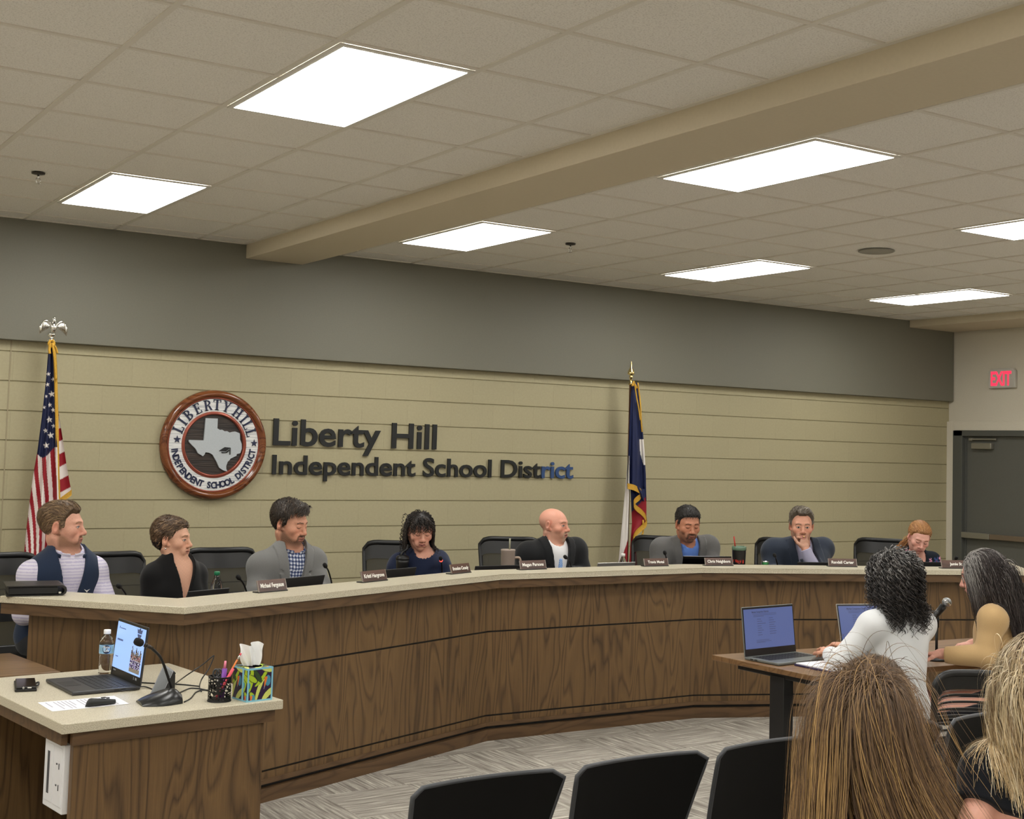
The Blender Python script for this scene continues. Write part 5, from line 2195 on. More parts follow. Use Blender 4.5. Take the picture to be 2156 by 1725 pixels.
def polygonize(fn, lo, hi, h, fine=(), hf=.0025, B=14):
    """surface nets on a rectilinear grid, finer inside the given boxes"""
    ax = [axis_coords(lo[i], hi[i], h, [(f[0][i], f[1][i]) for f in fine], hf) for i in range(3)]
    n = [len(a) for a in ax]
    D = np.full(n, 1., np.float32)
    br = [range(0, m, B) for m in n]
    idx = [(i, j, k) for i in br[0] for j in br[1] for k in br[2]]
    cen, rad = [], []
    for i, j, k in idx:
        a = [ax[q][[s, min(s+B, n[q]-1)]] for q, s in enumerate((i, j, k))]
        cen.append([x.mean() for x in a])
        rad.append(.5*math.sqrt(sum((x[1]-x[0])**2 for x in a)))
    cen, rad = np.array(cen), np.array(rad)
    dc = fn(cen, None, None)
    for (i, j, k), c, R, d in zip(idx, cen, rad, dc):
        sl = (slice(i, i+B), slice(j, j+B), slice(k, k+B))
        if abs(d) > R*1.5+.02:
            D[sl] = d
            continue
        X, Y, Z = np.meshgrid(ax[0][sl[0]], ax[1][sl[1]], ax[2][sl[2]], indexing='ij')
        P = np.stack([X.ravel(), Y.ravel(), Z.ravel()], 1)
        D[sl] = fn(P, c, R).reshape(X.shape)
    S = D < 0
    cs = np.zeros([m-1 for m in n], np.uint8)
    off = [(i, j, k) for i in (0, 1) for j in (0, 1) for k in (0, 1)]
    for i, j, k in off:
        cs += S[i:n[0]-1+i, j:n[1]-1+j, k:n[2]-1+k]
    act = (cs > 0) & (cs < 8)
    ci = np.argwhere(act)
    if len(ci) == 0:
        return np.zeros((0, 3)), np.zeros((0, 4), int)
    vid = np.full(act.shape, -1, np.int64)
    vid[act] = np.arange(len(ci))
    val = np.stack([D[ci[:, 0]+i, ci[:, 1]+j, ci[:, 2]+k] for i, j, k in off], 1)
    acc = np.zeros((len(ci), 3))
    cnt = np.zeros(len(ci))
    for a in range(8):
        for b in range(a+1, 8):
            df = [off[b][q]-off[a][q] for q in range(3)]
            if sum(abs(x) for x in df) != 1:
                continue
            va, vb = val[:, a], val[:, b]
            m = (va < 0) != (vb < 0)
            t = np.where(m, va/np.where(m, va-vb, 1), 0)
            p = np.array(off[a])[None, :]+t[:, None]*np.array(df)[None, :]
            acc += p*m[:, None]
            cnt += m
    fr = acc/cnt[:, None]
    V = np.stack([ax[q][ci[:, q]]+fr[:, q]*(ax[q][ci[:, q]+1]-ax[q][ci[:, q]]) for q in range(3)], 1)
    F = []
    for q in range(3):
        u, v = (q+1) % 3, (q+2) % 3
        s0 = [slice(None)]*3
        s1 = [slice(None)]*3
        s0[q], s1[q] = slice(0, n[q]-1), slice(1, n[q])
        x = S[tuple(s0)] != S[tuple(s1)]
        e = np.argwhere(x)
        ok = (e[:, u] > 0) & (e[:, v] > 0) & (e[:, u] < n[u]-1) & (e[:, v] < n[v]-1)
        e = e[ok]
        ins = S[tuple(e.T)]

        def cell(du, dv):
            c = e.copy()
            c[:, u] -= du
            c[:, v] -= dv
            return vid[tuple(c.T)]
        f = np.stack([cell(1, 1), cell(0, 1), cell(0, 0), cell(1, 0)], 1)
        f[~ins] = f[~ins][:, ::-1]
        F.append(f)
    F = np.vstack(F)
    F = F[(F >= 0).all(1)]
    return V, F


def grad(fn, P, e=.003):
    g = np.stack([fn(P+np.array(d)*e)-fn(P-np.array(d)*e) for d in ((1, 0, 0), (0, 1, 0), (0, 0, 1))], 1)
    return g/(np.linalg.norm(g, axis=1, keepdims=True)+1e-9)


def unit(v):
    v = np.asarray(v, float)
    return v/(np.linalg.norm(v)+1e-9)


def wrinkle(P, amp, f=14., seed=0.):
    q = P*f+seed
    w = np.sin(q[:, 0]*1.3+1.7*np.sin(q[:, 2]*.9))*np.sin(q[:, 2]*1.6+1.3*np.sin(q[:, 1]*1.1+seed))+.6*np.sin(q[:, 1]*2.3+q[:, 2]*1.9+1.2*np.sin(q[:, 0]*1.7))
    return amp*w*.6


# ------------------------------------------------------------------ heads
def head_frame(c, f, pitch=0, roll=0, s=1.):
    """f: level facing direction; pitch>0 looks down; roll>0 tips the crown to the figure's right"""
    y = unit([f[0], f[1], 0])
    x = np.array([y[1], -y[0], 0])
    z = np.array([0, 0, 1.])
    y2 = y*math.cos(pitch)-z*math.sin(pitch)
    z2 = z*math.cos(pitch)+y*math.sin(pitch)
    z3 = z2*math.cos(roll)+x*math.sin(roll)
    x3 = x*math.cos(roll)-z2*math.sin(roll)
    return dict(c=np.asarray(c, float), R=np.stack([x3, y2, z3], 1), s=s)


def head_sdf(S, H, male=True, ears=True, skull_only=False, jaw=1., eyes=True):
    c, R, s = H['c'], H['R'], H['s']
    T_ = lambda p: c+R@(np.asarray(p, float)*s)

    def E(p, r, k=.02, op=1, rot=None):
        S.ell(T_(p), np.array(r)*s, R if rot is None else R@rot, k*s, op)

    def Cn(a, b, ra, rb, k=.01, op=1):
        S.cone(T_(a), T_(b), ra*s, rb*s, k*s, op)
    E((0, -.020, .032), (.075, .096, .083), .02)
    E((0, .022, .005), (.066, .072, .085), .03)
    jw = (.054 if male else .049)*jaw
    E((0, .030, -.062), (jw, .052, .050), .035)
    E((0, .066, -.093), (.026 if male else .022, .022, .024), .025)
    if skull_only:
        return
    for sx in (-1, 1):
        E((sx*.044, .056, -.022), (.026, .028, .026), .02)
        Cn((sx*.008, .087, .026), (sx*.042, .074, .027), .010, .009, .014)
        E((sx*.032, .101, .005), (.019, .017, .012), .016, -1)
        if eyes:
            S.ball(T_((sx*.032, .0755, .004)), .0135*s, .003*s)
        # lids
        Cn((sx*.019, .087, .008), (sx*.044, .079, .008), .0042, .004, .006)
        Cn((sx*.020, .085, -.006), (sx*.043, .078, -.005), .0035, .0035, .006)
    Cn((0, .088, .016), (0, .109, -.026), .0085, .0115, .012)
    S.ball(T_((0, .111, -.029)), .0120*s, .008*s)
    for sx in (-1, 1):
        E((sx*.0125, .099, -.034), (.0085, .0115, .0085), .007)
        S.ball(T_((sx*.0065, .106, -.0425)), .004*s, .004*s, -1)
        E((sx*.030, .083, -.060), (.014, .012, .020), .02)
    Cn((-.017, .090, -.0605), (0, .0975, -.058), .0062, .0068, .007)
    Cn((.017, .090, -.0605), (0, .0975, -.058), .0062, .0068, .007)
    Cn((-.014, .090, -.0715), (.014, .090, -.0715), .0068, .0068, .007)
    Cn((-.022, .0905, -.0655), (0, .1035, -.0648), .0022, .0028, .003, -1)
    Cn((.022, .0905, -.0655), (0, .1035, -.0648), .0022, .0028, .003, -1)
    if ears:
        for sx in (-1, 1):
            a = .35*sx
            rot = np.array([[math.cos(a), math.sin(a), 0], [-math.sin(a), math.cos(a), 0], [0, 0, 1]]) @ np.array([[1, 0, 0], [0, .97, .2], [0, -.2, .97]])
            E((sx*.0815, -.012, -.003), (.0095, .0205, .034), .006, 1, rot)
            E((sx*.0915, -.007, .003), (.0075, .0115, .020), .004, -1, rot)
            Cn((sx*.071, .004, -.030), (sx*.077, -.003, -.02), .009, .008, .01)


def head_paint(V, H, skin, lips, brow, eye, open_=True, beard=None, beard_col=None, stubble=None, blush=.12, seed=0, liner=1.):
    q = (V-H['c'])@H['R']/H['s']
    x, y, z = q.T
    C = np.tile(np.array(skin), (len(V), 1))
    rng = np.random.RandomState(seed)
    n = np.sin(V[:, 0]*310)*np.sin(V[:, 1]*290)*np.sin(V[:, 2]*330)
    C = C*(1+.05*n[:, None])

    def blend(m, col):
        nonlocal C
        m = np.clip(m, 0, 1)[:, None]
        C = C*(1-m)+np.array(col)*m
    red = np.array(skin)*np.array([1.0, .72, .68])
    front = y > .03
    blend(blush*3*np.exp(-(((np.abs(x)-.043)/.022)**2+((z+.025)/.022)**2))*front, red)
    blend(blush*3*np.exp(-((x/.014)**2+((z+.03)/.014)**2))*(y > .09), red)
    blend(blush*3*((np.abs(x) > .074) & (z < .04) & (z > -.05)), red)
    if stubble is not None:
        sm = np.clip((-.028-z)/.02, 0, 1)*np.clip((y+.005)/.02, 0, 1)*(z > -.13)
        blend(.55*sm, stubble)
    if beard is not None:
        bz = -.030-.035*np.clip((y-.02)/.05, 0, 1)+.0*x
        m = np.clip((bz-z)/.020, 0, 1)*np.clip((y+.008)/.016, 0, 1)*np.clip((z+.125)/.03, .35, 1)
        m = np.maximum(m, np.clip(1-np.abs(y-.008)/.011, 0, 1)*(z < .02)*(z > -.05)*(np.abs(x) > .05))
        mo = np.clip((.0078-np.abs(z+.050))/.003, 0, 1)*(y > .082)*(np.abs(x) < .032)
        mo = np.maximum(mo, (np.hypot((np.abs(x)-.03)/.007, (z+.066)/.020) < 1)*(y > .06))
        gap = (np.hypot(x/.020, (z+.078)/.004) < 1)*(y > .08)
        if beard == 'goatee':
            m = (np.hypot(x/.024, (z+.098)/.018) < 1)*(y > .06)*.8
        b = np.maximum(m, mo)*(1-.6*gap)
        grain = .80+.20*np.sin(V[:, 2]*900+V[:, 0]*700)*np.sin(V[:, 1]*800+V[:, 0]*500)
        blend(b*grain*.92, beard_col)
    lp = (np.hypot(x/.0235, (z+.0655)/.0125) < 1) & (y > .084)
    blend(lp*.75, lips)
    blend((np.abs(z+.0655) < .0022)*(np.abs(x) < .024)*(y > .084)*.8, np.array(lips)*.35)
    ax_ = np.abs(x)
    bz = .0270-.5*np.clip(ax_-.036, 0, 1)+.10*np.clip(ax_-.014, 0, .02)
    blend(np.clip((.0042-np.abs(z-bz))/.0015, 0, 1)*(ax_ > .012)*(ax_ < .050)*(y > .06)*.85, brow)
    ex, ez = (ax_-.032)/.0135, (z-.0025)
    if open_:
        lid_ = .0062*np.sqrt(np.clip(1-ex**2, 0, 1))
        e = (np.abs(ez) < lid_) & (y > .07)
        blend(e*1., RGB(205, 196, 190))
        blend(e*np.clip((.0062-np.hypot(ax_-.032, ez))/.001, 0, 1), eye)
        blend(np.clip((.0022-np.abs(np.abs(ez)-lid_))/.0012, 0, 1)*(np.abs(ex) < 1.05)*(y > .066)*(ez > -.001)*liner, np.array(eye)*.5)
        blend(np.clip((.0016-np.abs(np.abs(ez)-lid_))/.0012, 0, 1)*(np.abs(ex) < 1.)*(y > .066)*(ez < 0)*.5*liner, np.array(skin)*.4)
    else:
        lz = -.0035+.004*ex**2
        blend(np.clip((.0027-np.abs(z-lz))/.0012, 0, 1)*(np.abs(ex) < 1)*(y > .066)*.92, np.array(RGB(44, 28, 24)))
        blend(np.clip((.0016-np.abs(z-.010+.003*ex**2))/.001, 0, 1)*(np.abs(ex) < 1)*(y > .066)*.4, np.array(skin)*.5)
    blend((np.hypot(ax_-.0065, (z+.041)) < .0042)*(y > .095)*.8, np.array(skin)*.18)
    return C


# ------------------------------------------------------------------ hands
def hand_sdf(S, W, d, n, right=True, curl=(.5, .6, .4), thumb=.4, s=1., spread=.06, k=.006):
    """wrist W, direction d of the palm, n the way the palm faces; curl per joint (mcp, pip, dip) in radians"""
    d = unit(d)
    n = unit(n-np.dot(n, d)*d)
    side = np.cross(n, d)*(1 if right else -1)     # towards the thumb
    W = np.asarray(W, float)
    S.ell(W+d*.048*s, np.array([.040, .050, .0155])*s, np.stack([side, d, n], 1), .012)
    S.cone(W-d*.02*s, W+d*.02*s, .026*s, .027*s, .012)
    base = [(.027, .088), (.009, .094), (-.010, .090), (-.027, .080)]
    lens = [(.042, .025, .020), (.047, .029, .021), (.043, .027, .020), (.034, .020, .018)]
    for i, ((bx, bl), ln) in enumerate(zip(base, lens)):
        p = W+side*bx*s+d*bl*s
        ang = 0.
        sd = side*(1.5-i)*spread
        r = (.0088, .0090, .0086, .0078)[i]*s
        for j in range(3):
            ang += curl[j]*(1+.08*i)
            dr = unit(d*math.cos(ang)+n*math.sin(ang)+sd*math.cos(ang))
            q = p+dr*ln[j]*s
            S.cone(p, q, r*(1-.08*j), r*(1-.08*(j+1)), k)
            p = q
    p = W+side*.024*s+d*.022*s
    dr = unit(side*.75+d*.75+n*.35)
    q = p+dr*.042*s
    S.cone(p, q, .0135*s, .0108*s, .012)
    dr = unit(side*(.5-thumb)+d*.95+n*(.25+thumb))
    r_ = q+dr*.032*s
    S.cone(q, r_, .0105*s, .0098*s, k)
    dr = unit(side*(.2-thumb)+d*.95+n*(.3+thumb))
    S.cone(r_, r_+dr*.025*s, .0098*s, .008*s, k)


# ------------------------------------------------------------------ strands
def ribbons(P, Nn, w, taper=True):
    """P (n,m,3) strand points, Nn (n,m,3) outward directions -> flat ribbons (verts, quads)"""
    n, m, _ = P.shape
    t = np.empty_like(P)
    t[:, 1:-1] = P[:, 2:]-P[:, :-2]
    t[:, 0] = P[:, 1]-P[:, 0]
    t[:, -1] = P[:, -1]-P[:, -2]
    u = np.cross(t, Nn)
    u /= np.linalg.norm(u, axis=2, keepdims=True)+1e-9
    ww = np.broadcast_to(np.asarray(w, float).reshape(-1, 1), (n, m)).copy()
    if taper:
        ww = ww*np.clip(np.linspace(1.0, .25, m)*1.6, 0, 1)[None, :]
    A = P-u*ww[..., None]/2
    B_ = P+u*ww[..., None]/2
    V = np.stack([A, B_], 2).reshape(-1, 3)
    i, j = np.meshgrid(np.arange(n), np.arange(m-1), indexing='ij')
    a = (i*m+j).ravel()*2
    F = np.stack([a, a+1, a+3, a+2], 1)
    return V, F


def tubes3(P, r):
    n, m, _ = P.shape
    t = np.empty_like(P)
    t[:, 1:-1] = P[:, 2:]-P[:, :-2]
    t[:, 0] = P[:, 1]-P[:, 0]
    t[:, -1] = P[:, -1]-P[:, -2]
    t /= np.linalg.norm(t, axis=2, keepdims=True)+1e-9
    ref = np.where(np.abs(t[..., 2:3]) > .9, np.array([1., 0, 0]), np.array([0, 0, 1.]))
    u = np.cross(t, ref)
    u /= np.linalg.norm(u, axis=2, keepdims=True)+1e-9
    v = np.cross(t, u)
    rr = np.broadcast_to(np.asarray(r, float).reshape(-1, 1), (n, m))*np.clip(np.linspace(1., .3, m)*1.5, 0, 1)[None, :]
    ring = [P+(u*math.cos(a)+v*math.sin(a))*rr[..., None] for a in (0, 2.094, 4.189)]
    V = np.stack(ring, 2).reshape(-1, 3)
    i, j = np.meshgrid(np.arange(n), np.arange(m-1), indexing='ij')
    a = (i*m+j).ravel()*3
    F = np.vstack([np.stack([a+q, a+(q+1) % 3, a+3+(q+1) % 3, a+3+q], 1) for q in range(3)])
    return V, F


def m_hair():
    m, nt, b = newmat('hair')
    a = N(nt, 'ShaderNodeAttribute', attribute_name='Col')
    L(nt, a.outputs['Color'], b.inputs['Base Color'])
    b.inputs['Roughness'].default_value = .52
    b.inputs['Specular IOR Level'].default_value = .35
    return m


M_hair = m_hair()
M_skin = vcol('skin', .48, .35, .15, 700)
M_skin.node_tree.nodes['Principled BSDF'].inputs['Subsurface Weight'].default_value = .06
M_skin.node_tree.nodes['Principled BSDF'].inputs['Subsurface Radius'].default_value = (.012, .005, .003)


class Fig:
    """a seated figure; joints are world points"""

    def __init__(self, label, J, H, seat_z, g=1., male=True, fs=1.):
        self.J, self.H, self.g, self.male, self.fs = J, H, g, male, fs
        P, Nk = J['P'], J['N']
        self.root = empty('person', (float(P[0]), float(P[1]), seat_z), label, 'person')
        z = unit(Nk-P)
        x = J['SR']-J['SL']
        x = unit(x-np.dot(x, z)*z)
        y = np.cross(z, x)
        self.X, self.Y, self.Z = x, y, z
        self.R3 = np.stack([x, y, z], 1)
        self.top, self.trunk, self.legs = Sdf(), Sdf(), Sdf()
        ln = np.linalg.norm(Nk-P)
        R3 = self.R3
        at = lambda f, yy=0., xx=0.: P+(Nk-P)*f+y*yy+x*xx
        mid = (J['SL']+J['SR'])/2
        for S, sh in ((self.trunk, .74), (self.top, 1.)):
            S.ell(at(.02, 0), np.array([.165*g*(1 if male else 1.06), .12*g, .12]), R3, .05)
            S.ell(at(.30, .012), np.array([.148*g*(1 if male else .92), .112*g, .17]), R3, .06)
            S.ell(at(.66, .012), np.array([.155*g*(1 if male else .93), .112*g, .19]), R3, .06)
            if not male:
                for sx in (-1, 1):
                    S.ell(at(.60, .075*g, sx*.07), np.array([.062, .055, .062]), R3, .04)
            a, b = mid+(J['SL']-mid)*sh, mid+(J['SR']-mid)*sh
            rs = .060*g if male else .050*g
            S.cone(a, mid+y*.005, rs, rs*1.15, .05)
            S.cone(b, mid+y*.005, rs, rs*1.15, .05)
            S.cone(Nk+z*.015-y*.005, mid+(J['SL']-mid)*.7*sh, .052, .046*g, .04)
            S.cone(Nk+z*.015-y*.005, mid+(J['SR']-mid)*.7*sh, .052, .046*g, .04)
        ra = (.052*g, .043*g, .030) if male else (.045*g, .037*g, .026)
        for s_ in 'LR':
            self.top.ball(J['S'+s_], ra[0]*1.12, .03)
            self.top.cone(J['S'+s_], J['E'+s_], ra[0], ra[1], .03)
            self.top.cone(J['E'+s_], J['W'+s_], ra[1], ra[2], .02)
            hp = P+x*(.085 if s_ == 'R' else -.085)-z*.02
            self.legs.cone(hp, J['K'+s_], .085*g, .058*g, .04)
            self.legs.cone(J['K'+s_], J['A'+s_], .056*g, .040, .02)
        self.legs.ell(at(.02, 0), np.array([.165*g*(1 if male else 1.06), .12*g, .12]), R3, .05)
        self.skull = Sdf()
        head_sdf(self.skull, H, male, skull_only=True)
        self.neck = (H['c']+H['R']@np.array([0, -.022, -.060])*H['s'], Nk+z*.0)
        self.body = Sdf()
        self.hand_boxes = []

    def loc(self, P):
        return (P-self.J['N'])@self.R3

    def hand(self, s_, d, n, **kw):
        hand_sdf(self.body, self.J['W'+s_], np.asarray(d, float), np.asarray(n, float), s_ == 'R', **kw)
        w = self.J['W'+s_]+unit(d)*.07
        self.hand_boxes.append((w-.10, w+.10))

    def skin(self, paint, hf=.0024, h=.0085, ears=True, jaw=1.):
        B_ = self.body
        hands = B_.p
        B_.p = []
        for q in self.legs.p+self.top.p:
            B_.p.append(q)
        B_.cone(self.neck[1], self.neck[0], (.060 if self.male else .050)*self.fs, (.056 if self.male else .047)*self.fs, .03)
        for sd in (-1, 1):   # sterno-mastoid
            B_.cone(self.H['c']+self.H['R']@np.array([sd*.055, -.02, -.055])*self.H['s'], self.J['N']+self.Y*.045+self.X*sd*.015, .016, .013, .03)
        head_sdf(B_, self.H, self.male, ears, jaw=jaw)
        B_.p += hands
        pts = np.array([q[4] for q in B_.p])
        rr = np.array([q[5] for q in B_.p])[:, None]
        lo, hi = (pts-rr).min(0)-.02, (pts+rr).max(0)+.02
        c, s = self.H['c'], self.H['s']
        fine = [(c-.15*s, c+.15*s)]+self.hand_boxes
        fn = lambda P, c_, R_: B_.eval(P, c_, R_)
        V, F = polygonize(fn, lo, hi, h, fine, hf)
        npmesh('body', V, F, M_skin, self.root, paint(V))

    def cloth(self, name, fn, mat, h=.006, S=None, parent=None, lo=None, hi=None, colf=None, label=None):
        S = S or self.top
        pts = np.array([q[4] for q in S.p])
        rr = np.array([q[5] for q in S.p])[:, None]
        l_, h_ = (pts-rr).min(0)-.05, (pts+rr).max(0)+.08
        if lo is not None:
            l_ = np.maximum(l_, lo)
        if hi is not None:
            h_ = np.minimum(h_, hi)
        V, F = polygonize(fn, l_, h_, h)
        return npmesh(name, V, F, mat, parent or self.root, colf(V) if colf else None, label=label)

    def sleeve_cut(self, P, s_, back=0., rad=.10):
        W, E = self.J['W'+s_], self.J['E'+s_]
        d = unit(W-E)
        c = (P-(W-d*back))@d
        t = np.clip(((P-E)@d)/np.linalg.norm(W-E), 0, 1.2)
        near = np.linalg.norm(P-(E+t[:, None]*(W-E)), axis=1) < .075
        return np.where(near & (np.linalg.norm(P-W, axis=1) < rad+back), c, -1.)

    def garment(self, off=.014, amp=.004, S=None, vneck=None, crew=None, sleeves=(0., 0.), hem=None, seed=0., lapel=False, collar=None, u0=0., f=14.):
        """returns the distance function of a garment lying over the figure"""
        S = S or self.top
        ln = np.linalg.norm(self.J['N']-self.J['P'])

        def fn(P, c, R):
            d0 = S.eval(P, c, R)
            d = d0-off+(wrinkle(P, amp, f, seed) if amp else 0)
            q = self.loc(P)
            u, v, w = q.T
            if vneck:
                a, dep = vneck
                half = np.where(w > -dep, a*np.clip((w+dep)/dep, 0, 1.15), -1)
                wed = np.minimum(np.minimum(half-np.abs(u-u0), v+.03), w+dep)
                if lapel:
                    lw = np.where(w > -.085, .058, np.where(w > -.105, .036, .060*np.clip((w+dep)/(dep-.105), 0, 1)))
                    e = np.abs(u-u0)-half
                    dl = np.maximum(np.maximum(np.maximum(d0-off-.008, e-lw), -e), np.maximum(-v-.0, -(w+dep)))
                    d = np.minimum(d, dl)
                d = np.maximum(d, wed)
            if crew:
                r_, yy, ww = crew
                d = np.maximum(d, r_-np.sqrt(u**2+(v-yy)**2+((w-ww)*1.1)**2))
            if collar:
                r_, lo_, hi_, gap, th_ = collar
                vc = .012+.30*(w-.0)
                rad = np.sqrt(u**2+(v-vc)**2)
                top_ = hi_-.35*np.clip(v+.02, 0, .08)
                sh = np.maximum(np.abs(rad-r_)-th_, np.maximum(w-top_, lo_-w-.4*np.clip(v, 0, .06)))
                if gap is not None:
                    sh = np.maximum(sh, np.minimum(gap-np.abs(u), v))
                d = np.minimum(d, sh)
            for s_, bk in zip('LR', sleeves):
                if bk is not None:
                    d = np.maximum(d, self.sleeve_cut(P, s_, bk))
            d = np.maximum(d, -(w+ln+(hem if hem is not None else .06)))
            return d
        return fn

    def trousers(self, mat, off=.012, shoe=True):
        ln = np.linalg.norm(self.J['N']-self.J['P'])

        def fn(P, c, R):
            d = self.legs.eval(P, c, R)-off+wrinkle(P, .004, 12., 3.)
            for s_ in 'LR':
                A_ = self.J['A'+s_]
                d = np.where(np.linalg.norm(P-A_, axis=1) < .12, np.maximum(d, A_[2]-.0-P[:, 2]), d)
            return np.maximum(d, self.loc(P)[:, 2]+ln-.10)
        self.cloth('trousers', fn, mat, .010, self.legs)
        if shoe:
            for s_ in 'LR':
                A_ = Vector(self.J['A'+s_])
                f_ = Vector((self.Y[0], self.Y[1], 0)).normalized()
                zz = self.root.location.z
                m = MB()
                M = Matrix.Translation((A_.x, A_.y, zz)) @ Matrix.Rotation(math.atan2(f_.y, f_.x)-math.pi/2, 4, 'Z')
                R_ = []
                for i in range(12):
                    t = i/11
                    w_ = .042*math.sin(math.pi*min(1, .18+t*.80))**.5
                    hh = .085*(1-t)**1.3+.035*math.sin(math.pi*min(1, .25+t*.7))
                    R_.append([(w_*math.cos(a)*(1 if math.sin(a) > -.2 else .95), -.075+t*.27, max(.001, hh*.5+hh*.5*math.sin(a))) for a in np.linspace(0, 2*math.pi, 14, endpoint=False)])
                m.at(M).grid(R_, wrap=True)
                m.add(R_[0], [tuple(range(13, -1, -1))]).add(R_[-1], [tuple(range(14))])
                m.build('shoe', M_lea, self.root, True)

    # hair ---------------------------------------------------------
    def hq(self, P):
        return (P-self.H['c'])@self.H['R']/self.H['s']

    def hair_cap(self, tfun, h=.0035, reach=.16):
        """solid hair mass: the skull thickened by tfun(q) metres"""
        c = self.H['c']

        def fn(P, c_, R_):
            return self.skull.eval(P, c_, R_)-tfun(self.hq(P))*self.H['s']
        return polygonize(fn, c-reach, c+reach, h)

    def short_strands(self, V, F, n, comb, length, width, mask, lift=.006, seed=1, m=7, wave=0.):
        rng = np.random.RandomState(seed)
        q = self.hq(V)
        ok = np.where(mask(q) > 0)[0]
        idx = ok[rng.randint(0, len(ok), n)]
        p = V[idx].copy()
        sk = lambda P: self.skull.eval(P)
        g = grad(sk, p)
        d0 = sk(p)
        ql = q[idx]
        dirl = comb(ql)+rng.normal(0, .22, (n, 3))
        dw = dirl@self.H['R'].T
        L_ = length*(.6+.8*rng.rand(n))
        out, nn = [p-g*.002], [g]
        cur = p.copy()
        ph_ = rng.rand(n)*6
        for k in range(1, m):
            g = grad(sk, cur)
            t = dw-(dw*g).sum(1, keepdims=True)*g
            t /= np.linalg.norm(t, axis=1, keepdims=True)+1e-9
            if wave:
                sdv = np.cross(g, t)
                t = t+sdv*(wave*np.sin(ph_+k*1.3))[:, None]
            cur = cur+t*(L_/(m-1))[:, None]
            dd = sk(cur)
            tgt = d0+lift*math.sin(math.pi*min(1, k/(m-1)*.8+.1))*(.4+rng.rand(n)*.8)
            cur = cur+g*(tgt-dd)[:, None]
            out.append(cur.copy())
            nn.append(g)
        P = np.stack(out, 1)
        Nn = np.stack(nn, 1)
        return P, Nn, idx

    def add_hair(self, parts, name='hair'):
        """parts: list of (V,F,col)"""
        Vs, Fs, Cs, o = [], [], [], 0
        for V, F, c in parts:
            Vs.append(V)
            Fs.append(F+o)
            Cs.append(c)
            o += len(V)
        return npmesh(name, np.vstack(Vs), np.vstack(Fs), M_hair, self.root, np.vstack(Cs))


def strand_cols(n, m, per, cols, rng, var=.25, pick=None):
    """per-strand colour repeated over its vertices"""
    cols = np.array(cols)
    k = rng.randint(0, len(cols), n) if pick is None else pick
    c = cols[k]*(1-var+2*var*rng.rand(n, 1))
    return np.repeat(c, m*per, axis=0)


HL_MEN = [(-.13, -.075), (-.055, -.072), (-.040, -.045), (-.030, .0), (-.018, .032), (.008, .034), (.012, -.006), (.030, -.004), (.034, .04), (.05, .056), (.075, .070), (.13, .076)]


def mfun(tab, recess=.0):
    ys, zs = [t[0] for t in tab], [t[1] for t in tab]

    def f(q):
        x, y, z = q.T
        zb = np.interp(y, ys, zs)
        zb = zb+recess*np.clip((np.abs(x)-.025)/.02, 0, 1)*np.clip((y-.03)/.03, 0, 1)
        return z-zb
    return f


def men_cap(fig, mf, top, side, col, n=1500, comb=None, length=.035, width=.0022, var=.3, cols=None, seed=1, crown=None, wave=0., mass=None):
    def tf(q):
        m = mf(q)
        up = np.clip((q[:, 2]-.03)/.07, 0, 1)
        T_ = side+(top-side)*up
        if crown:
            T_ = T_+crown(q)
        T_ = T_*(1+.22*np.sin(q[:, 0]*170+2*np.sin(q[:, 1]*50))*np.sin(q[:, 1]*60+q[:, 2]*90))
        return np.clip(m/.018, 0, 1)**.7*T_-.007*np.clip(-m/.006, 0, 1)-.001
    V, F = fig.hair_cap(tf)
    keep = mf(fig.hq(V)) > -.006
    F = F[keep[F].all(1)]
    rng = np.random.RandomState(seed)
    c0 = np.tile(np.array(col), (len(V), 1))
    if mass is not None:
        c0 = mass(fig.hq(V), c0)
    comb = comb or (lambda q: np.stack([q[:, 0]*2, -np.ones(len(q)), -.2-.8*(q[:, 1] < 0)], 1))
    P, Nn, idx = fig.short_strands(V, F, n, comb, length, width, lambda q: mf(q)-.004, seed=seed, wave=wave)
    w = width*(.6+.8*rng.rand(n))
    RV, RF = ribbons(P, Nn, w)
    cc = c0[idx]*(1-var+2*var*rng.rand(n, 1))
    if cols is not None:
        ch = rng.rand(n) < .35
        cc[ch] = np.array(cols)[rng.randint(0, len(cols), ch.sum())]
    RC = np.repeat(cc, P.shape[1]*2, axis=0)
    fig.add_hair([(V, F, c0*.62), (RV, RF, RC)])


def fall(fig, roots, dirs, length, coll, layer, bias, stiff=.72, m=34, settle=None):
    """strands leaving the scalp along dirs, falling and resting on what lies below"""
    n = len(roots)
    P = [roots]
    g = grad(coll, roots)
    Nn = [g]
    cur, dr = roots.copy(), dirs.copy()
    ds = (length/(m-1))[:, None]
    for k in range(1, m):
        gv = bias(cur, k/(m-1))
        dr = dr*stiff+gv*(1-stiff)
        dr /= np.linalg.norm(dr, axis=1, keepdims=True)+1e-9
        nx = cur+dr*ds
        d = coll(nx)
        g = grad(coll, nx)
        push = np.clip(layer*min(1, (k+1)/7)-d, 0, .03)
        nx = nx+g*push[:, None]
        dr = (nx-cur)/ds
        cur = nx
        P.append(cur.copy())
        Nn.append(g)
    return np.stack(P, 1), np.stack(Nn, 1)
# ------------------------------------------------------------------ the people
def facing(px, py, phi):
    """level direction: phi=0 towards the seats the photo was taken from, 90 = photo's right"""
    v = unit(ray(px, py)[:2])
    r = np.array([v[1], -v[0]])
    a = math.radians(phi)
    f = r*math.sin(a)-v*math.cos(a)
    return np.array([f[0], f[1], 0.])


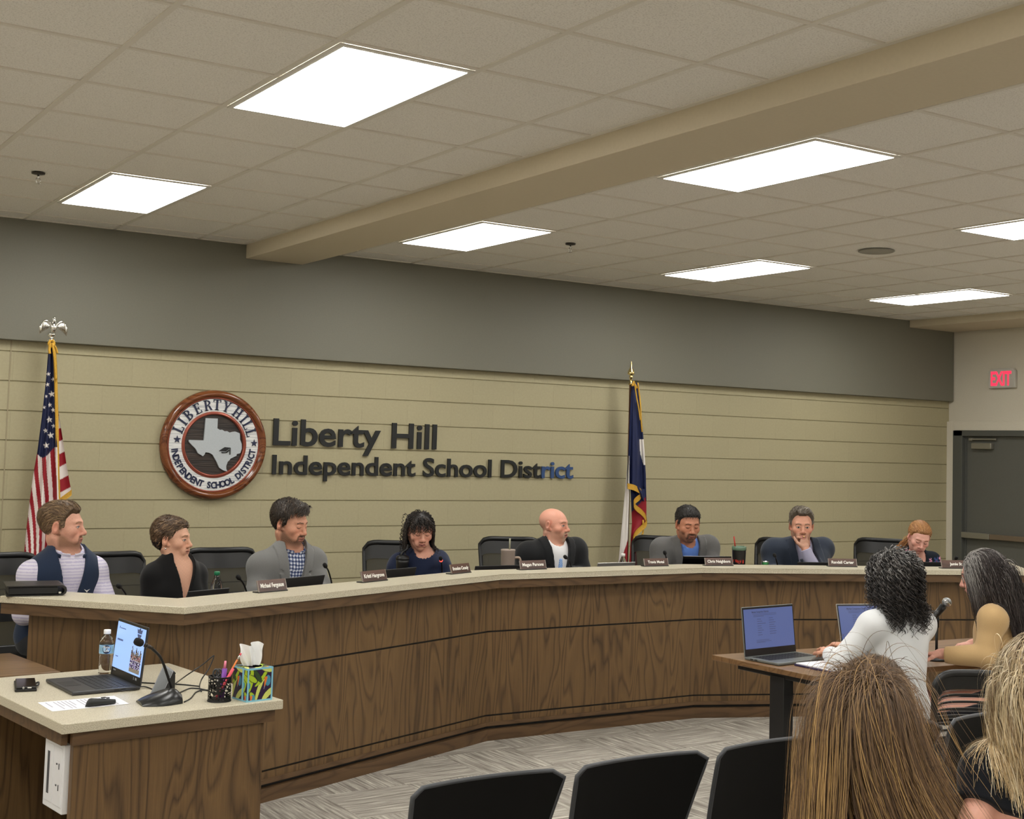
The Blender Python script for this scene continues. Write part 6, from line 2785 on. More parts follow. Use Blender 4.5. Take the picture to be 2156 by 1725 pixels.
def joints(t, N_, SL, SR, EL, ER, WL, WR, phi, seat, floor, lean=.06, kn=.42):
    U_ = lambda p: np.array(atD(p[0], p[1], t+(p[2] if len(p) > 2 else 0)))
    J = dict(N=U_(N_), SL=U_(SL), SR=U_(SR), EL=U_(EL), ER=U_(ER), WL=U_(WL), WR=U_(WR))
    f = facing(N_[0], N_[1], phi)
    x = np.array([f[1], -f[0], 0])
    J['P'] = J['N']*np.array([1, 1, 0])-f*lean+np.array([0, 0, seat+.095])
    for s_, sg in (('L', -1), ('R', 1)):
        J['K'+s_] = J['P']+f*kn+x*sg*.11+np.array([0, 0, -.03])
        J['A'+s_] = np.array([J['K'+s_][0], J['K'+s_][1], floor+.085])+f*.01
    return J


def M_cloth(name, col, rough=.8, noise=.10, nscale=500, sheen=.15):
    m = plain(name, col, rough, noise=noise, nscale=nscale, spec=.15)
    m.node_tree.nodes['Principled BSDF'].inputs['Sheen Weight'].default_value = sheen
    return m


M_dktrouser = M_cloth('dark_trouser_cloth', RGB(34, 35, 40))
M_khaki = M_cloth('grey_trouser_cloth', RGB(70, 68, 66))
M_prints = vcol('patterned_cloth', .8, .15, .15, 600)
PZ = .15
task = make_task_chair()
_first = [True]


def seat_chair(P, rz, label, back=0., side=0.):
    o = task if _first[0] else copy_tree(task)
    _first[0] = False
    f = np.array([-math.sin(rz), math.cos(rz)])
    r = np.array([f[1], -f[0]])
    p = P[:2]-f*back+r*side
    place(o, (float(p[0]), float(p[1]), PZ), rz, label)


def rz_of(f):
    return math.atan2(f[1], f[0])-math.pi/2


def shirt_with_collar(fig, name, mat, colf=None, off=.010, collar=(.079, -.012, .056, .012, .0045), lo=None):
    return fig.cloth(name, fig.garment(off, .001, collar=collar, sleeves=(.0, .0), crew=(.068, .02, .035)), mat, .005, colf=colf)


def btn(fig, parent, pts, r=.006):
    pass


# ---- 1 man in the navy vest
t = 7.35
J = joints(t, (140, 1166, .02), (194, 1203, .10), (70, 1212, -.10), (231, 1292, .06), (52, 1292, -.16), (190, 1292, -.2), (140, 1292, -.32), 28, PZ+.51, PZ, .10)
H = head_frame(atD(132, 1109, t), facing(132, 1109, 74), .02, 0, 1.07)
p1 = Fig('man with swept-back brown hair and trimmed beard in a navy vest over lavender shirt', J, H, PZ, 1.10, fs=1.08)
SK1 = RGB(214, 160, 138)
p1.skin(lambda V: head_paint(V, H1, SK1, RGB(176, 108, 98), RGB(150, 112, 84), RGB(80, 92, 104), beard='full', beard_col=RGB(128, 94, 70), blush=.16) if (H1 := H) else None)
mf = mfun(HL_MEN, .015)
men_cap(p1, mf, .019, .004, RGB(104, 82, 60), 2400, lambda q: np.stack([-q[:, 0]*3, -np.ones(len(q)), .25-.9*(q[:, 1] < -.03)-.5*(q[:, 2] < .05)], 1), .05, .0022, .25, [RGB(150, 122, 88), RGB(126, 100, 72)],
        crown=lambda q: .005*np.exp(-((q[:, 1]-.05)/.03)**2)*(q[:, 2] > .05), mass=lambda q, c: np.where((q[:, 2] < .02)[:, None], np.array(RGB(122, 98, 76)), c))


def lavender(V):
    s = (np.sin(V[:, 2]*2*math.pi/.017) > .35)[:, None]
    return np.where(s, np.array(RGB(186, 180, 208)), np.array(RGB(214, 210, 224)))


shirt_with_collar(p1, 'polo_shirt', M_prints, lavender, .014)
M_vest = M_cloth('navy_vest_cloth', RGB(34, 46, 68))
vest = p1.cloth('vest', p1.garment(.030, .004, S=p1.trunk, vneck=(.074, .36), sleeves=(None, None), collar=(.096, -.03, .050, .060, .006), f=10), M_vest, .006, p1.trunk)
# small white emblem on the chest
c = J['N']+p1.Z*-.165-p1.X*.085
k = np.linspace(.10, .24, 60)
dd = p1.trunk.eval(c+k[:, None]*p1.Y)
kk = k[np.argmin(np.abs(dd-.036))]
o_ = c+p1.Y*(kk+.002)
em = MB()
for pts in (((-.018, .012), (-.002, .004), (.016, .013), (.004, .0), (.002, -.008), (-.004, -.002)), ((-.022, -.016), (-.016, -.016), (-.016, -.022), (-.022, -.022)), ((-.012, -.015), (-.004, -.015), (-.004, -.022), (-.012, -.022)), ((0, -.015), (.006, -.015), (.006, -.022), (0, -.022)), ((.010, -.015), (.018, -.015), (.018, -.022), (.010, -.022))):
    em.add([tuple(o_-p1.X*a+p1.Z*b) for a, b in pts], [tuple(range(len(pts)))])
em.build('vest_emblem', M_ptext, vest, True)
p1.trousers(M_dktrouser)
seat_chair(J['P'], rz_of(facing(140, 1166, 10)), 'black office chair at the far left behind the man in the navy vest', .10, .26)

# ---- 2 woman in black
t = 7.65
J = joints(t, (371, 1187), (410, 1212, .10), (325, 1215, -.08), (424, 1285, .06), (316, 1288, -.14), (452, 1266, -.22), (420, 1280, -.28), 42, PZ+.51, PZ, .08)
H = head_frame(atD(364, 1136, t), facing(364, 1136, 66), .03, 0, .97)
p2 = Fig('woman with short brown hair and drop earring in a black cardigan', J, H, PZ, .98, male=False)
H2 = H
p2.skin(lambda V: head_paint(V, H2, RGB(218, 168, 142), RGB(190, 120, 108), RGB(120, 88, 66), RGB(60, 40, 34), blush=.12))
HLW = [(-.13, -.095), (-.06, -.095), (-.045, -.06), (-.034, .0), (-.020, .030), (.010, .034), (.020, .022), (.032, .024), (.045, .052), (.058, .066), (.08, .074), (.13, .078)]
mf = mfun(HLW, 0)
men_cap(p2, mf, .020, .013, RGB(84, 64, 46), 2600, lambda q: np.stack([q[:, 0]*2+.5*np.sign(q[:, 0])*(q[:, 2] > .06), -.8-.4*(q[:, 1] < -.02), -.45-.3*(q[:, 2] < .04)+.2*(q[:, 2] > .09)], 1), .045, .003, .35, [RGB(124, 98, 70), RGB(62, 46, 34), RGB(140, 112, 84)],
        crown=lambda q: .008*np.exp(-((q[:, 1]+.06)/.05)**2), wave=.5, mass=lambda q, c: np.where((q[:, 2] < -.01)[:, None], np.array(RGB(34, 28, 25)), c))
M_blkknit = M_cloth('black_knit', RGB(20, 20, 21), .9)
p2.cloth('cardigan', p2.garment(.020, .005, u0=-.012, vneck=(.058, .20), sleeves=(.01, .01), crew=(.060, .01, .03), f=11), M_blkknit, .006)
MB().ball(tuple(H['c']+H['R']@np.array([.081, -.004, -.05])*H['s']), .0055, 10).build('earring', M_chrome, p2.root, True)
p2.trousers(M_dktrouser)
seat_chair(J['P'], rz_of(facing(371, 1187, 22)), 'black mesh office chair behind the woman in the black cardigan', .12, .17)

# ---- 3 man in grey blazer
t = 8.10
J = joints(t, (612, 1157), (655, 1183, .10), (553, 1193, -.08), (678, 1248, .0), (540, 1250, -.16), (655, 1250, -.25), (622, 1246, -.38), 38, PZ+.51, PZ, .14)
H = head_frame(atD(611, 1103, t-.02), facing(611, 1103, 54), .22, 0, 1.06)
p3 = Fig('man with dark parted hair and beard in a grey blazer and blue gingham shirt', J, H, PZ, 1.08, fs=1.06)
H3 = H
p3.skin(lambda V: head_paint(V, H3, RGB(208, 152, 126), RGB(170, 104, 92), RGB(66, 48, 38), RGB(50, 38, 34), False, beard='full', beard_col=RGB(88, 68, 54), blush=.14))
mf = mfun([(-.13, -.07), (-.055, -.068), (-.040, -.045), (-.030, .0), (-.018, .032), (.008, .034), (.014, .0), (.026, .0), (.030, .05), (.045, .075), (.075, .080), (.13, .083)], .02)
men_cap(p3, mf, .026, .013, RGB(52, 43, 35), 2400, lambda q: np.stack([1.0*np.ones(len(q))*(q[:, 2] > .06)+q[:, 0]*2, .5*(q[:, 2] > .07)-.8*(q[:, 2] < .06), -.3-.6*(q[:, 2] < .05)], 1), .045, .0026, .3, [RGB(78, 64, 52), RGB(40, 32, 27)],
        crown=lambda q: .016*np.exp(-((q[:, 1]-.075)/.03)**2)*(q[:, 2] > .07))


def gingham(fig):
    def f(V):
        q = fig.loc(V)
        a = np.sin(q[:, 0]*2*math.pi/.020) > 0
        b = np.sin(q[:, 2]*2*math.pi/.020) > 0
        n_ = a.astype(int)+b.astype(int)
        tab = np.array([RGB(226, 228, 236), RGB(110, 122, 156), RGB(40, 48, 84)])
        return tab[n_]
    return f


shirt_with_collar(p3, 'gingham_shirt', M_prints, gingham(p3), .010, (.079, -.012, .054, .020, .0045))
M_gblz = M_cloth('grey_blazer_cloth', RGB(118, 118, 117), .85, .12)
p3.cloth('blazer', p3.garment(.024, .006, vneck=(.062, .36), lapel=True, sleeves=(.012, .012), crew=(.070, .02, .05), collar=(.093, -.04, .030, .06, .006), seed=2, f=10), M_gblz, .0055)
p3.trousers(M_khaki)
seat_chair(J['P'], rz_of(facing(612, 1157, 20)), 'black mesh office chair behind the man in the grey blazer and gingham shirt', .14, .18)

# ---- 4 curly-haired woman in navy
t = 9.0
J = joints(t, (889, 1170), (924, 1183, .06), (842, 1188, -.02), (940, 1232, -.05), (828, 1236, -.1), (905, 1232, -.32), (858, 1232, -.36), 14, PZ+.51, PZ, .10)
H = head_frame(atD(884, 1118, t-.06), facing(884, 1118, 14), .30, 0, 1.0)
p4 = Fig('woman with dark curly hair looking down, in a navy puff-sleeve sweater', J, H, PZ, .98, male=False)
H4 = H
p4.skin(lambda V: head_paint(V, H4, RGB(214, 158, 136), RGB(182, 110, 104), RGB(120, 84, 60), RGB(50, 36, 30), False, blush=.14))


def long_hair(fig, n, hl, length, cols, xp=0., layer=(.004, .03), bias=None, curl=0., pitch=.045, width=.0025, m=34, seed=5, recess=0., dirfn=None, tube=True, cap=.012, capcol=None, lencol=None, stiff=.72, extra=None, only=None, var=.25):
    mf = mfun(hl, recess)
    capcol = capcol if capcol is not None else np.array(cols[0])*.7

    def tf(q):
        mm = mf(q)
        return np.clip(mm/.012, 0, 1)*cap-.008*np.clip(-mm/.006, 0, 1)-.001
    V, F = fig.hair_cap(tf)
    keep = mf(fig.hq(V)) > -.006
    F2 = F[keep[F].all(1)]
    coll_s = Sdf()
    coll_s.p = list(fig.skull.p)
    coll_s.cone(fig.neck[1], fig.neck[0], .055, .05, .03)
    coll_s.p += fig.top.p
    coll = lambda P: coll_s.eval(P)
    rng = np.random.RandomState(seed)
    q = fig.hq(V)
    ok = np.where((mf(q) > .001) & (only(q) if only is not None else True))[0]
    idx = ok[rng.randint(0, len(ok), n)]
    p = V[idx]+rng.normal(0, .002, (n, 3))
    ql = q[idx]
    dl = dirfn(ql) if dirfn else np.stack([(ql[:, 0]-xp)*14, -.5-.0*ql[:, 1], .25*np.ones(n)], 1)
    dl = dl+rng.normal(0, .12, (n, 3))
    dw = dl@fig.H['R'].T
    g = grad(lambda P: fig.skull.eval(P), p)
    dw = dw-(dw*g).sum(1, keepdims=True)*g
    dw /= np.linalg.norm(dw, axis=1, keepdims=True)+1e-9
    L_ = length[0]+(length[1]-length[0])*rng.rand(n)
    if lencol is not None:
        L_ = lencol(ql, L_)
    lay = layer[0]+(layer[1]-layer[0])*rng.rand(n)**1.3
    bias = bias or (lambda P, t_: np.tile(np.array([0, 0, -1.]), (len(P), 1)))
    P, Nn = fall(fig, p, dw, L_, coll, lay+cap*.8, bias, stiff, m)
    if curl:
        tt = np.empty_like(P)
        tt[:, 1:] = P[:, 1:]-P[:, :-1]
        tt[:, 0] = tt[:, 1]
        tt /= np.linalg.norm(tt, axis=2, keepdims=True)+1e-9
        u = np.cross(tt, Nn)
        u /= np.linalg.norm(u, axis=2, keepdims=True)+1e-9
        s = np.cumsum(np.linalg.norm(np.diff(P, axis=1, prepend=P[:, :1]), axis=2), axis=1)
        ph_ = 2*math.pi*s/(pitch*(.7+.6*rng.rand(n, 1)))+rng.rand(n, 1)*6.28
        amp = curl*(.6+.8*rng.rand(n, 1))*np.clip(s/.06, 0, 1)
        P = P+u*(amp*np.cos(ph_))[..., None]+Nn*(amp*(.9+np.sin(ph_)))[..., None]
    w = width*(.6+.8*rng.rand(n))
    RV, RF = tubes3(P, w/2) if tube else ribbons(P, Nn, w)
    per = 3 if tube else 2
    carr = np.array(cols)
    ci = rng.randint(0, len(carr), n)
    cb = carr[ci]*(1-var+2*var*rng.rand(n, 1))
    C = np.repeat(cb[:, None, :], m, 1)
    if extra is not None:
        C = extra(C, ql, rng, m)
    C = np.repeat(C.reshape(-1, 3), per, axis=0)
    return [(V, F2, np.tile(np.array(capcol), (len(V), 1))), (RV, RF, np.clip(C, 0, 1))]


HLC = [(-.13, -.06), (-.05, -.06), (-.03, -.03), (-.012, .028), (.012, .032), (.03, .038), (.05, .052), (.075, .066), (.13, .072)]
DKC = [RGB(34, 28, 25), RGB(46, 38, 33), RGB(62, 52, 45), RGB(26, 22, 20)]
parts = long_hair(p4, 520, HLC, (.12, .27), DKC, 0., (.001, .007), lambda P, tt: np.tile(unit(np.array([-p4.Y[0]*.12, -p4.Y[1]*.12, -1.])), (len(P), 1)), .0055, .026, .0040, 46, 7, cap=.009, only=lambda q: (q[:, 1] < .030))
parts += long_hair(p4, 130, HLC, (.04, .075), DKC, .01, (.002, .010), None, .0055, .022, .0040, 24, 8, cap=.009, only=lambda q: (q[:, 1] > .03) & (q[:, 2] > .05), dirfn=lambda q: np.stack([(q[:, 0]-.012)*14, np.ones(len(q))*.9, .1*np.ones(len(q))], 1))[1:]
p4.add_hair(parts)
M_navyk = M_cloth('navy_knit', RGB(30, 38, 62), .85)
for s_ in 'LR':
    S0, E0 = J['S'+s_], J['E'+s_]
    p4.top.ball(S0+(E0-S0)*.25, .062, .03)
p4.cloth('sweater', p4.garment(.016, .006, crew=(.082, .015, .022), sleeves=(.012, .012), seed=4), M_navyk, .006)
p4.trousers(M_dktrouser)
seat_chair(J['P'], rz_of(facing(889, 1170, 0)), 'black office chair behind the curly-haired woman in navy', .16, .16)
cs = bpy.data.objects[-1] if False else None

# ---- 5 bald man in black suit
t = 9.8
J = joints(t, (1164, 1152), (1210, 1160, .10), (1112, 1168, -.10), (1226, 1212, .05), (1104, 1216, -.15), (1190, 1214, -.25), (1150, 1214, -.34), 36, PZ+.51, PZ, .10)
H = head_frame(atD(1167, 1106, t), facing(1167, 1106, 64), .03, 0, 1.04)
p5 = Fig('bald man with grey chin beard in a black suit and light blue tie', J, H, PZ, 1.12, fs=1.06)
H5 = H


def paint5(V):
    C = head_paint(V, H5, RGB(220, 160, 138), RGB(176, 108, 98), RGB(150, 110, 90), RGB(60, 52, 50), beard='goatee', beard_col=RGB(186, 164, 144), stubble=RGB(176, 136, 114), blush=.2)
    q = (V-H5['c'])@H5['R']/H5['s']
    m = np.clip((.055-q[:, 2])/.03, 0, 1)*np.clip((.02-q[:, 1])/.03, 0, 1)*np.clip((q[:, 2]+.075)/.02, 0, 1)
    return C*(1-.35*m[:, None])+np.array(RGB(150, 128, 114))*.35*m[:, None]


p5.skin(paint5)
M_white = M_cloth('white_shirt_cloth', RGB(226, 226, 228), .8, .03)
shirt_with_collar(p5, 'dress_shirt', M_white, None, .010, (.079, -.012, .056, .008, .0045))
M_blacks = M_cloth('black_suit_cloth', RGB(26, 27, 29), .8)
p5.cloth('suit_jacket', p5.garment(.026, .005, vneck=(.070, .42), lapel=True, sleeves=(.012, .012), crew=(.070, .02, .05), collar=(.094, -.04, .032, .06, .006), seed=5, f=10), M_blacks, .006)


def tie_fn(P, c, R):
    d = p5.top.eval(P, c, R)-.018
    q = p5.loc(P)
    u, v, w = q.T
    hw = .012+.022*np.clip((-w-.05)/.30, 0, 1)
    d = np.maximum(d, np.maximum(np.abs(u)-hw, np.maximum(w+.045, -.42-w)))
    d = np.maximum(d, -v)
    kn = np.linalg.norm((q-np.array([0, .085, -.030]))/np.array([.022, .020, .026]), axis=1)-1
    return np.minimum(d, kn*.02)


def tiecol(V):
    q = p5.loc(V)
    s = np.sin(q[:, 0]*420)*np.sin(q[:, 2]*420) > .1
    return np.where(s[:, None], np.array(RGB(176, 202, 238)), np.array(RGB(128, 162, 216)))


p5.cloth('necktie', tie_fn, M_prints, .0035, lo=J['N']+np.array([-.25, -.25, -.5]), hi=J['N']+np.array([.25, .25, .05]), colf=tiecol)
p5.trousers(M_dktrouser)
seat_chair(J['P'], rz_of(facing(1164, 1152, 8)), 'black mesh office chair behind the bald man in the black suit', .16, .20)

# ---- 6 man with goatee in grey jacket
t = 10.3
J = joints(t, (1445, 1152, -.02), (1490, 1153, .02), (1394, 1158, -.06), (1502, 1206, -.1), (1384, 1208, -.15), (1470, 1206, -.4), (1412, 1206, -.42), 14, PZ+.51, PZ, .20)
H = head_frame(atD(1448, 1105, t-.12), facing(1448, 1105, 22), .22, 0, 1.06)
p6 = Fig('man with cropped dark hair and goatee in a grey jacket and open blue shirt', J, H, PZ, 1.07, fs=1.1)
H6 = H
p6.skin(lambda V: head_paint(V, H6, RGB(192, 132, 104), RGB(156, 94, 80), RGB(48, 36, 30), RGB(40, 30, 28), False, beard='goatee', beard_col=RGB(70, 54, 46), stubble=RGB(130, 96, 78), blush=.08))
mf = mfun([(-.13, -.07), (-.055, -.068), (-.040, -.045), (-.030, .0), (-.018, .032), (.008, .034), (.012, .005), (.026, .008), (.032, .045), (.05, .068), (.075, .074), (.13, .077)], .0)
men_cap(p6, mf, .020, .007, RGB(46, 42, 40), 1800, lambda q: np.stack([q[:, 0]*2, .4*(q[:, 2] > .07)-.8*(q[:, 2] < .06), .1-.6*(q[:, 2] < .05)], 1), .022, .0024, .3, [RGB(74, 70, 66), RGB(36, 33, 32)])
M_bluesh = M_cloth('blue_shirt_cloth', RGB(92, 126, 196), .8, .05)
shirt_with_collar(p6, 'blue_shirt', M_bluesh, None, .010, (.081, -.015, .052, .022, .0045))
M_gblz2 = M_cloth('charcoal_heather_cloth', RGB(98, 97, 96), .9, .18)
p6.cloth('jacket', p6.garment(.026, .006, vneck=(.066, .40), lapel=True, sleeves=(.012, .012), crew=(.070, .02, .05), collar=(.094, -.04, .030, .06, .006), seed=6, f=10), M_gblz2, .006)
p6.trousers(M_dktrouser)
seat_chair(J['P'], rz_of(facing(1445, 1152, -6)), 'black mesh office chair between the Lone Star flag and the man with goatee', .14, .22)

# ---- 7 man resting chin on fist
t = 10.45
J = joints(t, (1686, 1155, -.02), (1730, 1157, .02), (1630, 1161, -.04), (1716, 1207, -.26), (1618, 1208, -.12), (1694, 1156, -.21), (1660, 1206, -.38), 8, PZ+.51, PZ, .18)
H = head_frame(atD(1687, 1108, t-.10), facing(1687, 1108, 8), .10, 0, 1.06)
H7 = H
hd_ = H['c']+H['R']@np.array([-.005, .116, -.072])*H['s']
J['WL'] = hd_+np.array([0, 0, -.080])+H['R'][:, 0]*-.012+H['R'][:, 1]*.012
p7 = Fig('man with swept grey-brown hair resting his chin on his fist, in a navy blazer', J, H, PZ, 1.12, fs=1.08)
p7.hand('L', hd_-J['WL'], -H['R'][:, 1]*.9+H['R'][:, 0]*.5, curl=(1.35, 1.45, .6), thumb=.2, spread=.0, s=1.0)
p7.skin(lambda V: head_paint(V, H7, RGB(212, 156, 132), RGB(172, 108, 96), RGB(110, 92, 78), RGB(44, 38, 36), True, stubble=RGB(176, 140, 120), blush=.15, liner=1.3))
mf = mfun([(-.13, -.07), (-.055, -.068), (-.040, -.045), (-.030, .0), (-.018, .032), (.008, .034), (.012, .005), (.024, .008), (.030, .05), (.05, .080), (.075, .086), (.13, .089)], .026)
men_cap(p7, mf, .026, .008, RGB(104, 94, 82), 1800, lambda q: np.stack([-.5*np.ones(len(q)), -.8*np.ones(len(q)), .3-.9*(q[:, 2] < .05)], 1), .045, .0024, .3, [RGB(150, 142, 130), RGB(84, 74, 64)],
        crown=lambda q: .008*np.exp(-((q[:, 1]-.06)/.03)**2), mass=lambda q, c: np.where((q[:, 2] < .045)[:, None], np.array(RGB(122, 118, 110)), c))
rg = J['WL']+unit(hd_-J['WL'])*.098+H['R'][:, 1]*.016
MB().lathe([(.0085, -.003), (.0105, -.003), (.0105, .003), (.0085, .003)], 20, 0, Matrix.Translation(tuple(rg)) @ Vector(tuple(H['R'][:, 0])).to_track_quat('Z', 'Y').to_matrix().to_4x4(), closed=True).build('ring', M_brass, p7.root, True)
M_lavs = M_cloth('lavender_shirt_cloth', RGB(168, 166, 190), .8, .06)
shirt_with_collar(p7, 'lavender_shirt', M_lavs, None, .010, (.080, -.012, .056, .022, .0045))
M_nblz = M_cloth('navy_blazer_cloth', RGB(46, 53, 66), .85, .14)
p7.cloth('blazer', p7.garment(.026, .006, vneck=(.062, .38), lapel=True, sleeves=(.055, .012), crew=(.070, .02, .05), collar=(.094, -.04, .032, .06, .006), seed=7, f=10), M_nblz, .006)
p7.trousers(M_dktrouser)
seat_chair(J['P'], rz_of(facing(1686, 1155, -12)), 'black mesh office chair behind the man resting his chin on his fist', .16, .24)

# ---- 8 woman in floral blouse
t = 10.75
J = joints(t, (1928, 1174, -.04), (1961, 1180, .0), (1892, 1184, -.02), (1972, 1226, -.1), (1884, 1228, -.1), (1945, 1222, -.4), (1910, 1222, -.42), 14, PZ+.47, PZ, .18)
H = head_frame(atD(1935, 1132, t-.16), facing(1935, 1132, 16), .50, -.16, .98)
p8 = Fig('red-haired woman with hair tied back bending over, in a dark floral blouse', J, H, PZ, .98, male=False)
H8 = H
p8.skin(lambda V: head_paint(V, H8, RGB(226, 172, 156), RGB(196, 124, 118), RGB(172, 120, 90), RGB(60, 40, 38), False, blush=.16))
HLP = [(-.13, -.055), (-.055, -.055), (-.040, -.04), (-.030, .0), (-.018, .032), (.010, .034), (.018, .018), (.028, .020), (.034, .045), (.05, .066), (.075, .074), (.13, .078)]
mf = mfun(HLP, .0)
REDH = [RGB(196, 148, 96), RGB(168, 116, 72), RGB(212, 170, 118), RGB(150, 98, 60)]
men_cap(p8, mf, .014, .010, RGB(172, 122, 76), 2200, lambda q: np.stack([-q[:, 0]*5*(q[:, 1] < -.02), -np.ones(len(q)), -.35+.0*q[:, 0]], 1), .06, .0022, .22, REDH)
a0 = H['c']+H['R']@np.array([0, -.105, -.02])*H['s']
pts = []
rng = np.random.RandomState(9)
rr_ = H['R']
n = 160
st_ = a0+rng.normal(0, .008, (n, 3))
tp = np.stack([st_+(np.array([-.03, .03, .0])*k+np.array([0, 0, -.020])*k)+rng.normal(0, .0015, (n, 3))*k+(rr_[:, 0]*-.022*k) for k in range(7)], 1)
RV, RF = tubes3(tp, .0022)
hr_ = [o for o in kids(p8.root) if o.name.startswith('hair')][0]
npmesh('ponytail', RV, RF, M_hair, hr_, strand_cols(n, 7, 3, REDH, rng))


def floral(V):
    q = p8.loc(V)
    rng = np.random.RandomState(12)
    C = np.tile(np.array(RGB(26, 32, 42)), (len(V), 1))
    for k in range(90):
        c = np.array([rng.uniform(-.24, .24), 0, rng.uniform(-.45, .10)])
        r = rng.uniform(.016, .034)
        y = q[:, 1] > -.02 if k % 2 else q[:, 1] < .03
        a = np.arctan2(q[:, 2]-c[2], q[:, 0]-c[0])
        d = np.hypot(q[:, 2]-c[2], q[:, 0]-c[0])
        m = (d < r*(.7+.3*np.cos(5*a+k))) & y
        col = [RGB(214, 150, 176), RGB(120, 128, 160), RGB(216, 184, 190), RGB(150, 110, 70), RGB(70, 92, 84), RGB(196, 120, 150), RGB(60, 80, 130)][k % 7]
        C[m] = col
        C[(d < r*.25) & y] = RGB(120, 60, 90)
    return C


p8.cloth('floral_blouse', p8.garment(.014, .004, vneck=(.055, .16), sleeves=(.012, .012), crew=(.060, .02, .03), seed=8), M_prints, .0055, colf=floral)
p8.trousers(M_dktrouser)
seat_chair(J['P'], rz_of(facing(1928, 1174, -10)), 'black mesh office chair at the right end behind the woman in the floral blouse', .16, .34)
# ---- presenter in the white blazer
t = 6.9
J = joints(t, (1898, 1280, .02), (1838, 1318, -.06), (1940, 1318, .08), (1768, 1392, -.05), (1915, 1400, .34), (1748, 1377, .16), (1782, 1362, .34), -150, .475, 0, .02, .40)
J['P'] = np.array(atD(1884, 1520, t-.05))
J['P'][2] = .565
H = head_frame(atD(1882, 1216, t+.02), facing(1882, 1216, -128), .12, 0, 1.0)
w1 = Fig('woman with grey-streaked curly black hair in a white blazer, seen from behind at the table', J, H, 0, 1.04, male=False)
H9 = H
fL = unit(np.array(atD(1738, 1366, t+.24))-J['WL'])
w1.hand('L', fL, np.array([0, 0, -1.])+.2*fL, curl=(.55, .7, .4), thumb=.2, s=.94)
fR = unit(np.array(atD(1757, 1356, t+.40))-J['WR'])
w1.hand('R', fR, np.array([0, 0, -1.]), curl=(.6, .7, .4), thumb=.3, s=.94)
w1.skin(lambda V: head_paint(V, H9, RGB(206, 150, 122), RGB(172, 108, 96), RGB(60, 46, 40), RGB(40, 30, 28)))
HLB = [(-.13, -.06), (-.05, -.06), (-.03, -.045), (-.005, -.03), (.018, .0), (.035, .03), (.05, .052), (.075, .070), (.13, .078)]
GRC = [RGB(40, 37, 37), RGB(56, 52, 51), RGB(34, 31, 31), RGB(92, 88, 86), RGB(64, 58, 55)]


def silver_top(C, ql, rng, m):
    n = len(C)
    g_ = (rng.rand(n) < np.clip((ql[:, 2]-.0)/.10, .05, .75))
    s = np.linspace(0, 1, m)[None, :, None]
    sil = np.array(RGB(168, 166, 164))*(.7+.5*rng.rand(n, 1, 1))
    mix = np.clip(1.0-s*2.4, 0, 1)*g_[:, None, None]
    return C*(1-mix)+sil*mix


parts = long_hair(w1, 1500, HLB, (.15, .28), GRC, 0., (.003, .026), None, .009, .042, .0046, 44, 21, cap=.014, capcol=np.array(RGB(30, 28, 28)), extra=silver_top, stiff=.66)
w1.add_hair(parts)
M_wblz = M_cloth('white_blazer_cloth', RGB(222, 224, 226), .85, .03, sheen=.1)
w1.cloth('white_blazer', w1.garment(.020, .007, sleeves=(.012, .012), crew=(.062, .02, .05), collar=(.074, -.02, .045, .04, .006), hem=.10, seed=11, f=9), M_wblz, .006)
w1.trousers(M_dktrouser)

# ---- presenter in the tan blazer
t = 7.05
J = joints(t, (2096, 1278, .06), (2088, 1304, -.12), (2122, 1290, .24), (2076, 1382, -.16), (2110, 1372, .26), (1985, 1377, -.06), (2052, 1356, .22), -92, .475, 0, .02, .38)
J['P'] = np.array(atD(2150, 1500, t+.05))
J['P'][2] = .565
H = head_frame(atD(2068, 1212, t+.03), facing(2068, 1212, -96), .26, 0, 1.03)
w2 = Fig('woman with long dark greying hair and glasses in a tan blazer leaning on the table', J, H, 0, 1.04, male=False)
H10 = H
fR = unit(np.array(atD(2030, 1358, t+.22))-J['WR'])
w2.hand('R', fR, np.array([0, 0, -1.]), curl=(.7, .8, .5), thumb=.2, s=.92)
fL = unit(np.array(atD(1950, 1378, t-.02))-J['WL'])
w2.hand('L', fL, np.array([0, 0, -1.]), curl=(.4, .5, .3), thumb=.2, s=.92)
w2.skin(lambda V: head_paint(V, H10, RGB(220, 164, 146), RGB(188, 118, 110), RGB(60, 50, 46), RGB(50, 40, 36)))
HLT = [(-.13, -.06), (-.05, -.06), (-.03, -.045), (.0, -.03), (.030, -.01), (.048, .02), (.062, .045), (.08, .064), (.13, .074)]
DGR = [RGB(58, 51, 50), RGB(70, 62, 60), RGB(48, 42, 42), RGB(88, 80, 78)]


def silver_front(C, ql, rng, m):
    n = len(C)
    g_ = rng.rand(n) < np.clip(.12+.9*np.clip((ql[:, 1]-.0)/.07, 0, 1)*(ql[:, 2] > .02), 0, .85)
    s = np.linspace(0, 1, m)[None, :, None]
    sil = np.array(RGB(176, 172, 168))*(.7+.5*rng.rand(n, 1, 1))
    mix = np.clip(1.15-s*1.6, 0, 1)*g_[:, None, None]
    return C*(1-mix)+sil*mix


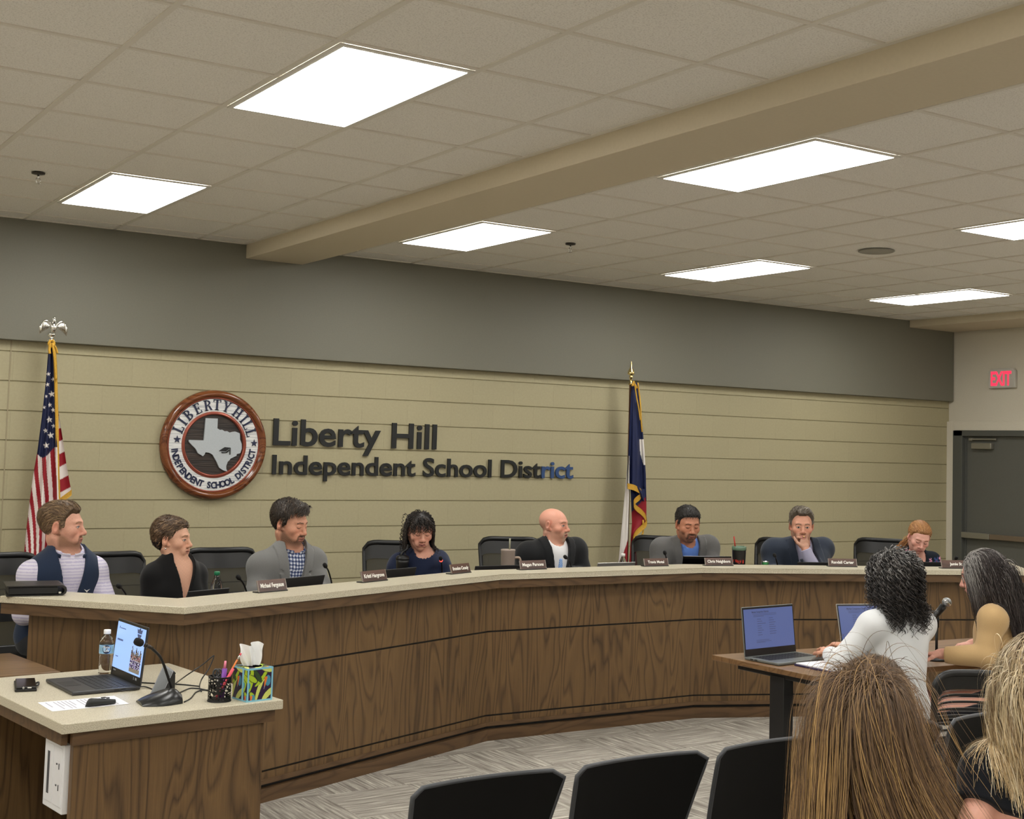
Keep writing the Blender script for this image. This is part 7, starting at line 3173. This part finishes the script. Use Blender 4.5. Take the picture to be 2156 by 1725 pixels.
parts = long_hair(w2, 4200, HLT, (.26, .46), DGR, 0., (.001, .013), lambda P, tt: np.tile(unit(np.array([CR[0]*.24, CR[1]*.24, -1.])), (len(P), 1)), .0025, .11, .0022, 40, 22, cap=.008, dirfn=lambda q: np.stack([q[:, 0]*14, -.9*np.ones(len(q)), .1*np.ones(len(q))], 1), capcol=np.array(RGB(44, 40, 40)), extra=silver_front, stiff=.70)
w2.add_hair(parts)
gl = MB()
for sx in (-1, 1):
    c0 = lambda a, b, c_: tuple(H['c']+H['R']@np.array([a, b, c_])*H['s'])
    gl.tube([c0(sx*.032+.021*math.cos(a), .098-.008*abs(math.cos(a))*(1 if math.cos(a)*sx > 0 else 0), .0+.017*math.sin(a)) for a in np.linspace(0, 2*math.pi, 18)], .0017, 6)
    gl.tube([c0(sx*.053, .09, .004), c0(sx*.078, .03, .008), c0(sx*.081, -.01, .004)], .0016, 6)
gl.tube([c0(-.011, .101, .003), c0(0, .104, .006), c0(.011, .101, .003)], .0015, 6)
gl.build('glasses', plain('clear_frames', RGB(190, 180, 172), .3), w2.root, True)
M_tan = M_cloth('tan_blazer_cloth', RGB(196, 164, 118), .85, .05)
w2.cloth('tan_blazer', w2.garment(.020, .009, sleeves=(.012, .012), crew=(.062, .02, .05), collar=(.074, -.02, .04, .04, .006), hem=.08, seed=14, f=9), M_tan, .006)
w2.trousers(M_dktrouser)

# ---- brunette in the audience
t = 3.5
J = joints(t, (1838, 1596, .0), (1742, 1652, -.02), (1948, 1650, .06), (1722, 1830, .05), (1985, 1830, .12), (1790, 1900, .30), (1920, 1900, .32), 172, .46, 0, .05, .42)
H = head_frame(atD(1846, 1478, t+.02), facing(1846, 1478, 150), .04, 0, .97)
a1 = Fig('woman with long straight brown hair with blonde highlights in a black top, seen from behind', J, H, 0, .98, male=False)
H11 = H
a1.skin(lambda V: head_paint(V, H11, RGB(216, 164, 140), RGB(186, 118, 108), RGB(110, 84, 64), RGB(50, 38, 34)))
HLA = [(-.13, -.06), (-.05, -.06), (-.03, -.045), (.0, -.03), (.026, -.01), (.045, .02), (.062, .048), (.08, .066), (.13, .076)]
BRN = [RGB(86, 66, 48), RGB(100, 77, 55), RGB(72, 55, 41), RGB(118, 92, 64)]


def highlights(C, ql, rng, m):
    n = len(C)
    s = np.linspace(0, 1, m)[None, :, None]
    cl = (np.sin(ql[:, 0]*95+1.0)+np.sin(ql[:, 2]*70+ql[:, 0]*60)) > .55
    g_ = (rng.rand(n) < np.where(cl, .75, .12))
    hi = np.array(RGB(198, 160, 104))*(.75+.4*rng.rand(n, 1, 1))
    st_ = .08+.25*rng.rand(n, 1, 1)
    mix = np.clip((s-st_)*3.2, 0, 1)*g_[:, None, None]*.85
    C = C*(1+.5*s)
    return C*(1-mix)+hi*mix


rgt = np.array([CR[0], CR[1], 0.])
fwd_ = np.array([_f[0], _f[1], 0.])


def sweep(P, tt):
    x = (P-J['N'])@rgt
    out = np.tile(np.array([0, 0, -1.]), (len(P), 1))
    k = np.clip((tt-.20)*2.4, 0, 1)
    return (out+rgt[None, :]*(k*np.where(x > -.10, .46+.25*np.clip(x/.08, 0, 1), -.05))[:, None]-fwd_[None, :]*.06)/1.05


parts = long_hair(a1, 11000, HLA, (.46, .66), BRN, .012, (.0005, .010), sweep, .0012, .20, .00135, 44, 31, cap=.007, lencol=lambda ql, L_: np.where(((ql[:, 0] < -.045) & (np.arange(len(L_)) % 25 > 0)), L_*.42, L_), capcol=np.array(RGB(64, 50, 38)), extra=highlights, stiff=.78, tube=False, var=.2)
a1.add_hair(parts)
M_bltop = M_cloth('black_top_cloth', RGB(20, 22, 27), .9, .2)
a1.cloth('black_top', a1.garment(.015, .005, sleeves=(.012, .012), crew=(.066, .02, .04), seed=15, f=10), M_bltop, .006)
a1.trousers(M_dktrouser)

# ---- blonde at the right edge
t = 3.42
J = joints(t, (2186, 1566, .0), (2082, 1632, -.02), (2300, 1622, .08), (2050, 1742, -.10), (2330, 1800, .12), (2110, 1850, .12), (2270, 1900, .32), 178, .46, 0, .05, .42)
H = head_frame(atD(2182, 1446, t+.02), facing(2182, 1446, 176), .04, 0, .99)
a2 = Fig('blonde woman in a black short-sleeved top cut by the right edge of the photo', J, H, 0, 1.02, male=False)
H12 = H
a2.skin(lambda V: head_paint(V, H12, RGB(214, 160, 140), RGB(186, 118, 108), RGB(140, 110, 84), RGB(50, 38, 34)))
BLD = [RGB(196, 176, 140), RGB(214, 196, 160), RGB(170, 148, 112), RGB(140, 118, 90), RGB(224, 208, 178)]


def ash_root(C, ql, rng, m):
    s = np.linspace(0, 1, m)[None, :, None]
    n = len(C)
    g_ = (rng.rand(n) < .5)[:, None, None]
    rt = np.array(RGB(150, 142, 136))*(.75+.4*rng.rand(n, 1, 1))
    mix = np.clip(.9-s*3.0, 0, 1)*g_
    gold = np.array(RGB(206, 172, 118))
    m2 = np.clip((s-.45)*1.5, 0, .6)*(rng.rand(n) < .5)[:, None, None]
    C = C*(1-mix)+rt*mix
    return C*(1-m2)+gold*m2


parts = long_hair(a2, 6500, HLA, (.22, .31), BLD, .0, (.001, .016), lambda P, tt: np.tile(unit(np.array([CR[0]*.10, CR[1]*.10, -1.])), (len(P), 1)), .004, .16, .0016, 40, 41, cap=.009, capcol=np.array(RGB(120, 104, 80)), extra=ash_root, stiff=.74, tube=False, var=.2)
a2.add_hair(parts)
a2.cloth('black_tee', a2.garment(.015, .004, sleeves=(None, None), crew=(.066, .02, .04), seed=17, f=9), M_bltop, .006) if False else None


def tee(P, c, R):
    base = a2.garment(.016, .004, sleeves=(None, None), crew=(.066, .02, .04), seed=17, f=9)(P, c, R)
    for s_ in 'LR':
        S_, E_ = a2.J['S'+s_], a2.J['E'+s_]
        d_ = unit(E_-S_)
        cpt = S_+d_*(np.linalg.norm(E_-S_)*.62)
        far = np.minimum(np.linalg.norm(P-(S_+E_)/2, axis=1), np.linalg.norm(P-(E_+a2.J['W'+s_])/2, axis=1)) < .26
        mid_ = (a2.J['SL']+a2.J['SR'])/2
        outside = np.abs((P-mid_)@a2.X) > .155
        base = np.where(far & (outside | (((P-E_)**2).sum(1) < .03)), np.maximum(base, (P-cpt)@d_), base)
    return base


a2.cloth('black_tee', tee, M_bltop, .006)
a2.trousers(M_dktrouser)
